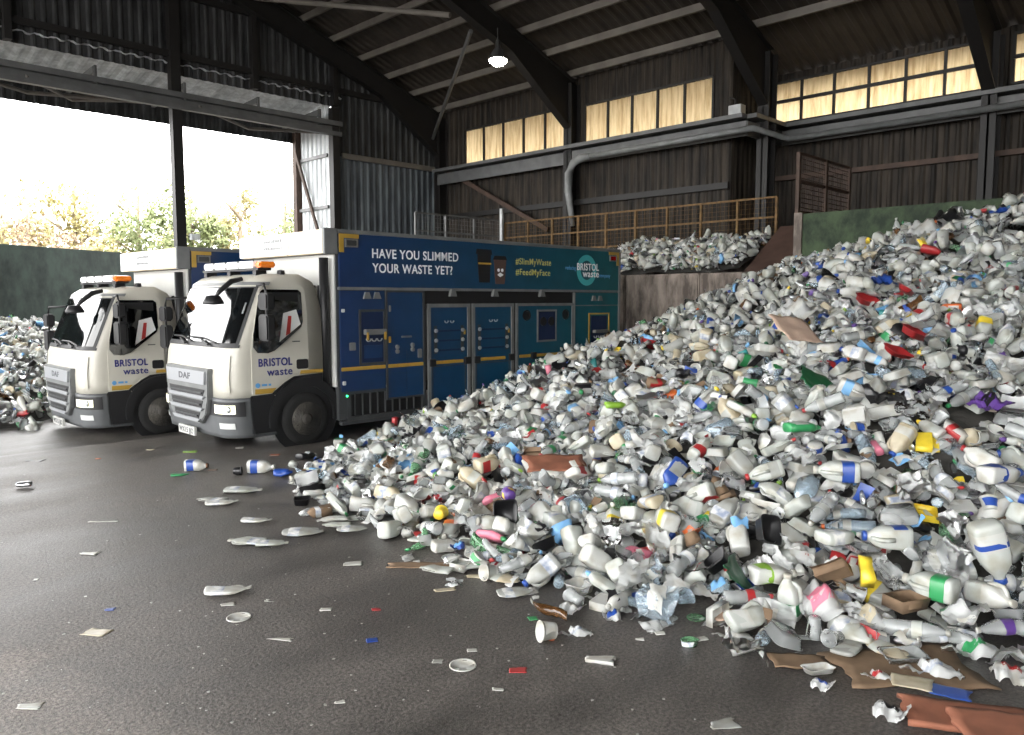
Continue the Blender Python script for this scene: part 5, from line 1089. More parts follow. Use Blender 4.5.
(1, 2): [5448,5789,352,150,24,99,10104,3432,1935,111,87,17,5608,3060,440,-130,-3,-251,5164,7380,148,-33,193,-165,4576,6604,80,-249,89,48,6710,2038,805,-104,50,-26,6688,5651,700,-131,-106,-89,12065,2422,2610,189,82,-72,7406,6628,906,-165,48,199,10488,3438,2125,106,75,60,9978,2018,1934,-100,-128,-127,9640,3037,1730,147,-274,-29,6132,3100,716,-99,-118,-102,5489,914,44,159,-3,95,6122,3354,718,1,-191,91,9676,3511,1810,52,187,-135,7128,6090,856,217,2,227,7134,5034,866,-97,236,117,7708,2770,1212,131,-32,223,5828,5202,491,107,-72,221,8978,2465,1654,168,36,146,6600,7339,406,123,59,137,8281,4914,1301,-163,4,-9,9512,3022,1680,-137,281,24,5316,2978,311,121,42,152,7066,7138,677,59,-220,-179,6525,2715,910,-157,-15,279,7072,2820,1046,-139,-118,-78,6796,5166,755,108,-112,-9,7798,1872,1248,-163,5,-57,10508,3958,2044,-149,-72,-85,7520,3264,1202,128,63,-45,7150,3335,1029,178,-70,-50,8724,1590,1436,-107,-247,-14,6196,8228,240,189,211,27,5136,1624,146,93,-59,310,6596,1854,691,227,126,92,6258,1777,589,180,-17,184,8188,5052,1262,-185,93,-11,4142,4444,45,169,-137,62,5898,6820,394,160,-33,256,5576,8468,212,124,-282,3,6950,6617,742,-211,72,82,11110,2059,2353,-160,19,-197,8792,3256,1601,-213,33,-115,8618,6052,1086,199,33,-173,5919,6716,448,-176,36,-96,7898,3636,1332,185,49,-49,8936,2552,1602,203,-97,-73,7980,3618,1376,-181,-3,251,4196,3701,45,-158,-3,-89,8186,1646,1279,-199,113,82,4448,2322,45,-158,-3,-222,5149,8449,45,148,-181,62,5646,1394,154,106,-27,184,8246,3468,1504,-49,196,221,8858,1368,1442,137,-11,254,10098,4790,1684,128,88,-58,4934,6079,200,-125,62,-47,4958,1727,46,154,-134,-116,6738,8392,267,-156,49,206,6740,2523,942,139,231,87,8015,4640,1252,132,-74,216,8306,5438,1194,-177,38,195,7149,4354,982,-155,-62,-70,7832,3704,1295,-183,184,-60,6248,1172,380,101,66,160],
(1, 3): [5629,4626,458,200,4,164,4374,2174,34,164,-7,196,12508,2432,2752,-155,20,-292,6150,9166,34,164,33,-171,10714,3310,2202,-148,-21,-238,5486,8120,104,6,203,148,5458,7218,380,156,66,-42,6184,2332,617,-165,279,9,6476,6692,616,116,33,218,5982,6832,340,91,-241,-121,5898,6158,438,-175,-7,225,10494,4582,1890,171,276,-12,6978,7394,536,-154,-32,252,6532,3650,896,99,-289,-25,8239,5312,1232,-155,-11,2,6466,5908,650,-186,-100,-103,9372,1632,1652,206,-27,-109,4774,3205,174,138,2,-139,5221,6936,190,192,33,-232,5336,3540,362,164,55,247,5423,3896,452,188,-20,108,9088,2070,1637,182,11,-152,10166,2680,1939,207,62,-183,5710,7208,220,-142,87,-158,5955,2129,584,172,29,-128,6522,5858,641,-128,-64,-146,5404,8564,53,137,21,-240,5505,1612,179,-46,-110,-71,6032,6154,470,147,56,-56,6044,4528,617,-216,21,117,4758,7997,34,164,32,16,5148,6138,265,-149,242,-6,7852,4704,1194,-147,-43,-103,10912,2297,2296,-76,67,-113,8324,2582,1560,126,29,-37,4366,6578,35,-153,-72,-44,5114,4150,304,-10,-209,2,6944,7860,432,196,23,-164,8602,2610,1494,160,-20,52,5752,1976,441,-144,-43,184,9806,2411,1812,-197,-34,95,10346,3994,1986,-93,229,64,5250,3488,307,143,19,268,9109,4735,1586,-125,78,-236,11062,2804,2388,-167,-63,116,4316,4940,30,-169,-26,-134,5830,7639,255,126,-20,-232,5284,8532,32,-170,-30,-178,5512,3230,444,191,7,238,9368,3930,1670,-134,-45,-51,5627,8698,69,-121,-12,137,9404,5225,1521,-187,-57,-92,8445,2238,1402,-197,19,194,6530,7870,326,-172,-9,259,7248,5710,820,135,-13,139,5790,880,46,-135,232,76],
(1, 4): [4262,6857,44,110,-85,239,9266,4982,1670,234,120,92,8710,3782,1643,-143,-149,161,8126,4762,1275,144,-180,-44,6802,1698,746,156,-41,262,6912,6817,693,-104,27,-250,7706,3792,1251,-20,-296,20,4754,7592,42,-170,-78,-91,6622,7817,356,-146,-273,-32,9560,5028,1593,115,-80,153,10295,4752,1754,-253,-63,132,7392,4116,1097,111,-215,-136,7180,4480,1070,-135,30,-239,5572,7146,238,-169,-132,-92,4642,8150,38,-162,-255,-3,9688,4581,1726,169,16,138,4272,2962,40,-149,-9,-258,10030,2516,1894,-173,22,151,5478,2229,309,64,-124,-213,5802,3114,552,141,245,-83,11608,3079,2406,-71,-291,-41,10268,1532,2012,-171,-9,-290,5990,1302,298,52,-118,-253,3712,3358,38,152,-59,-252,8556,4098,1444,-197,-27,185,6683,5358,773,-104,-104,147,8452,4360,1377,-136,-290,0,5535,966,168,214,-12,-20,9748,2714,1784,71,-138,157,6646,1334,596,-123,282,29,8341,1872,1364,-156,11,142,6784,7452,462,183,224,-56,8076,3820,1400,233,-17,216,4148,4310,82,145,-269,-22,7240,5927,870,-210,-131,59,6080,6594,446,-90,-248,58,8610,2806,1530,181,-22,-203,8368,4605,1350,221,38,-210,7070,3145,1025,-74,-147,54,5903,4870,530,-92,-253,-114,5838,6239,431,-136,6,313,7001,7708,484,-135,-126,206,7509,3182,1154,204,16,-246,9762,4485,1766,236,-25,188,5176,5868,291,156,15,181,9098,4532,1611,163,-89,-38,4044,5708,42,233,-143,8,7215,3492,1053,291,-101,28,10014,5062,1608,245,-65,90,5846,6082,492,217,-70,165,7440,1516,970,-234,-111,-81,5548,7935,166,186,223,-40,4466,4154,92,-124,267,13,9194,2750,1637,-185,-101,-45,3986,5052,36,-168,-40,192],
(2, 0): [10264,2244,2003,4,306,-24,8672,4700,1474,312,-19,-104,9508,3438,1730,235,55,31,4628,3520,88,-24,289,115,10326,2515,2060,-23,-32,76,8861,4168,1603,80,-18,117,6236,5344,475,279,-7,150,6112,2750,680,-3,-303,-58,9230,3636,1660,6,-309,44,4441,4831,146,-243,15,-15,7847,6832,974,-143,-67,-206,9044,3186,1561,8,275,-75,8506,1228,1316,-286,-32,67,7042,3466,992,-284,-20,98,6395,4702,804,19,85,-109,5551,5430,273,-302,-19,5,4188,5782,-14,0,-313,90,7706,6522,852,271,-5,-142,7758,1627,1194,-44,-12,193,7052,4946,1004,39,11,258,4958,6344,190,278,-37,-83,7276,2728,1143,19,-13,-121,8978,3949,1507,-27,306,-110,7269,2927,1149,-275,-17,65,7369,7842,492,-307,-31,-120,9788,3348,1840,-12,220,-160,5827,7583,320,39,-310,26,9610,3736,1812,-83,92,-250,5897,1914,512,-51,297,-88,11460,3028,2326,-310,-32,-128,6372,5089,605,-295,15,133,8024,5008,1279,0,-305,108,4396,2072,16,-283,-7,83,4855,3640,138,-34,296,-78,7680,2566,1350,290,-26,-36,8807,2808,1618,21,11,-201,6152,7382,431,6,-308,-20,5244,7578,184,311,0,-48,11715,1938,2540,-14,300,108,4239,7352,172,-44,20,275,5429,4420,393,260,3,-27,4697,7038,82,-308,79,68,9321,5440,1476,45,-225,130,6620,6166,732,-15,-306,33,7950,2347,1290,233,-32,6,5585,4968,392,244,11,175,9297,3259,1751,54,235,-110,8042,4175,1351,255,60,107,8286,3476,1544,-282,-5,-175,9042,6069,1248,14,32,311,5540,2462,368,-22,290,138,5346,5185,312,6,24,-260,8760,2584,1671,-25,-281,70,9496,2511,1898,-36,65,128,9038,3342,1655,89,-221,-58,7326,6910,862,-7,-17,-36,7327,3322,1070,-17,274,-152,7286,3699,1106,269,-43,120,6980,2653,1044,266,-79,66,5952,3430,734,3,-307,24,9380,1420,1576,298,-31,84,4893,4694,228,262,41,116,8236,1234,1344,32,-61,148,7766,3030,1300,1,283,-72,7038,3792,1170,91,-309,27,8963,5664,1324,119,260,36,7932,2516,1360,10,299,74,5886,2592,593,267,-51,23,10335,2883,2108,-54,194,-86,4886,4500,216,231,-35,124,9460,2888,1774,-2,278,-63,6996,5780,805,-21,269,172,7559,6276,950,-14,307,-98,10168,4077,1994,-309,90,-19,7695,5958,888,41,297,-7],
(2, 1): [4291,5866,78,-3,-80,-264,5942,5986,450,15,-16,-73,7716,2236,1254,12,46,-86,4692,4600,106,-15,27,226,4546,5582,136,92,-292,-41,9404,5784,1372,274,-8,77,8664,6150,1064,2,42,283,5261,3723,418,-35,259,-118,6265,6448,631,-7,45,116,9962,4930,1604,16,22,258,4152,6136,31,12,1,68,6528,2615,860,-11,-24,-160,6074,7443,246,10,-9,-83,5691,4564,501,126,-290,20,7646,1878,1172,-37,297,-31,5497,4588,420,-274,22,-73,7622,4740,1159,18,-20,282,4453,5436,26,4,-311,37,5148,1768,43,-288,3,-110,6346,1914,688,-298,-4,-30,10385,1568,2046,-29,-18,131,7686,6259,912,304,65,-31,10503,2426,2101,37,19,-100,10195,4626,1752,-46,-3,52,8276,5568,1245,-266,5,-176,6588,7609,342,4,24,295,6381,6546,629,84,266,-70,5333,7764,77,-15,32,232,11365,2844,2350,1,27,279,10734,3146,2266,15,54,49,12054,2612,2609,40,-4,146,5748,8150,148,-17,-15,8,5778,5778,488,78,51,110,6800,6562,653,-266,-6,-174,4650,2964,34,15,2,-130,4936,5034,160,8,285,6,9220,5156,1488,304,-42,-67,6820,1594,698,-34,287,-23,6044,6527,412,-102,-19,-82,8104,3417,1434,16,-44,-49,5010,5030,238,-305,34,-11,5943,3642,660,75,-53,10,6255,6760,422,119,-21,-150,6312,8754,54,-6,45,178,6460,1814,657,258,-5,124,4652,7684,61,53,22,-169,5317,3846,347,-17,-28,77,8648,4742,1398,36,-11,-148,5393,1519,142,-57,-307,34,5786,5973,492,56,11,217,11468,1551,2444,25,-10,-93,8518,2177,1453,-41,283,21,4317,5615,64,92,-3,-175,7096,1670,910,-7,28,129,6580,6296,670,-52,75,-192,5408,2816,316,-42,3,170,5566,2138,343,-24,10,114,9418,1814,1758,39,294,132,5416,1997,379,-22,-16,265,4010,3944,24,-2,5,255,7606,4100,1190,-76,47,289,6874,8033,376,297,-29,-4,5494,4065,484,12,-43,-32,4732,5960,158,-28,34,-274,10553,3319,2196,-7,-296,-93,6372,3234,847,112,295,62,7895,2570,1246,-37,7,151,5860,4054,642,-26,14,-274,7862,3454,1410,-28,41,11,5788,5642,464,287,40,58,5076,8103,72,-21,6,-194,5931,8008,280,26,-64,-158,6003,8930,31,11,-307,-82,7771,2882,1306,2,45,298,8890,3321,1656,-151,-3,284,4148,4248,28,-313,-3,-78,6255,848,314,-237,-60,-23],
(2, 2): [7546,5478,988,-13,30,218,7866,1240,1100,11,-48,7,7606,3930,1188,-46,0,155,5666,5178,372,-56,-26,-87,5970,7894,240,-10,-18,20,7913,5716,1139,-290,-1,9,7290,1034,774,-42,31,76,8774,4623,1602,-3,22,-73,7327,5342,1060,-305,-57,-48,6424,7728,478,64,54,67,5992,7745,300,-39,281,50,4920,7226,64,-308,-26,-81,8388,3666,1550,-89,115,40,5854,3769,698,-247,-53,141,4163,3480,43,-1,-1,-302,8426,3152,1580,-73,22,-250,8978,5543,1383,-194,-40,-114,7837,3406,1367,-32,32,-8,7888,7424,726,-12,32,116,7189,2616,1157,-288,-66,-27,8670,5416,1280,-32,17,111,6395,7824,372,-44,94,-233,7936,6174,886,18,0,-204,4652,4060,204,75,-113,-273,5498,4770,377,-117,-62,-51,10407,3306,2108,0,271,-19,4944,5910,282,-27,-2,-135,8376,6510,1070,21,-254,-89,5183,6825,285,179,-66,-38,8484,3520,1582,-129,9,111,5586,1124,96,40,35,149,9423,4682,1678,-10,26,162,11763,2362,2598,-89,257,-88,6818,7370,580,23,269,-178,7142,3812,1068,117,-21,48,8606,3233,1607,-54,313,78,5218,1548,206,-50,0,259,6372,3522,888,265,-1,-140,9894,5184,1572,8,8,294,4836,2770,238,19,-75,-113,6724,4866,786,268,-30,-52,7042,4382,1098,-15,53,304,7460,2918,1189,-138,142,116,6267,3558,792,1,35,-292,8536,1460,1406,-257,7,196,7694,5772,994,-35,-289,79,6928,3544,1066,144,74,79,4382,4017,169,53,36,258,4879,5866,220,5,-23,-311,10897,3852,2191,291,33,-6,8438,5607,1166,-20,283,-148,10063,3702,1947,89,-26,57,8398,6740,925,-30,4,140,5876,5946,544,-33,-31,-170,7482,5484,1112,-53,311,92,10668,3810,2148,-83,16,-286,9818,3302,1870,-92,38,33,6002,3440,709,5,310,-143,4996,4215,360,-196,46,168,5218,4278,384,272,94,-25,8826,5468,1348,26,47,93,7596,6350,888,2,49,-8],
(2, 3): [10042,2936,1907,-12,46,303,8832,2924,1763,47,271,93,11671,2266,2546,100,22,172,5876,938,141,-46,6,-122,10833,2980,2250,-7,-25,9,9258,1474,1631,57,255,33,4248,7246,72,-70,-8,-50,7920,6380,978,-86,114,-75,4681,1470,33,-5,0,247,5686,6220,508,-273,0,191,8357,5680,1199,3,279,-92,4246,4050,69,-51,16,123,9587,3621,1810,-182,96,22,7904,3062,1322,-26,44,280,6790,6776,740,-14,20,305,11192,2640,2442,270,2,-12,4631,4591,156,12,-308,145,9616,1508,1724,-39,307,-105,10220,3824,2014,3,31,-22,7866,2121,1268,-2,303,37,4351,2724,28,3,313,138,7653,7260,760,288,-7,-9,6221,2154,642,-279,-37,100,7514,5264,1118,-61,13,-281,11596,3202,2420,11,258,-159,8668,5639,1252,21,-288,13,6946,1783,830,-300,-56,43,8364,5906,1153,33,-57,-241,4984,5019,322,6,5,229,6443,3711,906,-76,271,-105,9515,1790,1734,-40,309,-103,6960,956,571,-302,-30,13,5772,3181,622,-305,-11,91,7022,1602,794,2,54,-222,8234,4230,1472,-22,13,-55,8226,1499,1316,57,-312,-55,5696,7350,411,71,-56,-210,5263,4508,358,20,309,-93,7854,5914,907,287,-3,43,5074,2122,198,274,-1,75,5641,2808,482,55,-7,165,7030,4402,990,-23,309,92,10069,3561,1963,34,-19,-296,7584,1610,1092,265,-10,161,5312,6391,353,13,-8,252,5548,8238,136,-5,-231,229,4692,3114,120,180,-13,-93,9328,2542,1682,-16,22,220,6690,6974,669,-288,-11,-172,7798,592,1016,-36,291,-85,8544,4776,1405,14,265,-3,5456,4600,329,16,25,-273,10200,2272,1987,1,-11,-25,11582,2543,2524,82,3,237,10584,1776,2144,-20,33,284,4620,6168,58,8,-26,-46,7015,2341,1020,-42,24,232,7092,2476,1096,-55,23,226,4618,5004,192,54,13,36,9810,2904,1823,39,264,82,7842,6194,1020,-22,308,-40,11058,2232,2306,21,23,-243,11252,4056,2176,-286,-4,-146,6639,1382,708,242,7,-164,7261,3062,1132,-102,-41,156,9102,3021,1702,-34,311,-90,7722,5952,1044,-43,-34,43,6453,8497,232,25,267,21,5338,5512,328,-51,294,89,4920,8166,34,0,3,-40,7339,5674,1003,66,-43,78,9552,2898,1788,4,31,241,5877,8656,39,-6,-8,-193,4606,3415,171,-38,17,-229,10622,2991,2282,25,13,-62,8035,2629,1413,5,-207,93],
(3, 0): [5383,7916,120,-289,-51,-91,3888,4131,60,-134,-63,129,11267,1992,2410,166,106,-65,5709,8594,68,-27,-11,-69,9222,6172,1263,-165,17,62,6522,5956,725,78,7,-313,6348,7724,383,-50,6,61,6154,7281,306,-158,-65,194,6671,6180,680,-176,37,117,5050,5774,260,190,105,-67,8340,2267,1458,168,-113,179,11737,2732,2498,-120,77,-30,8718,3629,1554,301,5,60,11858,2382,2566,-152,139,1,7192,1750,972,153,-47,-215,6202,5221,632,-52,-63,-146,5194,4426,296,107,123,-87,10039,4994,1673,-13,30,103,10416,2409,2162,-160,33,137,6165,8808,60,146,10,-259,10614,3577,2158,-21,-28,13,9158,5864,1302,-119,241,102,9230,2572,1734,-154,-77,27,6071,3190,702,-267,15,-181,9583,2222,1814,11,130,-140,4784,7292,74,3,-13,-196,6475,1486,585,46,58,119,6290,2778,774,37,29,-189,8402,702,1294,237,124,-31,9870,3860,1852,119,-44,275,7568,7094,828,13,24,232,10170,1816,2014,-279,10,-176,10940,3706,2214,86,-100,257,8778,3388,1580,-140,20,-65,5360,5007,281,-13,-17,74,8414,5373,1250,79,-187,-167,6496,5566,674,-282,-6,-117,11500,2498,2461,-135,-60,-69,6820,2578,977,-158,-85,77,6128,5554,528,152,183,-31,11383,3990,2241,213,182,35,4708,2426,58,-314,1,-106,5948,2048,506,-179,50,223,5966,2994,644,-182,87,54,9422,2876,1696,98,-52,252,11124,3758,2208,18,14,-313,10950,2670,2302,171,-8,-129,8287,4352,1362,15,4,-306,7820,4572,1223,-104,74,-240,5998,5234,460,-175,42,171,6666,4564,842,93,7,155,7225,935,708,137,23,9,4142,6583,60,-136,33,216,10522,2097,2140,-29,286,-109,8764,5276,1362,46,103,-51,4466,3921,89,122,-44,299,5906,6573,390,-147,-299,-2,10720,2330,2234,-307,34,-56,7309,1677,989,-58,-25,206,9820,3604,1810,-39,-137,-106,4703,3269,112,-232,118,75,9918,2446,1868,-23,-22,59,5752,3578,554,21,-133,172,9892,3723,1852,164,248,-20,10846,2406,2260,36,300,127,9491,3106,1756,-32,105,-226,8286,2042,1378,289,-4,163,7866,4796,1252,-85,-303,55,9224,3037,1781,-21,60,-273,5126,7925,60,-12,145,297,10193,3404,2016,-36,101,-218,6025,5582,491,-107,-7,-200,6612,1472,630,-121,13,63,12142,2128,2713,149,64,-214,7754,4771,1289,95,70,-168,3426,3118,59,-208,181,67,6775,7346,485,-122,244,50,7929,5826,982,-96,-124,-163,5904,8168,217,-93,99,-245],
(3, 1): [8176,6058,943,128,-70,225,8706,1460,1392,187,98,-88,8444,2330,1443,224,84,118,6479,770,401,162,217,6,11452,3868,2248,169,81,-163,4642,6322,68,171,42,-153,7474,1584,1009,90,55,106,7146,7676,530,-139,-253,13,9021,2546,1628,177,208,-14,8287,6044,1009,-166,17,-182,5219,6156,302,-125,-70,-25,11012,1622,2303,-143,8,300,6786,5318,722,-36,-34,184,8036,2502,1294,-76,-67,-242,6420,4878,670,-105,20,-279,10632,3145,2209,119,66,7,5352,1549,65,246,-128,-92,5717,5627,391,5,29,-260,5750,6706,336,144,103,-153,6904,6096,750,-21,296,-80,7536,6046,846,-5,-123,263,4988,2674,144,-121,-236,61,10172,2776,1961,109,-199,-106,4486,6390,46,134,79,-174,5199,4842,249,278,-32,86,9106,5466,1368,-116,-239,35,10836,2088,2252,103,48,195,6522,5088,651,51,-113,142,4571,5118,48,-98,-76,-115,4495,7448,46,134,79,-110,6492,8012,336,-127,-70,234,5406,6496,312,57,-100,181,8949,4140,1564,170,-207,-54,6943,4738,836,-87,-192,52,8440,4032,1430,-129,-218,37,6324,5463,580,-104,-29,-260,9559,3654,1700,-21,49,212,8570,3076,1566,-6,304,36,4784,5549,134,175,27,-110,4654,6070,142,-130,-46,2,5787,6914,308,-39,176,-50,6700,5538,704,-301,-17,-65,5100,4060,302,-139,125,37,9789,3054,1806,-156,101,26,5157,5196,236,155,72,-39,8270,4224,1364,133,8,223,10102,2162,1955,-103,14,-243,5513,7297,177,124,69,-40,4832,8700,39,-180,-209,27,5921,5823,465,115,-9,65,4140,4606,42,-106,-97,135,5972,7600,250,174,271,11,5580,4864,332,-168,227,-6,10561,1540,2131,218,125,-122,8446,3306,1564,22,7,-151,7724,4572,1180,-279,-10,-155,8665,1770,1496,-289,-94,-84,9954,4404,1808,280,8,78,7102,6253,796,116,-100,101,10280,2381,2052,-34,-96,-297,5734,1030,60,117,-189,-61,5142,6772,204,-110,10,-206,6794,7928,396,88,59,135,4367,4748,48,3,4,-312,9910,2137,1894,97,-171,-146,10522,3602,2105,-105,-214,66,8134,4889,1272,10,-18,-62,6157,4080,774,-9,270,-29,9604,3543,1770,-49,29,253,9142,1702,1588,-175,84,100,5866,2360,505,-179,15,219,6013,3972,702,204,89,-152,8004,2788,1334,-277,-21,-77,8500,2344,1512,51,23,164,7978,4826,1232,-30,-110,311,5750,4653,465,22,-22,-33,8646,4086,1547,-18,-69,-194,8708,1839,1454,-197,124,100,4810,1645,46,-189,203,36,12288,2296,2705,24,278,17,4702,2617,40,-14,-136,64],
(3, 2): [6400,7936,344,-128,-38,-127,7217,3220,1046,20,21,-250,11804,1646,2580,-308,-40,-1,8112,5478,1151,34,30,-289,6284,3779,808,-31,-14,119,6315,1752,652,-241,-6,78,6239,8130,362,-13,252,-43,4357,4356,74,0,-130,31,7712,7144,827,-3,39,-172,11156,2135,2376,171,243,-44,9961,2209,1942,-302,52,115,9904,2579,1945,-23,207,158,9154,5642,1371,-176,-12,30,8990,2148,1638,113,-7,-283,4673,7022,81,-27,-237,94,3998,4367,62,6,81,-52,8536,2000,1476,-211,2,13,4299,3752,142,-6,-20,-86,12310,1944,2789,-147,99,148,5056,5443,254,110,86,-79,4840,6508,126,-11,41,260,7894,6682,896,-274,-10,175,7420,2772,1170,-10,-268,65,4569,3242,70,-82,82,-180,5854,3512,642,-285,60,93,8696,2372,1552,-194,-28,157,5286,4060,354,-25,-25,70,9404,3141,1646,-31,67,207,4878,8012,73,110,-66,-161,6987,7575,530,154,-83,-137,6881,1450,775,-3,266,-104,7545,4909,1117,-91,-50,-133,5391,6182,387,-88,76,-127,6113,7852,326,30,-33,285,7634,2786,1315,31,12,-54,6466,2796,836,-279,7,-156,9721,3541,1742,-19,60,290,6194,2950,734,-26,-37,82,9593,3127,1822,-184,-107,-146,9537,4880,1628,-4,-26,-139,7071,1127,745,7,-23,-228,10226,4304,1942,0,-204,-220,4972,3008,179,39,-8,-111,8638,5794,1191,-44,-90,219,7980,2018,1338,-5,-225,114,8720,4132,1491,-287,-11,-142,7409,1117,844,82,65,310,4400,6203,78,-257,16,-33,12168,2581,2655,57,-6,-280,12469,2146,2786,-9,-37,-27,6808,5498,733,8,-17,-187,12189,2380,2674,-102,101,98,8318,2924,1504,-89,119,218,4912,2749,150,-102,65,-181,5866,7182,332,1,-215,-117,9102,5733,1322,-183,198,82,10252,4408,1894,-162,51,17,6656,3026,952,-61,-159,129,9612,2742,1765,3,-290,149,6532,3486,914,297,18,1,6476,7150,406,38,-17,-167,5032,6046,264,132,29,-65,10254,3305,2110,44,-49,-92,5474,5062,290,-298,-12,-112,7040,5282,796,-25,32,238,6650,3561,944,79,24,32,6425,7503,372,-266,-2,124,6316,2324,737,159,1,207,5971,3902,746,50,30,-76,4911,3948,294,256,2,-90],
(4, 0): [5044,8464,62,40,-113,181,6097,3968,742,146,284,-24,7595,3148,1254,-181,-47,134,6949,4656,860,-115,-75,-202,5382,7633,148,204,-99,64,5914,3397,621,107,98,138,5366,8006,73,-42,-130,-232,4920,2216,88,-34,285,-130,8338,4141,1394,148,-21,-39,4744,5043,112,33,-121,238,6900,5347,744,-191,-18,166,8467,4590,1366,-130,226,69,6582,4184,876,188,61,-200,5554,2745,397,-205,9,153,4916,6262,186,-194,-9,182,5291,3308,318,168,235,55,9390,4168,1826,140,43,208,7720,4457,1183,-76,-177,156,9876,3508,1816,-44,-102,-266,12172,2264,2667,-151,14,-83,11088,1582,2330,-170,210,-7,8070,5328,1172,-115,-196,-84,9708,3032,1792,9,-197,206,5536,3915,510,-51,-23,-146,5774,6552,368,-157,-106,-119,6603,5356,698,-26,308,-120,5997,2620,602,-205,80,67,8856,5590,1271,10,146,48,7318,4654,1084,-192,-19,70,6696,6075,682,-191,-47,175,5005,3965,362,124,-26,130,8490,737,1312,116,136,9,5438,6980,222,162,66,-107],
(4, 1): [6798,2994,968,-204,-52,171,4119,5270,39,157,7,-33,5230,1274,40,162,-22,-16,3922,4580,36,-155,55,-208,10832,3722,2162,100,137,26,5529,4955,308,217,79,-100,7605,2954,1184,190,29,-205,6816,3737,1004,-124,14,-20,4606,7008,39,157,7,53,5946,4202,652,115,-60,92,9669,2680,1818,60,-307,54,7452,1024,824,114,-13,239,11019,3738,2260,121,206,-2,4516,6073,40,161,-19,-209,10638,2388,2150,168,255,33,12068,2308,2632,-79,-168,-125,8001,5864,1040,45,51,-64,8684,5058,1400,-182,-3,-119,7910,1642,1232,-125,31,233,5788,6991,292,-234,-90,-85,9716,5107,1608,290,-1,-13,4506,4047,94,120,79,247,9436,3962,1790,-110,93,112,7958,3812,1340,195,-70,-115,7737,5540,1026,57,123,76,7226,3896,1078,47,72,307,8824,5694,1226,199,220,16,4238,6256,44,-169,-63,-208,9108,2155,1673,-243,-79,31,5920,4952,450,144,77,-47,8276,6140,952,-170,-62,-49,6862,7790,417,-123,33,-180,7778,6930,850,158,-58,164,11853,2096,2590,-148,291,-22,11326,2594,2378,-145,-95,-97,6539,3538,978,-177,45,-27,9350,3592,1610,-146,55,81,4702,4912,102,177,25,-92,6342,2078,631,-111,47,-81,6226,5524,558,138,-50,-5],
(4, 2): [6688,2180,803,-133,50,-230,8602,4316,1418,148,34,242,4930,1514,25,159,-294,6,7635,3136,1192,116,-8,160,5701,8024,152,-130,-8,-224,5742,4380,488,-109,283,69,4248,7058,26,159,-4,-268,5866,926,82,-133,-29,-308,4925,2591,82,125,-29,126,5974,2208,570,-187,-172,-88,9453,3582,1630,-103,-57,-307,7536,3614,1174,-39,-29,245,7930,4984,1209,28,-128,-206,4414,6732,26,159,-4,100,9044,3788,1678,-160,-79,194,7102,6738,772,-125,-6,-234,10401,3672,2034,116,-25,104,9166,3452,1688,248,-78,-129,6260,3922,820,-156,204,3,4655,5001,65,-144,32,-293,5016,7972,26,159,-3,209,5615,8126,128,-116,-37,247,11644,2636,2464,187,26,-166,7670,1517,1059,-185,263,1,5632,4642,371,-196,14,155,5738,7132,236,-109,-75,38,9926,4026,1860,-178,2,-210],
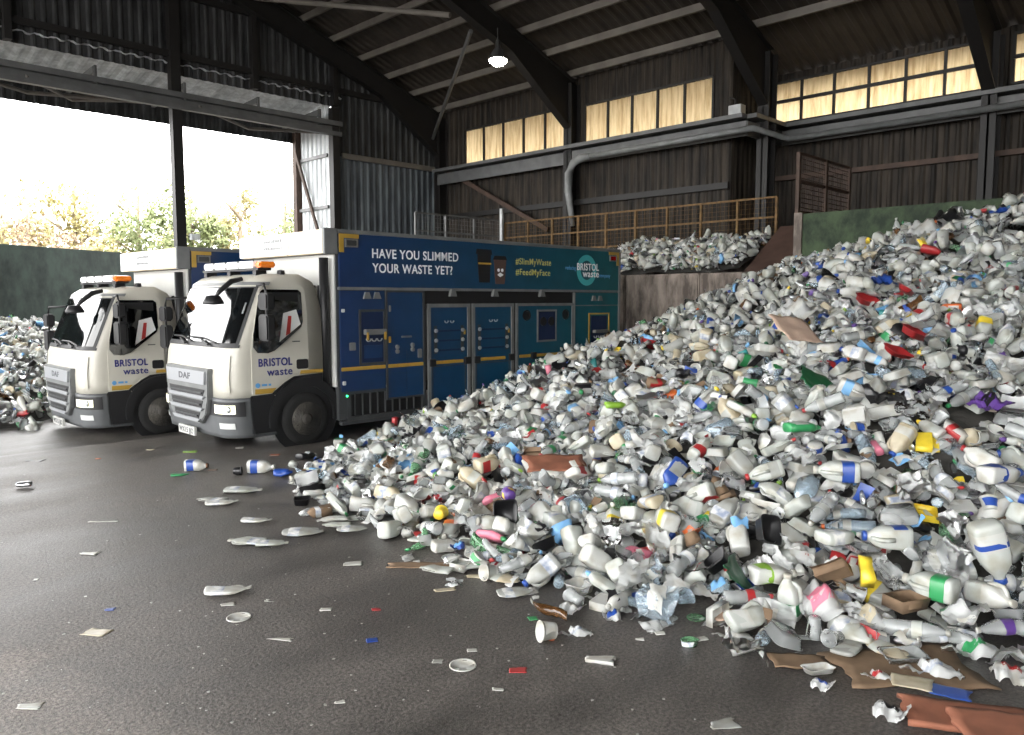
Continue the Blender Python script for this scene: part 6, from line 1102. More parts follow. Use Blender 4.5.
(5, 0): [9278,1619,1696,186,-37,118,4302,3128,149,-7,-182,137,10430,4114,2063,-52,-66,74,5231,2640,376,180,-2,66,5430,6936,330,22,-35,103,6330,4654,852,-5,-250,-195,8268,6522,930,-35,-307,-68,8392,5161,1326,-16,32,278,7336,3212,1264,-287,12,150,6315,6989,430,7,-38,-33,11558,2826,2464,-18,6,-165,8210,4530,1336,-309,-64,27,5110,3132,348,65,-274,-67,4492,3072,144,-160,-13,49,6516,3174,934,59,47,-264,11986,2844,2588,302,-101,36,8442,5340,1398,30,12,295,5140,4696,324,-19,-86,274,8524,2549,1566,-28,-289,-144,5406,1156,76,-13,-4,-296,10485,1694,2182,271,-70,90,5821,6778,556,37,-42,-272,7110,3262,1228,-37,64,-205,7630,1258,1090,222,29,-165,8096,6317,1092,-272,-27,-115,9528,3240,1894,237,-47,158,8860,1719,1510,1,34,-228,6984,4942,852,-33,30,215,5986,7036,323,1,-25,-134,7074,4039,1153,305,69,-86,7022,5517,823,0,16,-302,8142,1382,1288,4,10,213,4451,5002,176,-42,-34,-303,7076,5556,919,-306,-18,73,9056,4059,1750,257,-95,-66,11058,3458,2316,-41,18,-204,5949,1406,433,34,-110,-91,8257,1734,1454,-29,-291,-118,4882,5589,266,-63,1,-124,6562,8912,140,9,-25,273,7372,5944,868,-29,-11,76,7452,3728,1276,132,97,83,4167,2827,112,-14,-57,40,6820,6081,882,40,5,-272,6712,5565,830,16,278,-55,8844,4794,1521,-54,-8,105,6186,1930,700,-61,308,-80,5574,6236,428,-19,-25,-2,6832,6272,766,3,-19,58,5330,1304,144,30,-274,-4,6386,8162,310,1,14,291,8402,2157,1539,57,-42,37,5140,8258,200,-51,3,228,8112,4112,1383,-4,-28,-105,4612,4300,166,2,30,-313,5228,7584,120,14,8,-236,8218,5880,1050,11,-39,-153,9028,1530,1577,-2,-23,140,9559,5490,1542,40,-5,-197,5640,7208,364,186,-13,7,5018,7329,198,-113,-65,229,8718,3938,1588,-75,3,18,4080,2156,58,-5,-269,-100,10035,4144,1979,-273,-95,-61,8364,6268,1076,26,-305,10,6044,2790,839,-19,2,-200,9420,2678,1759,22,29,157,5303,8168,74,-303,-71,49,7485,935,918,32,-35,17,6936,1278,697,304,-21,98,10802,2198,2336,78,-65,-213,4342,7491,76,-22,293,-17,6152,4845,609,289,-47,-128,7131,2258,1155,-35,288,46,5096,7747,170,-14,17,233,6849,696,543,-7,-217,-240,7274,6712,904,-29,-16,240,6054,6120,561,-279,-26,-56,4939,2390,182,-26,-72,312,9843,2433,2002,-50,20,292,5659,5899,439,-33,5,242,6850,6702,868,17,17,231,5916,7714,448,-51,-1,53,6818,4275,1018,-112,36,287,8144,7150,848,-20,24,152,5612,3472,577,-42,59,29,5688,3807,578,53,19,-163,5764,1512,317,-63,231,-69,7564,3343,1322,26,-8,-151,6004,8708,104,46,-238,-106,9120,5241,1518,44,-285,-31,5210,6652,322,159,-192,13,6181,7145,531,-31,8,-37,9297,4360,1872,4,4,-145,9175,3525,1618,-45,13,249,5212,2322,329,-17,-73,266,4490,6512,160,219,43,139,4863,3358,274,-250,-1,-20,8414,3826,1561,66,-37,-25,5645,6806,462,302,68,29,4756,6790,104,-39,-11,100,5442,7376,240,-227,24,-171,8993,3950,1654,5,-281,0],
(5, 1): [6292,5116,586,-37,3,132,7146,5839,848,177,-12,-102,8557,3390,1576,8,-1,-244,4776,2776,81,-20,27,293,5096,1736,139,-57,24,-270,4996,6820,196,85,-49,-227,8050,5012,1248,22,16,-280,5678,7342,256,-71,18,298,4841,2386,89,-313,62,-2,7582,4526,1131,35,27,-252,5098,2574,178,-284,-32,-80,8810,5054,1488,-62,25,-306,6016,4900,516,51,-8,-196,5142,4272,348,88,19,182,6017,5719,517,19,-300,45,7238,5745,1006,-83,-59,287,7102,8102,443,36,4,-263,8128,4544,1446,-60,-17,172,9856,4470,1850,234,-112,-13,4742,3780,316,-140,-18,-299,11564,1956,2514,36,12,-204,6357,3951,858,52,-17,-172,8235,2624,1432,62,-125,-99,8240,5602,1136,22,-47,-142,11065,3884,2223,81,-11,81,6362,6684,654,113,48,-237,7090,3990,1020,-22,-4,116,11016,3566,2226,-20,-7,30,5514,6623,400,154,7,60,7248,2378,1144,9,46,-262,10053,2353,1919,-30,-7,116,11038,2893,2314,19,9,-236,8812,2811,1655,12,21,-274,7514,4766,1124,23,6,198,8217,6318,964,307,70,-57,5854,1726,396,9,7,-236,9780,2699,1944,6,-15,-54,7605,5808,915,35,-16,-213,7584,2322,1214,3,17,259,5972,7222,424,-14,272,-45,8018,6032,970,270,81,-86,5834,5512,426,47,282,96,11109,3102,2308,246,-1,-5,8614,3660,1654,37,-28,-307,5466,8688,56,3,-1,-160,7368,4260,1180,139,-29,207,6908,7806,532,-88,271,88,7410,4688,1044,-43,6,149,6812,2834,1008,26,-110,-66,6654,5460,724,-134,283,-45,5644,7028,256,-23,0,58,4634,7224,82,-43,220,190,10614,4194,2046,-7,30,234,6424,6370,642,308,-11,-72,9424,3596,1790,-195,-235,-34,4940,7742,56,4,-5,-234,6785,4570,914,40,44,117,6456,5733,646,-314,-47,63,9756,2190,1980,274,70,-102,6144,6244,568,-29,118,-283,7794,5376,1104,34,20,-301,4480,5940,64,-7,4,-219,4400,6975,98,-64,1,-224,6813,3931,966,286,6,79,8138,2471,1404,63,69,284,4795,6644,200,16,-12,-98,4386,2898,81,250,86,-14,9344,3018,1714,-239,114,8,10062,4396,1925,93,-42,-286,10752,3650,2224,-14,292,-69,5022,2912,262,-275,35,33,7864,2519,1322,-37,-10,105,4950,1908,178,-15,-12,133,5958,4382,638,281,-16,-129,5164,3282,360,-275,93,97,6620,8116,332,-33,274,-26,7760,4883,1185,29,16,-229,6558,1606,694,-11,4,-94,7243,4871,1016,15,-55,232,4840,7662,144,8,-5,-235,12086,3024,2596,-277,-58,-72,9162,4910,1587,18,310,-111],
(5, 2): [7950,4373,1276,310,4,106,11061,3251,2345,273,-23,80,8839,2126,1564,-31,6,232,8050,1685,1327,44,-17,-177,8857,6012,1207,67,-37,-105,9718,5238,1662,-11,-1,-19,7782,6623,1057,-83,40,70,6008,6705,370,-16,-22,-13,7640,4637,1256,-87,-9,36,7564,7436,720,34,6,295,8446,6385,988,35,-3,-210,5666,4095,529,-41,-32,105,6982,2900,1066,-196,-16,94,10010,4607,1874,23,-24,189,5722,1050,265,169,45,-245,6626,8594,191,2,-34,-131,9214,2996,1635,-23,13,136,6037,773,177,-274,19,-118,5210,4982,284,-213,8,236,5738,1206,140,-59,-8,226,5741,4750,470,164,1,35,5336,5211,349,21,-22,-83,10568,3940,2156,-94,-1,61,4701,7412,61,-5,2,-274,5208,2510,262,-164,-42,98,10088,4264,1879,25,-35,-172,7660,918,1015,25,-21,134,6290,1336,476,5,-301,-114,10523,1415,2133,-27,14,311,8662,6719,1032,-22,252,-44,10218,2535,2092,73,19,250,7686,4433,1292,302,23,-64,11606,1618,2522,265,23,163,5980,1574,530,59,308,65,6312,8821,144,115,35,128,8607,1491,1464,44,279,-120,7926,4702,1342,-63,-3,-227,7599,4842,1246,297,-5,63,6512,6120,668,220,20,-196,8619,2136,1623,-81,21,-207,7422,1268,865,43,262,72,4968,4628,250,-92,13,129,12372,2444,2760,57,-2,151,6971,4140,1092,-157,-2,122,11022,2476,2330,-21,-5,105,8086,1961,1428,75,43,-20,7731,3350,1287,-57,-4,127,5288,7874,181,-178,-22,-101,9122,3507,1818,42,-8,153,5808,5012,556,-10,-20,-267,6130,8037,286,-17,-9,-85,4892,4138,282,89,-14,121,9326,4238,1736,-301,5,-61,6787,3920,1082,25,8,283,5532,7556,175,16,-3,-170,4514,7322,134,132,-36,49,4772,5774,143,43,-3,-175,10205,2140,2120,-74,-31,265,10130,4761,1866,11,74,-272,5378,1754,226,-232,74,-146,9594,2080,1820,36,284,20,5794,8548,168,-40,-38,-257,8782,3595,1694,-102,9,134,8938,5257,1418,30,-46,-129,8486,5757,1276,24,299,56,8302,2396,1386,2,-39,17,4668,2652,256,-49,10,215,9272,3984,1748,-9,2,299,10950,4502,2116,29,-23,-147,6292,5524,672,6,33,265,7366,2127,1210,76,29,291,7626,3553,1346,-36,5,310,5757,624,68,288,40,-79,4596,5710,104,-258,15,194,4339,5302,76,-30,16,-280,4784,1916,204,48,-7,-137,4728,5259,190,-70,31,-154,7885,2208,1394,4,34,-202,6540,3890,896,-25,-7,151,5486,1882,276,12,59,-211,5298,7168,326,-17,10,-278,6371,4206,835,-8,16,238,7030,4768,932,-6,2,-68,6980,4471,924,30,2,-258,5114,994,52,31,-312,-25,6190,4482,774,10,-280,-7,4616,2280,86,-135,-5,190,8670,3784,1530,18,-9,-238,9742,1492,1814,307,-7,-138,12498,2708,2780,-38,15,218,4570,2807,112,113,-6,214,11487,2318,2491,171,16,76,7632,6976,900,251,8,34,5796,8338,162,-219,-34,-217,5398,6766,338,-53,19,-61,5026,7075,129,29,11,-271,10316,2648,2274,4,310,1,5634,1596,341,57,71,-286,6588,4971,828,25,-3,-227,4692,3589,296,275,-32,71,6044,2414,696,-50,262,-3,6056,6639,564,-289,-2,-147,8418,1875,1497,143,30,-155,4909,3564,286,-254,1,-87,10882,1695,2296,-13,249,162],
(6, 0): [6993,4151,972,-157,-26,-46,9950,4607,1790,142,-12,-248,5744,6622,428,50,218,143,9891,4164,1856,127,301,-13,9208,4004,1644,156,40,-263,8045,3271,1440,118,48,79,6266,6454,546,141,111,91,8932,3534,1594,265,94,-7,11222,2766,2351,181,48,-175,6150,3698,768,85,-89,189,7513,1172,946,168,30,180,6762,974,534,-164,242,30,5666,2008,382,-196,-205,40,6003,5764,602,-178,-13,-63,5172,5374,262,171,32,-9,7062,2091,1018,118,41,266,8385,4618,1436,190,-4,-250,6089,4417,707,177,14,-216,9304,3724,1627,180,8,-123,4786,3444,150,-147,-47,9,4940,6555,214,-135,-4,218,4240,3348,97,104,11,-274,8009,3502,1444,153,258,-57,7464,6548,866,158,3,-128,10052,2824,1990,-159,122,27,5854,2940,578,-130,-29,-270,11235,2894,2377,-105,19,-241,6369,717,334,121,30,246,8270,6888,892,-144,28,248,11767,2177,2648,214,-110,-115,6294,5975,592,206,-187,30,6242,7818,302,-144,-27,-27,4580,4769,72,188,-9,-142,10390,1844,2082,-129,-31,-82,8344,2628,1434,99,98,220,4505,5679,42,-158,5,-305,10083,4006,1896,181,-28,-112,7348,4956,1072,123,-56,80,8442,1586,1326,183,-20,-64,4227,7161,53,158,62,126,10164,3643,1999,187,85,195,6684,5084,696,151,31,237,4089,3088,62,138,-143,-134,9088,3787,1599,179,-80,-199],
(6, 1): [5624,3663,600,252,70,-85,7317,1489,939,134,-5,-249,6087,2487,624,125,18,270,7860,6214,952,-173,-14,162,7443,4935,1028,157,265,12,6791,8223,327,-155,30,274,6592,3547,1072,188,25,-3,8211,2766,1503,-121,12,184,4756,3866,180,-203,-1,191,5058,2280,124,137,9,289,5236,9056,40,-165,-6,-134,7392,7196,762,-206,13,79,9030,3615,1719,-164,51,33,4332,4550,140,142,56,-9,4943,5192,211,-209,98,72,10048,2527,1994,-145,308,14,8282,3579,1508,128,15,102,7382,3066,1200,23,-92,166,7918,1908,1333,-148,-22,-208,4786,7800,55,-180,36,215,11990,2142,2632,-138,16,-262,6283,6535,444,-129,-18,-196,7082,7549,580,-29,-127,211,9916,2926,1949,130,37,47,9013,2324,1656,-106,-297,21,10032,3342,1904,-129,30,-241,9771,4336,1813,-170,64,179,4269,3860,74,-147,71,-155,6633,6397,653,108,-258,-56,10784,4260,2081,184,5,-232],
(6, 2): [6794,7264,512,103,-96,235,9228,5758,1328,162,-38,-74,5610,1701,264,-28,-105,-267,9056,5405,1406,237,4,-104,7468,6356,848,151,13,255,7219,4638,954,-131,27,-118,5344,2158,232,-224,-9,159,5862,1454,278,105,13,200,6704,2394,870,-65,106,3,4686,8021,86,160,4,-280,7762,2892,1234,120,22,183,5074,7674,36,160,47,251,5202,8722,34,158,18,-33,4058,4104,40,-69,168,203,5994,1786,456,123,241,89,7796,4387,1212,163,-30,-62,4322,3076,34,159,18,-201,4999,5972,334,146,-8,-232,4646,6502,160,-214,46,131,9474,3760,1686,-186,-266,12,6736,4650,800,172,-29,-127,5534,3571,451,165,10,185,4400,7071,42,-161,7,-108,5612,5516,422,55,223,-162,7221,4872,926,-149,-6,-54,8706,3466,1587,114,70,-42,7288,5002,957,249,-213,2,11170,2418,2356,-165,43,200,8834,5150,1460,-94,15,-116,6191,5085,618,111,40,46,8777,1952,1530,92,-21,294,11774,2142,2560,153,267,-38,6077,5042,518,-300,127,-23,4906,6690,123,142,55,241,8250,6197,999,-132,258,-55,8238,5793,1198,-105,19,-196,8483,2062,1411,127,25,183,9775,3832,1789,136,-11,106,7810,6289,856,-156,287,-15,4926,5720,255,-228,-67,-101,5908,5702,436,-149,266,53,5208,2104,264,-75,215,-83,9248,3292,1585,-164,-23,-53,7272,4605,1031,182,-82,63,7899,1868,1246,125,24,245,6526,8502,192,119,-28,59],
(7, 0): [6366,6623,478,-118,-35,-202,6915,6460,744,197,-31,-234,8234,3826,1438,-125,-181,136,10916,2537,2278,-173,41,235,4925,4374,226,-159,216,-21,7032,2628,1047,-103,76,-42,8334,4710,1330,187,50,-169,7308,5869,968,-3,-19,-2,4838,8356,48,-98,120,-21,11310,3726,2254,115,-60,-79,10614,3468,2169,-120,-10,-135,11292,2196,2390,-91,-78,-286,6308,2910,789,26,-102,-247,8706,2530,1532,167,-247,-11,7114,2745,1091,-55,-80,-92,8010,2592,1326,-290,-24,-66,7912,5570,1059,45,-117,285,6461,7626,385,-168,-69,136,6268,6578,522,118,-180,-152,4620,1969,72,-3,-313,35,6728,4156,920,-179,-96,111,7896,6810,906,264,-49,112,5768,7616,211,174,240,13,9085,5088,1502,151,-65,-102,5260,5872,352,-180,-20,-101,9449,1540,1686,-154,270,39,6256,6200,680,107,73,-131,6598,2682,944,194,-79,-27,7586,2882,1233,-215,-70,160,6380,2206,682,115,-70,-274,9840,5408,1559,137,-65,259,4599,3296,196,148,-55,-93,8918,3612,1699,64,133,-121,4570,6700,52,155,-46,125,9597,5129,1570,6,-123,259,9004,3016,1600,136,89,-241,10173,3270,2031,-91,249,30,7607,2471,1195,-121,-30,-216,6278,2662,758,84,113,-200,5166,7000,230,-15,-111,174,8197,6726,890,85,89,-22,9204,5410,1426,-187,14,68,8460,5762,1178,165,30,-250,6528,1732,634,117,-213,-23,6053,5340,474,200,56,-142,11176,2667,2343,-144,-208,104,4620,1844,46,76,-134,-94,8720,2002,1498,195,-23,-101,5492,1444,138,-71,-39,170,6559,6450,604,86,54,-177,7518,6909,850,100,81,-20,12362,2222,2743,184,-48,-130,6194,8684,112,-127,-30,94,5975,3762,680,149,-62,3,5042,6949,188,171,-15,161,6403,4584,755,-153,182,-82,5682,7676,193,-164,-247,12,3966,3360,50,145,21,288,11173,3669,2224,108,91,159,4454,3514,48,-138,-57,37,7510,7696,616,-128,-251,13,6091,5851,518,-148,-278,38,6690,3820,933,-201,116,86,5548,2662,428,-74,9,180,9724,3349,1762,97,-207,-116,12696,2018,2900,-120,-207,34,8811,1446,1430,119,-36,270,8548,5298,1292,-135,41,262,6344,5288,610,54,79,-220,6788,6968,599,-92,-14,-257,6876,5646,742,173,-114,-136,7667,5613,986,172,-121,-139,6156,7522,386,-46,67,160,9800,2113,1877,131,-10,19,5397,3972,404,-167,133,87,5804,6816,342,-40,81,71,6343,1940,620,163,-5,-233,9630,4398,1782,-155,87,-40,9679,5002,1610,-210,-129,29,7052,6106,784,-168,-104,150,5245,4580,276,-173,-37,131,6510,2894,889,152,-9,166,8488,6000,1060,-206,115,19,7160,4558,990,-189,56,-219,4346,3976,50,198,-213,46,5459,4888,334,-86,4,126,4998,7932,113,-10,6,298,5092,1914,191,204,-65,14],
(7, 1): [10129,5489,1584,-135,-19,52,5348,4600,394,-101,55,136,9350,3312,1614,101,68,-31,5705,6844,304,-161,23,86,4426,4836,52,-124,-20,-63,10859,2010,2285,-166,-84,211,5657,962,93,17,-238,169,10798,2584,2243,162,-66,-46,5136,3956,319,-126,-72,15,8064,2183,1326,26,300,52,8662,1658,1504,-29,-180,31,9154,1318,1560,-165,22,184,6764,5018,742,-124,72,272,5062,5258,240,80,49,-232,9788,3957,1832,153,234,-76,7561,5326,1049,-48,-2,-305,7626,5016,1121,-145,4,241,5884,3920,642,183,-49,-102,5297,4682,286,-139,176,135,5052,2766,192,179,45,-114,6953,2190,1030,-159,39,-80,6660,4114,978,-204,-11,249,8960,4366,1600,93,-169,-4,4992,4060,278,-152,49,96,5378,4782,290,-162,251,45,4192,5990,50,131,14,199,10616,4190,2142,-148,2,40,7940,1760,1266,-45,-42,147,8748,4510,1501,-17,34,-28,7532,5670,966,190,40,-32,8497,5456,1236,-144,280,22,4174,4702,78,-197,14,0,11154,2470,2439,-145,-90,171,5220,3394,409,-73,221,-21,7402,4344,1084,-161,38,46,9053,5582,1342,6,275,-82,7238,5623,860,73,37,237,8664,1525,1550,-169,-220,80,12202,2941,2648,-170,6,133,7154,2056,1086,-94,-40,-219,8231,1777,1324,165,135,-68,6392,6019,610,70,15,147,8362,4802,1366,-132,-15,-164,6012,5446,488,33,10,-187,8494,4658,1436,-134,73,-203,6256,1887,584,-31,23,279,8926,4589,1554,0,125,-177,7425,5564,922,99,108,207,7192,4191,1182,158,90,82,6614,7246,454,-9,36,225,9122,1959,1644,140,-90,54,9862,4844,1650,-157,217,-48,5690,7836,190,104,40,115,7380,3532,1108,-138,-78,74,4274,6586,54,-130,25,-18,7968,1349,1186,47,-121,172,5170,2304,194,-246,31,-178,5919,1546,360,160,-14,-213,11784,2876,2493,-160,14,196,10188,2929,2034,-253,9,150,6964,1919,931,-178,-30,124,6529,7584,468,99,19,301,5341,6574,306,-47,-29,76,4976,1310,52,-125,-18,236,10431,2165,2100,37,42,-274,6464,2976,866,197,133,-102,11476,3228,2347,161,-9,-201,5484,4238,444,-213,-205,42,8002,4586,1332,146,253,-42,7749,3283,1420,-290,124,14,5622,6743,320,-109,-12,253,7864,5041,1238,-8,76,-246,9008,4696,1570,132,31,-52,11180,2544,2366,75,62,-308,6326,4913,674,261,-34,-108,5865,7250,258,37,-309,124,9562,3870,1750,299,-37,118,4248,4613,66,-43,-41,-203,4808,7152,104,-212,6,-114,5550,1007,53,-121,-28,222,5361,5408,357,88,47,-202,11814,2506,2530,168,23,-216],
(8, 0): [12106,2752,2573,31,-11,-136,7462,3838,1090,-28,-25,75,4268,3632,10,-2,-2,-257,9457,3616,1653,-7,57,96,8108,3606,1398,-4,43,276,7115,6161,820,61,99,247,5637,3671,450,-20,271,-23,5870,2822,523,-34,36,256,9578,4526,1703,-32,0,20,8392,4814,1300,-3,287,-18,9469,2168,1768,-55,69,161,10676,2266,2207,-165,-282,2,6048,6284,474,103,75,-248,6652,3388,882,-29,18,207,5284,3177,362,-56,280,-134,5007,7395,24,10,-21,-145,7741,6016,844,-11,293,-131,6596,1062,460,-36,282,-19,10552,3128,2144,-30,-12,111,8116,5493,1094,9,40,244,7484,2190,1156,20,1,-150,8117,6120,888,3,-23,-91,4609,6724,116,43,19,182,8544,2444,1426,30,-13,-79,9872,4222,1801,0,13,281,5183,4438,387,-36,-17,169,6610,1645,618,-296,-34,-2,4178,4199,54,-5,-5,198,10710,1430,2165,23,-6,92,11630,3004,2446,-85,16,-231,7296,6078,788,6,11,-223,7510,6218,814,-310,-4,19,10112,4474,1788,25,247,-69,7296,5496,843,37,15,-229,9262,3652,1565,-17,17,312,8919,2672,1596,-40,-8,-275,5272,4871,268,61,270,-109,7084,7322,580,-28,-53,-14,5507,7770,122,-13,-18,115,8695,3472,1524,3,-10,-223,7544,2582,1172,8,-255,168,5786,3354,499,-286,-38,-59,6136,5067,546,185,31,-24,8930,2254,1592,-15,-41,227,5846,5608,383,6,-31,7,6080,5441,446,17,-34,-37,5001,2134,32,295,-26,85,4249,4798,58,15,224,-225],
(8, 1): [5919,3333,656,-144,291,-19,6522,5552,618,-31,305,-109,5102,3634,247,-29,0,185,9904,3294,1807,49,-3,-169,8256,4017,1428,8,-32,183,6574,1588,578,17,-39,9,5874,8866,8,0,0,-211,8636,1630,1348,-31,312,-106,9534,4270,1744,12,-16,-84,6210,1623,445,-45,-3,207,4512,2928,88,-153,-38,-52,8130,2612,1390,-85,-217,95,6226,6026,502,-15,27,219,6535,7232,462,-134,-52,-158,6432,1349,471,277,-27,149,6532,7954,352,37,-87,-102,8692,6304,1061,23,42,274,5777,8426,143,52,98,279,8192,3910,1422,22,-82,-188,4008,4700,8,0,0,287,9333,2808,1625,-14,-18,11,4406,3188,8,0,0,8,9055,5260,1388,22,-36,-143,5428,2309,252,25,37,-223,6321,876,350,-94,-19,230,4084,6226,8,0,0,159,5867,7745,248,275,47,-44,6911,7996,424,-2,301,-128,5148,6942,137,26,-3,-217,5946,6290,450,271,66,101,5490,4080,424,4,71,301,11616,2562,2420,-9,-28,6,4932,6198,207,18,56,-158,9736,3387,1709,296,-44,28,10098,1522,1912,-10,39,311,7825,6632,876,-22,-266,70,6540,3700,884,44,7,-45,8958,2776,1566,17,-11,-103,6126,5222,502,-39,-70,113,5712,1820,356,-77,286,43,8054,6428,850,2,-10,-26,5833,3320,579,22,-13,308,11680,3390,2328,35,314,95,6243,2198,628,-290,44,-92,9139,2362,1668,84,-34,-115,8070,5628,1033,40,-300,88,6756,3389,963,-41,68,155,6777,4504,818,-17,27,173,8902,5135,1444,-53,-44,145,6640,2824,906,69,15,-217,7171,2602,1084,66,-20,-116,7742,6104,872,-13,291,31],
(9, 0): [4755,4876,167,-174,82,-136,8652,2890,1624,96,262,-111,5688,4880,414,42,220,-160,5378,3746,404,-192,45,216,6791,7840,476,184,108,-84,11318,3372,2300,-143,-23,-197,5644,5036,362,115,-110,105,10234,2643,2177,158,22,-248,5053,3068,276,204,51,182,8524,3986,1498,-132,-26,-73,8338,6112,1046,125,72,-173,7355,3916,1241,-77,-130,-31,6444,2532,778,-104,115,49,8530,6266,1026,-149,260,-41,7480,5122,1134,169,85,113,4357,6052,82,-33,-121,-235,5699,3264,532,-35,91,78,8207,2943,1471,127,-276,-3,4128,5412,54,160,-4,-102,9656,2512,1786,-175,-42,0,3895,6530,50,166,12,-191,7503,4016,1229,-17,103,8,7734,2595,1308,-246,-120,52,7112,1917,1002,35,-99,-229,6522,6826,598,160,-63,-173,7660,3032,1228,-122,18,-189,7215,7597,605,111,-108,30,7504,3546,1150,-246,114,-6,7004,7335,600,-163,-224,-56,5892,4718,516,-183,-10,221,7536,2731,1177,161,-32,-16,8584,5953,1146,-180,-88,61,6010,2752,634,-115,-4,-153,5823,5098,436,-204,-85,-71],
(9, 1): [7418,4496,1075,115,-40,-46,4610,5977,104,52,-8,204,4080,3206,31,-312,-1,28,6694,2688,910,-47,4,196,6173,1836,514,-42,-10,196,7138,2922,1103,279,19,81,5186,8040,96,5,136,-176,4396,2508,64,-154,7,306,4868,5096,187,3,40,274,10109,3516,2044,-41,17,22,6108,2216,568,-39,-7,183,5836,4958,398,272,-1,125,10456,4343,1970,151,-43,-49,6968,7150,646,131,51,216,10926,3212,2252,14,-7,-193,3880,4442,36,9,5,45,5377,1382,50,7,22,-275,7176,7432,666,9,41,-82,5616,3150,472,96,276,-85,5689,808,37,-1,0,244,9504,2438,1765,-143,294,1,6316,2127,714,-38,296,-18,8605,5631,1201,-2,29,138,6864,2636,1071,230,26,184,10732,3629,2148,314,-29,-86,6393,1646,544,-40,307,-83,6433,5147,730,242,-2,199,5740,5445,467,116,-8,-110,8291,3986,1448,-292,22,-31,5291,2222,244,-89,-53,54,6312,1004,353,-38,-37,127,8436,2736,1496,265,8,-134,6011,8541,131,-219,-1,33,8480,5832,1095,-14,-29,-24,6908,2083,918,-313,-58,35,5697,2958,512,-263,4,144],
}

# ------------------------------------------------------------------ placing single things
HIDE = []          # (position, radius): where a hand-set thing takes the room of the loose ones
LAND = []          # (picture x, picture y, phrase) of the things that stand out, to tell the others apart by
COUNT = {}
CAMI = None
def project(p):
    v = Vector(p) - cam.location; d = v.dot(FW); return 512 + FPX * v.dot(RT) / d, 367.5 - FPX * v.dot(UP) / d, d
def hit_px(px, py):
    """where the line of sight through a picture point meets the heap or the floor"""
    r = ray(px, py); t = 1.5
    while t < 40:
        p = cam.location + r * t
        if p.z < max(heap_z(p.x, p.y) if p.x > 3 else -1, floor_z(p.x, p.y)): return p, t
        t += 0.01
    return p, t
def inst(name, proto, loc, rot, body=None, accent=None, lab=None, scale=None):
    """one thing from a variant: its body mesh is the thing, cap, label and so on are its parts"""
    root = None
    for nm, me, key in proto.meshes:
        o = bpy.data.objects.new(name if root is None else nm, me); COL.objects.link(o)
        k = body if root is None else (accent if nm == 'cap' else lab if nm in ('label', 'printed_sleeve', 'printed_band', 'printed_panel', 'printed_patch') else body if nm == 'open_flap' else None)
        if k and k != key:
            o.material_slots[0].link = 'OBJECT'; o.material_slots[0].material = G[k]
        if root is None:
            root = o; o.location = loc
            if isinstance(rot, Matrix): o.rotation_euler = rot.to_euler()
            else: o.rotation_euler = rot
            if scale: o.scale = scale if isinstance(scale, tuple) else (scale,) * 3
        else: o.parent = root
    return root
def lying(phi, roll=0.0, tilt=0.0):
    """rotation that lays the item's long axis along phi, its y axis up"""
    d = Vector((math.cos(phi) * math.cos(tilt), math.sin(phi) * math.cos(tilt), math.sin(tilt))); u = Vector((0, 0, 1)); x = u.cross(d).normalized() if False else d.cross(u).normalized() * -1
    u = d.cross(x).normalized()
    m = Matrix((x, u, d)).transposed()
    return m @ Matrix.Rotation(roll, 3, 'Z')
def view_phi(deg):
    """ground direction that shows in the picture as deg (0 to the right, 90 away)"""
    a = math.radians(deg); d = RT * math.cos(a) + F0 * math.sin(a); return math.atan2(d.y, d.x)
def special(kind, v, px, py, deg, label, cat, phrase=None, body=None, accent=None, lab=None, size=1.0, up=0.1, flat=1.0, roll=0.0, tilt=0.0, upright=False, name=None, hide=0.13, group=None):
    p, t = hit_px(px, py); p = p + Vector((0, 0, up))
    r = Euler((roll, tilt, view_phi(deg))) if upright else lying(view_phi(deg), roll, tilt)
    o = inst(name or kind, PROTO[kind][v], p, r, body, accent, lab, (size, size * flat, size) if flat != 1 else size)
    tag(o, label, cat, group); HIDE.append((p, hide * size))
    COUNT[name or kind] = COUNT.get(name or kind, 0) + 1
    if phrase: LAND.append((px, py, phrase))
    return o
def sheet(name, px, py, w, d, deg, key, label, cat, phrase=None, up=0.03, wave=0.02, tilt=(0, 0), thick=0.008, seed=0, hide=0.0, cut=0.0):
    """a bent, torn piece of card, paper or film with a thickness"""
    p, t = hit_px(px, py); R_ = random.Random(seed + px); o = R_.uniform(0, 50); mb = MB(); n = 10
    def f(u, q, top):
        x, y = (u - .5) * w, (q - .5) * d
        e = 1 + 0.18 * noise.noise((u * 3 + o, q * 3, o)) * (1 + cut)
        return (x * e, y * (1 + 0.15 * noise.noise((o, u * 4, q * 4))) + cut * 0.3 * x * (q - .5), wave * (noise.noise((x * 5 + o, y * 5, 2)) + 0.5 * noise.noise((x * 14, y * 14 + o, 4))) + (thick if top else 0))
    A = [[f(i / n, j / n, True) for i in range(n + 1)] for j in range(n + 1)]; B = [[f(i / n, j / n, False) for i in range(n + 1)] for j in range(n + 1)]
    v = [q for r in A for q in r] + [q for r in B for q in r]; m = n + 1; N = m * m; fc = []
    for j in range(n):
        for i in range(n):
            a = j * m + i; fc.append((a, a + 1, a + m + 1, a + m)); fc.append((N + a, N + a + m, N + a + m + 1, N + a + 1))
    for i in range(n):
        for a, b in ((i, i + 1), (n * m + i + 1, n * m + i), ((i + 1) * m, i * m), (i * m + n, (i + 1) * m + n)): fc.append((a, N + a, N + b, b))
    mb.add(v, fc); ob = mb.build(name, G[key], smooth=True); ob.location = p + Vector((0, 0, up)); ob.rotation_euler = (tilt[0], tilt[1], view_phi(deg))
    tag(ob, label, cat); COUNT[name] = COUNT.get(name, 0) + 1
    if phrase: LAND.append((px, py, phrase))
    if hide: HIDE.append((ob.location.copy(), hide))
    return ob

S_ = special
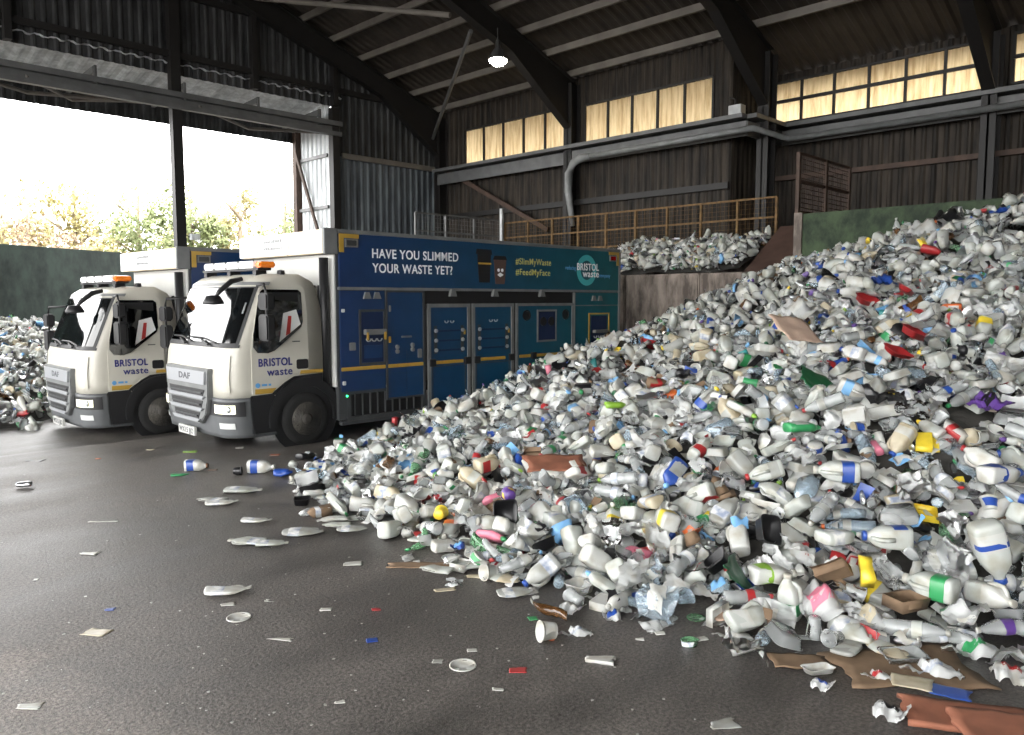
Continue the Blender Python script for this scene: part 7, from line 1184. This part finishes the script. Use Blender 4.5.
# things that stand out on the heap
big = S_('milk_bottle', 0, 990, 588, 80, 'big cloudy milk bottle upside down with broad white and blue label, foot of the heap', 'bottle', 'big upside-down milk bottle', 'cloudy', 'blue', 'white', 1.35, 0.24, upright=True, roll=2.85, hide=0.17)
lb3 = MB().rings([sq_ring(0.058 * SZ * 1.035, 0.058 * SZ * 1.035, z, .43, 16) for z in (-0.060, -0.034)], cap=False)
lb3.build('label_edge', G['blue'], big, smooth=True)
S_('milk_bottle', 0, 836, 489, 165, 'cloudy milk bottle with blue label lying on its side, middle of the lower heap', 'bottle', 'blue-labelled milk bottle', 'cloudy', 'white', 'blue', 1.1, 0.14)
S_('milk_bottle', 4, 886, 557, 172, 'cloudy milk bottle with blue cap and label, lying above the yellow packet', 'bottle', 'blue-capped bottle', 'cloudy', 'blue', 'blue', 1.05, 0.14)
S_('milk_bottle', 1, 1000, 492, 20, 'cloudy milk bottle with blue label at the picture edge, lower heap', 'bottle', 'edge milk bottle', 'white', 'blue', 'blue', 1.1, 0.14)
S_('milk_bottle', 1, 772, 588, 10, 'white milk bottle with lime green label lying at the foot of the heap', 'bottle', 'lime-labelled milk bottle', 'white', 'white', 'lime', 1.0, 0.1)
S_('milk_bottle', 2, 840, 556, 25, 'cloudy milk bottle with bright green cap beside the brown patterned box', 'bottle', 'green-capped bottle', 'cloudy', 'green', 'label', 1.0, 0.14)
S_('milk_bottle', 0, 928, 606, 130, 'pale milk bottle with green label leaning among the bags at the heap foot', 'bottle', 'green-labelled leaning bottle', 'cloudy', 'white', 'green', 1.1, 0.14)
S_('cleaner_bottle', 1, 803, 441, 10, 'bright green cleaner bottle lying in the middle of the heap', 'bottle', 'bright green bottle', 'green', 'green', 'white', 1.0, 0.12)
S_('cleaner_bottle', 0, 616, 414, 10, 'lime green squashed bottle below the lorry tail', 'bottle', 'lime green bottle', 'lime', 'lime', 'lime', 1.0, 0.1)
S_('drink_bottle', 0, 748, 606, 5, 'clear bottle with bright red label at the foot of the heap', 'bottle', 'red-labelled bottle', 'clear', 'red', 'red', 0.9, 0.06)
S_('drink_bottle', 1, 1006, 640, 175, 'large clear drink bottle with purple label at the picture edge', 'bottle', 'large clear bottle', 'clear', 'white', 'purple', 1.15, 0.08)
S_('drink_bottle', 1, 940, 646, 178, 'crushed clear drink bottle lying just behind the brown card', 'bottle', 'crushed clear bottle', 'clear', 'white', 'label', 0.9, 0.06)
S_('food_tray', 2, 767, 547, 30, 'square black food tub standing on end in the lower heap', 'tray', 'black square tub', 'black', size=1.1, up=0.12, upright=True, roll=1.2, tilt=0.3)
S_('food_tray', 2, 505, 523, 10, 'black square tub on the thin end of the heap', 'tray', 'black tub on the thin end', 'black', size=1.1, up=0.09, upright=True, roll=1.3)
S_('food_tray', 2, 302, 506, 10, 'black square tub on the bare floor before the lorry wheel', 'tray', None, 'black', size=0.9, up=0.05, upright=True)
for px, py, dg, w_, ph, lb_t in ((918, 340, 30, 0, 'largest red tray', 'largest bright red tray, high on the heap'), (897, 364, 20, 1, 'crumpled red tray', 'crumpled red tray just below the largest red one'), (652, 353, 0, 3, 'lone red tray', 'lone red tray on the heap behind the lorry tail'), (905, 300, 60, 1, 'upper red tray', 'red tray highest up the heap'), (870, 306, 10, 0, 'dark red tray', 'red tray beside the blue bag high on the heap')):
    S_('food_tray', w_, px, py, dg, lb_t, 'tray', ph, 'red', size=1.25, up=0.12, upright=True, roll=0.5, tilt=0.2)
S_('plastic_bag', 1, 882, 290, 10, 'small blue bag high on the heap', 'bag', 'small blue bag', 'blue', lab='blue', size=1.5, up=0.14, upright=True)
S_('plastic_bag', 0, 948, 228, 20, 'black bag on the crest of the heap before the green wall', 'bag', 'black bag on the crest', 'black', lab='black', size=2.2, up=0.16, upright=True)
S_('plastic_bag', 1, 1008, 222, 20, 'blue bag on the crest at the picture edge', 'bag', 'blue bag on the crest', 'blue', lab='lblue', size=2.0, up=0.16, upright=True)
S_('plastic_bag', 0, 988, 415, 20, 'dark purple bag on the heap near the picture edge', 'bag', 'purple bag', 'purple', lab='black', size=1.0, up=0.12, upright=True)
S_('plastic_bag', 2, 886, 411, 120, 'black and yellow packet standing in the middle of the heap', 'bag', 'black and yellow packet', 'black', lab='yellow', size=1.1, up=0.14, upright=True, roll=0.8)
S_('plastic_bag', 2, 650, 457, 130, 'white film packet printed red, on the lower heap', 'bag', 'red printed packet', 'bagw', lab='red', size=1.1, up=0.16, upright=True, roll=0.7)
S_('plastic_bag', 0, 796, 322, 20, 'big white bag puffed up in the middle of the heap', 'bag', 'big white bag', 'bagw', lab='white', size=1.9, up=0.16, upright=True)
S_('plastic_bag', 0, 925, 240, 20, 'big cloudy bag on the crest beside the black bag', 'bag', 'big cloudy bag', 'bagw', lab='white', size=2.4, up=0.16, upright=True)
S_('plastic_bag', 1, 458, 551, 10, 'crumpled bright blue film at the thin end of the heap', 'bag', 'bright blue film', 'blue', lab='lblue', size=0.6, up=0.05, upright=True)
S_('plastic_bag', 1, 718, 594, 10, 'pale blue printed film before the red-labelled bottle', 'bag', 'pale blue film', 'clearb', lab='lblue', size=1.0, up=0.06, upright=True)
S_('plastic_bag', 0, 820, 612, 10, 'large clear film bag spread at the heap foot', 'bag', 'spread clear bag', 'bag', lab='pink', size=1.3, up=0.08, upright=True)
S_('plastic_bag', 0, 868, 628, 40, 'beige stained bag behind the brown card', 'bag', 'beige stained bag', 'bag', lab='ivory', size=0.9, up=0.08, upright=True)
S_('plastic_bag', 2, 972, 655, 165, 'clear film with a green print lying on the brown card', 'bag', 'green printed film', 'bag', lab='green', size=1.0, up=0.05, upright=True)
S_('plastic_bag', 2, 930, 674, 160, 'clear film strip lying before the green printed film', 'bag', 'clear film strip', 'bag', lab='label', size=0.9, up=0.04, upright=True)
S_('plastic_bag', 1, 1010, 680, 160, 'red and white packet at the picture edge, foot of the heap', 'bag', 'red and white packet', 'bagw', lab='red', size=1.0, up=0.06, upright=True)
S_('plastic_bag', 2, 876, 679, 160, 'small red and silver wrapper on the brown card', 'wrapper', 'small red wrapper', 'bagw', lab='red', size=0.45, up=0.03, upright=True)
S_('plastic_bag', 1, 890, 716, 150, 'crushed clear film with dark print beside the orange card', 'bag', 'film beside the orange card', 'bag', lab='black', size=0.8, up=0.04, upright=True)
S_('plastic_bag', 1, 822, 688, 150, 'pale plastic with a blue print in front of the beige paper', 'bag', 'blue printed scrap', 'bag', lab='blue', size=0.55, up=0.03, upright=True)
S_('plastic_bag', 2, 575, 634, 178, 'flattened clear packet lying alone before the heap foot', 'bag', 'flattened clear packet', 'bag', lab='label', size=0.62, up=0.02, upright=True)
S_('plastic_bag', 1, 572, 612, 150, 'silvery clear tray film on the floor at the heap foot', 'bag', 'silvery film', 'bag', lab='white', size=0.7, up=0.04, upright=True)
S_('plastic_bag', 1, 612, 619, 10, 'crumpled pinkish packet on the floor behind the small white box', 'bag', 'pinkish packet', 'bagw', lab='blue', size=0.65, up=0.03, upright=True)
S_('drinks_carton', 1, 833, 592, 150, 'brown patterned box with white top standing at the heap foot', 'box', 'brown patterned box', 'card', lab='white', size=1.15, up=0.14, upright=True, roll=0.7, tilt=0.5)
S_('drinks_carton', 0, 866, 590, 75, 'bright yellow packet standing at the heap foot', 'carton', 'bright yellow packet', 'yellow', lab='yellow', size=0.95, up=0.14, tilt=0.6)
S_('drinks_carton', 1, 905, 617, 20, 'open brown cardboard box sunk at the heap foot', 'box', 'open brown box', 'card', size=1.3, up=0.1, upright=True)
sheet('cardboard_sheet', 556, 480, 0.55, 0.3, 10, 'terracotta', 'orange brown card lying on the lower heap', 'card', 'orange brown card', up=0.16, tilt=(0.3, 0), hide=0.2)
sheet('cardboard_sheet', 795, 352, 0.55, 0.4, 30, 'peach', 'peach coloured card standing in the middle of the heap', 'card', 'peach card', up=0.25, tilt=(0.7, 0.1), hide=0.3)
sheet('plastic_sheet', 735, 590, 0.28, 0.2, 50, 'dgreen', 'dark green triangular plastic piece at the heap foot', 'plastic piece', 'dark green piece', up=0.12, tilt=(0.9, 0.3), cut=3, hide=0.1)
sheet('plastic_sheet', 812, 401, 0.3, 0.25, 50, 'dgreen', 'dark green plastic piece in the middle of the heap', 'plastic piece', 'green piece on the slope', up=0.2, tilt=(0.6, -0.3), cut=2, hide=0.15)
sheet('cardboard_sheet', 422, 566, 0.52, 0.12, 2, 'card', 'long flat brown cardboard strip on the bare floor', 'card', 'long cardboard strip', up=0.008, wave=0.012)
sheet('cardboard_sheet', 905, 668, 0.75, 0.5, 5, 'card', 'large trodden brown cardboard on the floor near the picture corner', 'card', 'trodden brown card', up=0.004, wave=0.012, cut=1)
sheet('cardboard_sheet', 968, 722, 0.6, 0.28, -15, 'terracotta', 'orange terracotta card in the picture corner, larger of two', 'card', 'larger orange card', up=0.012, wave=0.01, thick=0.025)
sheet('cardboard_sheet', 1012, 738, 0.5, 0.3, -12, 'terracotta', 'orange terracotta card cut off by the picture corner', 'card', None, up=0.03, wave=0.01, thick=0.025)
sheet('paper_card', 912, 688, 0.2, 0.15, -25, 'ivory', 'cream coloured card lying flat beside a blue card', 'card', 'cream card', up=0.03, wave=0.004, thick=0.004)
sheet('paper_card', 950, 698, 0.2, 0.13, -28, 'blue', 'blue card lying flat beside the cream card', 'card', 'blue card', up=0.03, wave=0.004, thick=0.004)
sheet('cardboard_sheet', 800, 664, 0.34, 0.16, 175, 'card', 'beige torn cardboard on the floor before the heap foot', 'card', 'beige torn card', up=0.012, wave=0.015)
sheet('paper_card', 745, 622, 0.36, 0.16, 170, 'peach', 'tan paper bag trodden flat under the red-labelled bottle', 'paper', 'tan paper', up=0.03, wave=0.03)
S_('food_tray', 1, 818, 676, 15, 'crushed white tray on the beige torn cardboard', 'tray', 'crushed white tray', 'white', size=0.8, up=0.04, upright=True, flat=0.7)
S_('drink_bottle', 3, 793, 641, 172, 'flattened clear bottle with teal label on the floor by the heap foot', 'bottle', 'flattened clear bottle', 'clear', 'white', 'teal', 0.75, 0.03, flat=0.4)
S_('plastic_cup', 1, 682, 606, 40, 'pale blue plastic cup lying at the very edge of the heap', 'cup', 'pale blue cup', 'clearb', size=1.0, up=0.06)
S_('pot_lid', 1, 696, 619, 0, 'clear lid with green rim on the floor before the pale blue cup', 'lid', None, 'clearg', size=0.75, up=0.01, upright=True)
S_('plastic_tub', 2, 690, 646, 0, 'small greenish crushed tub on the floor under the tan paper', 'tub', None, 'clearg', size=0.7, up=0.02, upright=True, flat=0.6)
S_('plastic_tub', 0, 440, 522, 80, 'yellow pot lying on the thin end of the heap', 'tub', 'yellow pot', 'yellow', lab='yellow', size=1.0, up=0.08)
S_('plastic_tub', 0, 509, 508, 100, 'purple pot lying above the black tub on the thin end', 'tub', 'purple pot', 'purple', lab='yellow', size=1.0, up=0.12)
# things on the bare floor in front of the lorries
S_('milk_bottle', 4, 197, 471, 3, 'small white bottle with blue label before the nearer lorry, beside a green one', 'bottle', None, 'white', 'brown', 'blue', 0.95, 0.07)
S_('cleaner_bottle', 0, 180, 478, 20, 'bright green flattened bottle on the floor before the nearer lorry', 'bottle', None, 'green', 'green', 'green', 0.8, 0.04, flat=0.5)
S_('milk_bottle', 0, 262, 473, 0, 'white milk bottle with blue label lying before the lorry wheel', 'bottle', None, 'white', 'white', 'blue', 1.1, 0.08)
S_('milk_bottle', 3, 283, 477, 10, 'blue crushed bottle beside the white milk bottle on the floor', 'bottle', None, 'blue', 'green', 'blue', 0.75, 0.06)
S_('plastic_tub', 0, 238, 475, 10, 'black pot lying left of the white milk bottle on the floor', 'tub', None, 'black', lab='black', size=0.9, up=0.05)
S_('drinks_can', 1, 24, 488, 10, 'silver drinks can lying alone on the floor near the picture edge', 'can', None, 'alu', lab='alu', size=1.05, up=0.04)
FLATS = [(222, 505, 20, .34, 'cloudy flattened milk bottle behind the black tub on the floor'), (243, 492, 5, .42, 'flattened white milk bottle, nearest the black pot'), (212, 502, 170, .36, 'flattened cloudy bottle at the outer end of the floor litter'), (256, 523, 3, .30, 'long flattened white bottle alone on the floor below the black tub'),
         (247, 544, 175, .34, 'flattened white bottle with torn neck, two thirds down the floor litter'), (303, 534, 5, .4, 'flattened whitish bottle with a brown end before the thin heap'), (228, 594, 15, .34, 'dirty flattened white bottle alone in the middle of the floor'), (272, 546, 10, .28, 'smaller flattened bottle tip touching the torn neck bottle'),
         (352, 531, 3, .3, 'flattened pale bottle at the very tip of the thin heap'), (395, 531, 5, .3, 'flattened pale bottle below the yellow pot'), (326, 514, 5, .22, 'smooth white flattened bottle beside the thin heap'), (515, 595, 15, .3, 'crushed cloudy bottle at the corner of the heap foot')]
for i, (px, py, dg, s_, lb_t) in enumerate(FLATS):
    S_('milk_bottle', (2, 1, 3)[i % 3], px, py, dg, lb_t, 'flattened bottle', None, ('white', 'cloudy', 'greyw')[i % 3], 'white', 'label', s_ * 3.1, 0.028, flat=0.26, name='flattened_bottle', hide=0)
LIDS = [(239, 618, 'white', 'white pot lid in the middle of the bare floor'), (463, 666, 'white', 'white pot lid on the floor near the red scrap'), (110, 665, 'greyw', 'grey disc trodden into the floor')]
for px, py, k, lb_t in LIDS[:2]: S_('pot_lid', 1, px, py, 0, lb_t, 'lid', None, k, size=0.95, up=0.006, upright=True, hide=0)
SCR = [(97, 633, .16, .1, 'ivory', 'beige paper scrap in the left of the floor'), (90, 554, .14, .06, 'white', 'white paper scrap in the lit left of the floor'), (103, 522, .26, .04, 'white', 'long white strip on the floor before the lorries'), (110, 610, .06, .04, 'blue', 'blue scrap near the beige paper scrap'), (372, 641, .07, .05, 'blue', 'bright blue bottle cap scrap in the middle of the floor'),
       (280, 640, .15, .025, 'white', 'thin white strip right of the white pot lid'), (518, 671, .1, .06, 'red', 'red scrap near the heap foot'), (353, 564, .14, .09, 'white', 'white square tag on the floor left of the long cardboard strip'), (445, 590, .15, .06, 'ivory', 'pale torn card between the cardboard strip and the heap'), (480, 577, .2, .08, 'ivory', 'beige torn card beside the heap foot'),
       (326, 610, .08, .05, 'white', 'small white scrap below the square tag'), (376, 610, .06, .04, 'red', 'small red scrap between the white tag and blue cap'), (533, 619, .06, .05, 'green', 'small green cap before the heap foot'), (600, 662, .16, .07, 'white', 'small white and green box lying before the heap foot'), (35, 461, .22, .1, 'black', 'black scrap on the lit floor before the farther lorry'),
       (30, 707, .12, .06, 'white', 'white scrap in the near picture corner'), (36, 580, .03, .03, 'white', 'tiny white scrap left of the blue scrap'), (340, 703, .05, .03, 'white', 'tiny white scrap at the picture bottom'), (498, 690, .06, .03, 'white', 'small white scrap below the pot lid'), (440, 662, .08, .05, 'greyw', 'greyish scrap touching the pot lid'),
       (472, 651, .06, .04, 'white', 'crumpled white scrap above the pot lid'), (228, 605, .09, .05, 'white', 'white scrap below the dirty flattened bottle'), (270, 601, .07, .04, 'white', 'white scrap right of the dirty flattened bottle'), (150, 450, .1, .06, 'ivory', 'pale scrap before the farther lorry wheel'), (190, 452, .18, .1, 'lime', 'green leafy scrap before the nearer lorry bumper'),
       (240, 448, .1, .08, 'white', 'white scrap under the nearer lorry bumper'), (98, 459, .06, .04, 'orange', 'orange scrap before the farther lorry'), (275, 455, .12, .07, 'terracotta', 'reddish brown scrap before the lorry wheel'), (213, 470, .1, .08, 'brown', 'brown scrap beside the small white bottle'), (725, 725, .14, .08, 'greyw', 'pale stain like scrap at the picture bottom'),
       (815, 520 + 150, .1, .06, 'white', 'white torn film on the beige cardboard'), (640, 640, .05, .03, 'white', 'tiny white scrap behind the white and green box'), (660, 634, .06, .04, 'white', 'white scrap right of the flattened clear packet'), (550, 640, .05, .03, 'orange', 'orange scrap left of the flattened clear packet'), (700, 640, .1, .05, 'white', 'white scrap before the pale blue cup')]
for i, (px, py, w_, d_, k, lb_t) in enumerate(SCR):
    sheet('paper_scrap', px, py, w_, d_, (i * 37) % 30 - 10, k, lb_t, 'scrap', None, up=0.003, wave=0.006 if w_ < .2 else 0.012, thick=0.02 if k == 'white' and px == 600 else 0.004, cut=1 if i % 2 else 0)
R7 = random.Random(77); specks = MB()
for i in range(170):
    px = R7.uniform(-20, 760); py = 455 + 285 * R7.random() ** 0.7
    if px > 330 + (py - 480) * 1.6 and px > 380: continue
    p = on_z(px, py); s_ = R7.uniform(0.003, 0.010); a = R7.uniform(0, 6.28); 
    specks.prism([(p.x + s_ * math.cos(a + t) * R7.uniform(.6, 1.4), p.y + s_ * math.sin(a + t) * R7.uniform(.6, 1.4)) for t in (0, 1.3, 2.5, 3.9, 5.1)], 'z', floor_z(p.x, p.y) - 0.001, floor_z(p.x, p.y) + 0.003)
tag(specks.build('floor_crumbs', G['greyw']), 'pale plastic crumbs strewn over the dark floor', 'crumbs', kind='stuff')

# ------------------------------------------------------------------ the loose things of the heap, as they came to rest
ITEMS = [(k, v, [q / 1000 for q in L[i:i + 3]], [q / 100 for q in L[i + 3:i + 6]]) for (k, v), L in REST.items() for i in range(0, len(L), 6)]
random.Random(8).shuffle(ITEMS)
R9 = random.Random(99); LOOSE = []
WORD = dict(milk_bottle='milk bottle', drink_bottle='drink bottle', food_tray='food tray', plastic_tub='plastic tub', drinks_can='drinks can', plastic_bag='film bag', cleaner_bottle='cleaner bottle', plastic_cup='plastic cup', pot_lid='pot lid', drinks_carton='carton')
CAT = dict(milk_bottle='bottle', drink_bottle='bottle', food_tray='tray', plastic_tub='tub', drinks_can='can', plastic_bag='bag', cleaner_bottle='bottle', plastic_cup='cup', pot_lid='lid', drinks_carton='carton')
for ki, vi, pos, rot in ITEMS:
    p = Vector(pos); k, bld, nv, cnt, cols = KINDS[ki]
    bc = pick(R9, cols); ac = pick(R9, ACC); lc = pick(R9, LAB)
    if any((p - q).length < r for q, r in HIDE): continue
    if COUNT.get(k, 0) >= 300: continue
    COUNT[k] = COUNT.get(k, 0) + 1
    pr = PROTO[k][vi]; names = [m_[0] for m_ in pr.meshes]
    if k == 'plastic_bag' and lc[0] in ('label', 'blue', 'green', 'black'): lc = (bc[0], bc[1], 1)
    o = inst(k, pr, p, tuple(rot), bc[0], ac[0], lc[0])
    d = bc[1] + ' ' + WORD[k]
    if 'cap' in names: d += f' with {ac[1]} cap'
    elif k in ('drinks_can', 'drinks_carton') and len(names) > 1 and 'open_flap' not in names: d += f' printed {lc[1]}'
    elif k == 'plastic_tub': d += f' with {lc[1]} sleeve'
    elif k == 'plastic_bag' and lc[0] != bc[0]: d += f' printed {lc[1]}'
    elif 'open_flap' in names: d += ' with open flap'
    e = f' and {lc[1]} label' if k in ('milk_bottle', 'cleaner_bottle', 'drink_bottle') and 'label' in names and 'cap' in names and lc[0] != 'label' else ''
    if len((d + e).split()) > 8: e = ''
    LOOSE.append((o, k, d + e, *project(p)[:2]))
for i in range(70):
    y = R9.uniform(0.9, 8.6); x = interp(y, FOOT) + R9.uniform(-0.35, 0.35); q = project((x, y, 0.03)); mk = R9.random(); ph = R9.uniform(0, 6.28)
    if not (-20 < q[0] < 1040 and q[1] < 745) or any((Vector((x, y, 0.05)) - h).length < r + 0.1 for h, r in HIDE): continue
    if mk < 0.55:
        c_ = pick(R9, KINDS[0][4]); o = inst('flattened_bottle', PROTO['milk_bottle'][R9.choice((1, 2, 3))], Vector((x, y, 0.035)), lying(ph, 0, 0), c_[0], 'white', 'cloudy', (0.9, 0.3, 0.9)); LOOSE.append((o, 'flattened_bottle', f'{c_[1]} flattened bottle on the floor', q[0], q[1]))
    else:
        c_ = pick(R9, [('bag', 'cloudy', 4), ('clear', 'clear', 3), ('bagw', 'white', 2)]); o = inst('film_scrap', PROTO['plastic_bag'][R9.randrange(3)], Vector((x, y, 0.01)), (0, 0, ph), c_[0], None, c_[0], (0.7, 0.7, 0.45)); LOOSE.append((o, 'film_scrap', f'{c_[1]} crushed film scrap on the floor', q[0], q[1]))
CAT.update(flattened_bottle='bottle', film_scrap='scrap')
by = {}
for o, k, d, px, py in LOOSE:
    lx, ly, ph = min(LAND, key=lambda l: (l[0] - px) ** 2 + 1.6 * (l[1] - py) ** 2)
    dx, dy = px - lx, py - ly
    way = ('above' if dy < 0 else 'below') if abs(dy) * 1.2 > abs(dx) else ('left of' if dx < 0 else 'right of')
    by.setdefault((d, ph, way), []).append((dx * dx + dy * dy, o, k))
ORD = ['nearest', 'second nearest', 'third nearest', 'fourth nearest', 'fifth nearest', 'sixth nearest', 'seventh nearest', 'eighth nearest', 'ninth nearest', 'tenth nearest']
for (d, ph, way), v in by.items():
    v.sort(key=lambda t: t[0])
    for r, (_, o, k) in enumerate(v):
        w = '' if len(v) == 1 else ORD[min(r, 9)] + ' '
        tag(o, f'{d}, {w}{way} the {ph}', CAT[k], {'milk_bottle': 'milk bottles', 'drink_bottle': 'drink bottles', 'food_tray': 'food trays', 'plastic_tub': 'plastic tubs', 'drinks_can': 'drinks cans', 'plastic_bag': 'film bags', 'cleaner_bottle': 'cleaner bottles', 'plastic_cup': 'plastic cups', 'pot_lid': 'pot lids', 'drinks_carton': 'cartons', 'flattened_bottle': 'flattened bottles', 'film_scrap': 'film scraps'}[k] + ' of the big heap')

# ------------------------------------------------------------------ the rest of the heaps, too many and too far to count
rngl = random.Random(21)
LOW = [(k, [f(rngl, v, 8).done() for v in range(nv)], cols, w) for (k, f, nv, cnt, cols), w in zip(KINDS, (9, 6, 6, 5, 2, 7, 3, 4, 2, 1.5))]
SKEYS = list(G.keys())
LOWA = []
for k, pl, cols, w in LOW:
    va = []
    for p in pl:
        parts = []
        for nm, me, key in p.meshes:
            co = np.empty(len(me.vertices) * 3); me.vertices.foreach_get('co', co)
            parts.append((co.reshape(-1, 3), [tuple(q.vertices) for q in me.polygons], nm, key))
        va.append(parts)
    LOWA.append((k, va, cols, w))
G['base'] = mat('gap_shade_base', (66, 64, 60), 0.8, var=0.6, vscale=7, bump=1.0, bscale=9)  # shade in the gaps between items is put into this dark base colour
def heap_mass(name, label, zf, area, n_items, base_drop, lift, dens=None, seed=1, size=1.0, base=True, keep=None):
    """base surface plus n_items merged low-poly pieces lying on it"""
    x0, x1, y0, y1 = area; R_ = np.random.RandomState(seed); rr = random.Random(seed)
    V = []; F = []; MI = []; keys = SKEYS + ['base']
    off = 0
    if base:
        nx = int((x1 - x0) / 0.25) + 1; ny = int((y1 - y0) / 0.25) + 1
        bv = np.array([(x0 + (x1 - x0) * i / nx, y0 + (y1 - y0) * j / ny, 0) for j in range(ny + 1) for i in range(nx + 1)])
        bv[:, 2] = [zf(a, b) - base_drop for a, b in bv[:, :2]]; V.append(bv)
        ok = [(not keep) or keep(x0 + (x1 - x0) * (i + .5) / nx, y0 + (y1 - y0) * (j + .5) / ny) for j in range(ny) for i in range(nx)]
        F += [(j * (nx + 1) + i, j * (nx + 1) + i + 1, (j + 1) * (nx + 1) + i + 1, (j + 1) * (nx + 1) + i) for j in range(ny) for i in range(nx) if ok[j * nx + i]]
        MI += [len(keys) - 1] * sum(ok); off = len(bv)
    kw = [l[3] for l in LOWA]; made = 0; tries = 0
    while made < n_items and tries < n_items * 30:
        tries += 1
        x, y = rr.uniform(x0, x1), rr.uniform(y0, y1)
        if dens and rr.random() > dens(x, y): continue
        made += 1
        k, va, cols, w = rr.choices(LOWA, kw)[0]; parts = rr.choice(va); bc = pick(rr, cols); ac = pick(rr, ACC)
        q = R_.normal(size=4); q /= np.linalg.norm(q); a, b, c, d = q
        Rm = np.array([[1 - 2 * (c * c + d * d), 2 * (b * c - a * d), 2 * (b * d + a * c)], [2 * (b * c + a * d), 1 - 2 * (b * b + d * d), 2 * (c * d - a * b)], [2 * (b * d - a * c), 2 * (c * d + a * b), 1 - 2 * (b * b + c * c)]])
        if k in ('plastic_bag', 'pot_lid'): Rm = np.array(Euler((rr.gauss(0, .4), rr.gauss(0, .4), rr.uniform(0, 6.3))).to_matrix())
        t = np.array([x, y, zf(x, y) + rr.uniform(*lift)]); sc = size * rr.uniform(0.85, 1.15)
        for co, fs, nm, key in parts:
            V.append(co @ Rm.T * sc + t); F += [tuple(off + i for i in f) for f in fs]
            kk = bc[0] if nm not in ('cap', 'label') else (ac[0] if nm == 'cap' else key)
            MI += [keys.index(kk)] * len(fs); off += len(co)
    me = bpy.data.meshes.new(name); me.from_pydata(np.concatenate(V).tolist(), [], F)
    for k in keys: me.materials.append(G[k])
    me.polygons.foreach_set('material_index', MI); me.polygons.foreach_set('use_smooth', [True] * len(F)); me.update()
    o = bpy.data.objects.new(name, me); COL.objects.link(o); return tag(o, label, 'heap', kind='stuff')
def fdist(x, y): return (x + y) / 1.41421
def d_far(x, y):
    if x < interp(y, FOOT) + 0.3 or (y > 9.8 and 6 < x < 13.1): return 0
    d = fdist(x, y); l = (x - y) / 1.41421 / d
    if d > 10.2 or l > 0.74: return 1.0
    return 0
def d_near(x, y):
    if x < interp(y, FOOT) + 0.7 or fdist(x, y) > 10.4 or (y > 9.8 and 6 < x < 13.1): return 0
    return 1.0
mass = heap_mass('plastic_litter', 'upper slope of mixed plastic bottles and trays below the green wall', heap_z, (3.4, 14.8, -3.5, 12.9), 4500, 0.2, (-0.02, 0.16), lambda x, y: d_far(x, y) if x < 14.65 else 0, 3, keep=lambda x, y: not (3.5 < x < 13.3 and 9.75 < y < 12.6))
heap_mass('plastic_litter', 'flattened plastic packed underneath the loose bottles of the big heap', heap_z, (3.4, 11.5, -0.5, 9.7), 1000, 0.2, (-0.24, -0.13), d_near, 4, base=False)
heap_mass('plastic_litter', 'far heap of mixed plastic on the concrete bay before the rusty railing', bay_z, (15.42, 16.85, 8.5, 17.0), 1400, 0.1, (0.0, 0.18), None, 5)
heap_mass('plastic_litter', 'heap of mixed plastic in the doorway behind the farther lorry', left_z, (-1.0, 8.0, 15.2, 24.5), 2600, 0.1, (0.0, 0.16), lambda x, y: 1.0 if left_z(x, y) > -0.17 and y < 21.7 + (x + 1) * 0.52 and not (3.6 < x and y < 15.9) else 0, 6, keep=lambda x, y: y < 21.6 + (x + 1) * 0.52 and not (8.4 < x))

# torn film and small scraps caught on top of the loose things
R5 = random.Random(31); Vs = []; Fs = []; Ms = []; SK = ['bag', 'clear', 'bagw', 'white', 'greyw', 'clearb', 'lblue', 'green', 'red', 'card', 'black', 'blue', 'yellow']; SWT = [6, 6, 5, 5, 3, 2, 1, .8, .8, 1, 1.5, .8, .5]
bpy.context.view_layer.update()
for i in range(3000):
    o = R5.choice(LOOSE)[0]
    if o.name.startswith(('flattened', 'film')): continue
    mw = o.matrix_world; ve = R5.choice(o.data.vertices)
    if (mw.to_3x3() @ ve.normal).normalized().z < 0.35: continue
    c = mw @ ve.co; w = R5.uniform(0.02, 0.06); l = R5.uniform(0.03, 0.08); E = Euler((R5.gauss(0, .5), R5.gauss(0, .5), R5.uniform(0, 6.3))).to_matrix(); o_ = R5.uniform(0, 40); b = len(Vs)
    for j in range(4):
        for k in range(4):
            x, y = (k / 3 - .5) * 2 * w, (j / 3 - .5) * 2 * l
            Vs.append(tuple(c + E @ Vector((x + 0.02 * noise.noise((x * 20 + o_, y * 20, 1)), y + 0.02 * noise.noise((x * 20, y * 20 + o_, 5)), 0.05 * noise.noise((x * 14 + o_, y * 14, o_)) + 0.006))))
    for j in range(3):
        for k in range(3): Fs.append((b + j * 4 + k, b + j * 4 + k + 1, b + j * 4 + k + 5, b + j * 4 + k + 4))
    Ms += [SK.index(R5.choices(SK, SWT)[0])] * 9
me = bpy.data.meshes.new('plastic_scraps'); me.from_pydata(Vs, [], Fs)
for k in SK: me.materials.append(G[k])
me.polygons.foreach_set('material_index', Ms); me.polygons.foreach_set('use_smooth', [True] * len(Fs)); me.update()
so = bpy.data.objects.new('plastic_litter', me); COL.objects.link(so); tag(so, 'torn film and small scraps caught all over the big heap', 'scraps', kind='stuff')
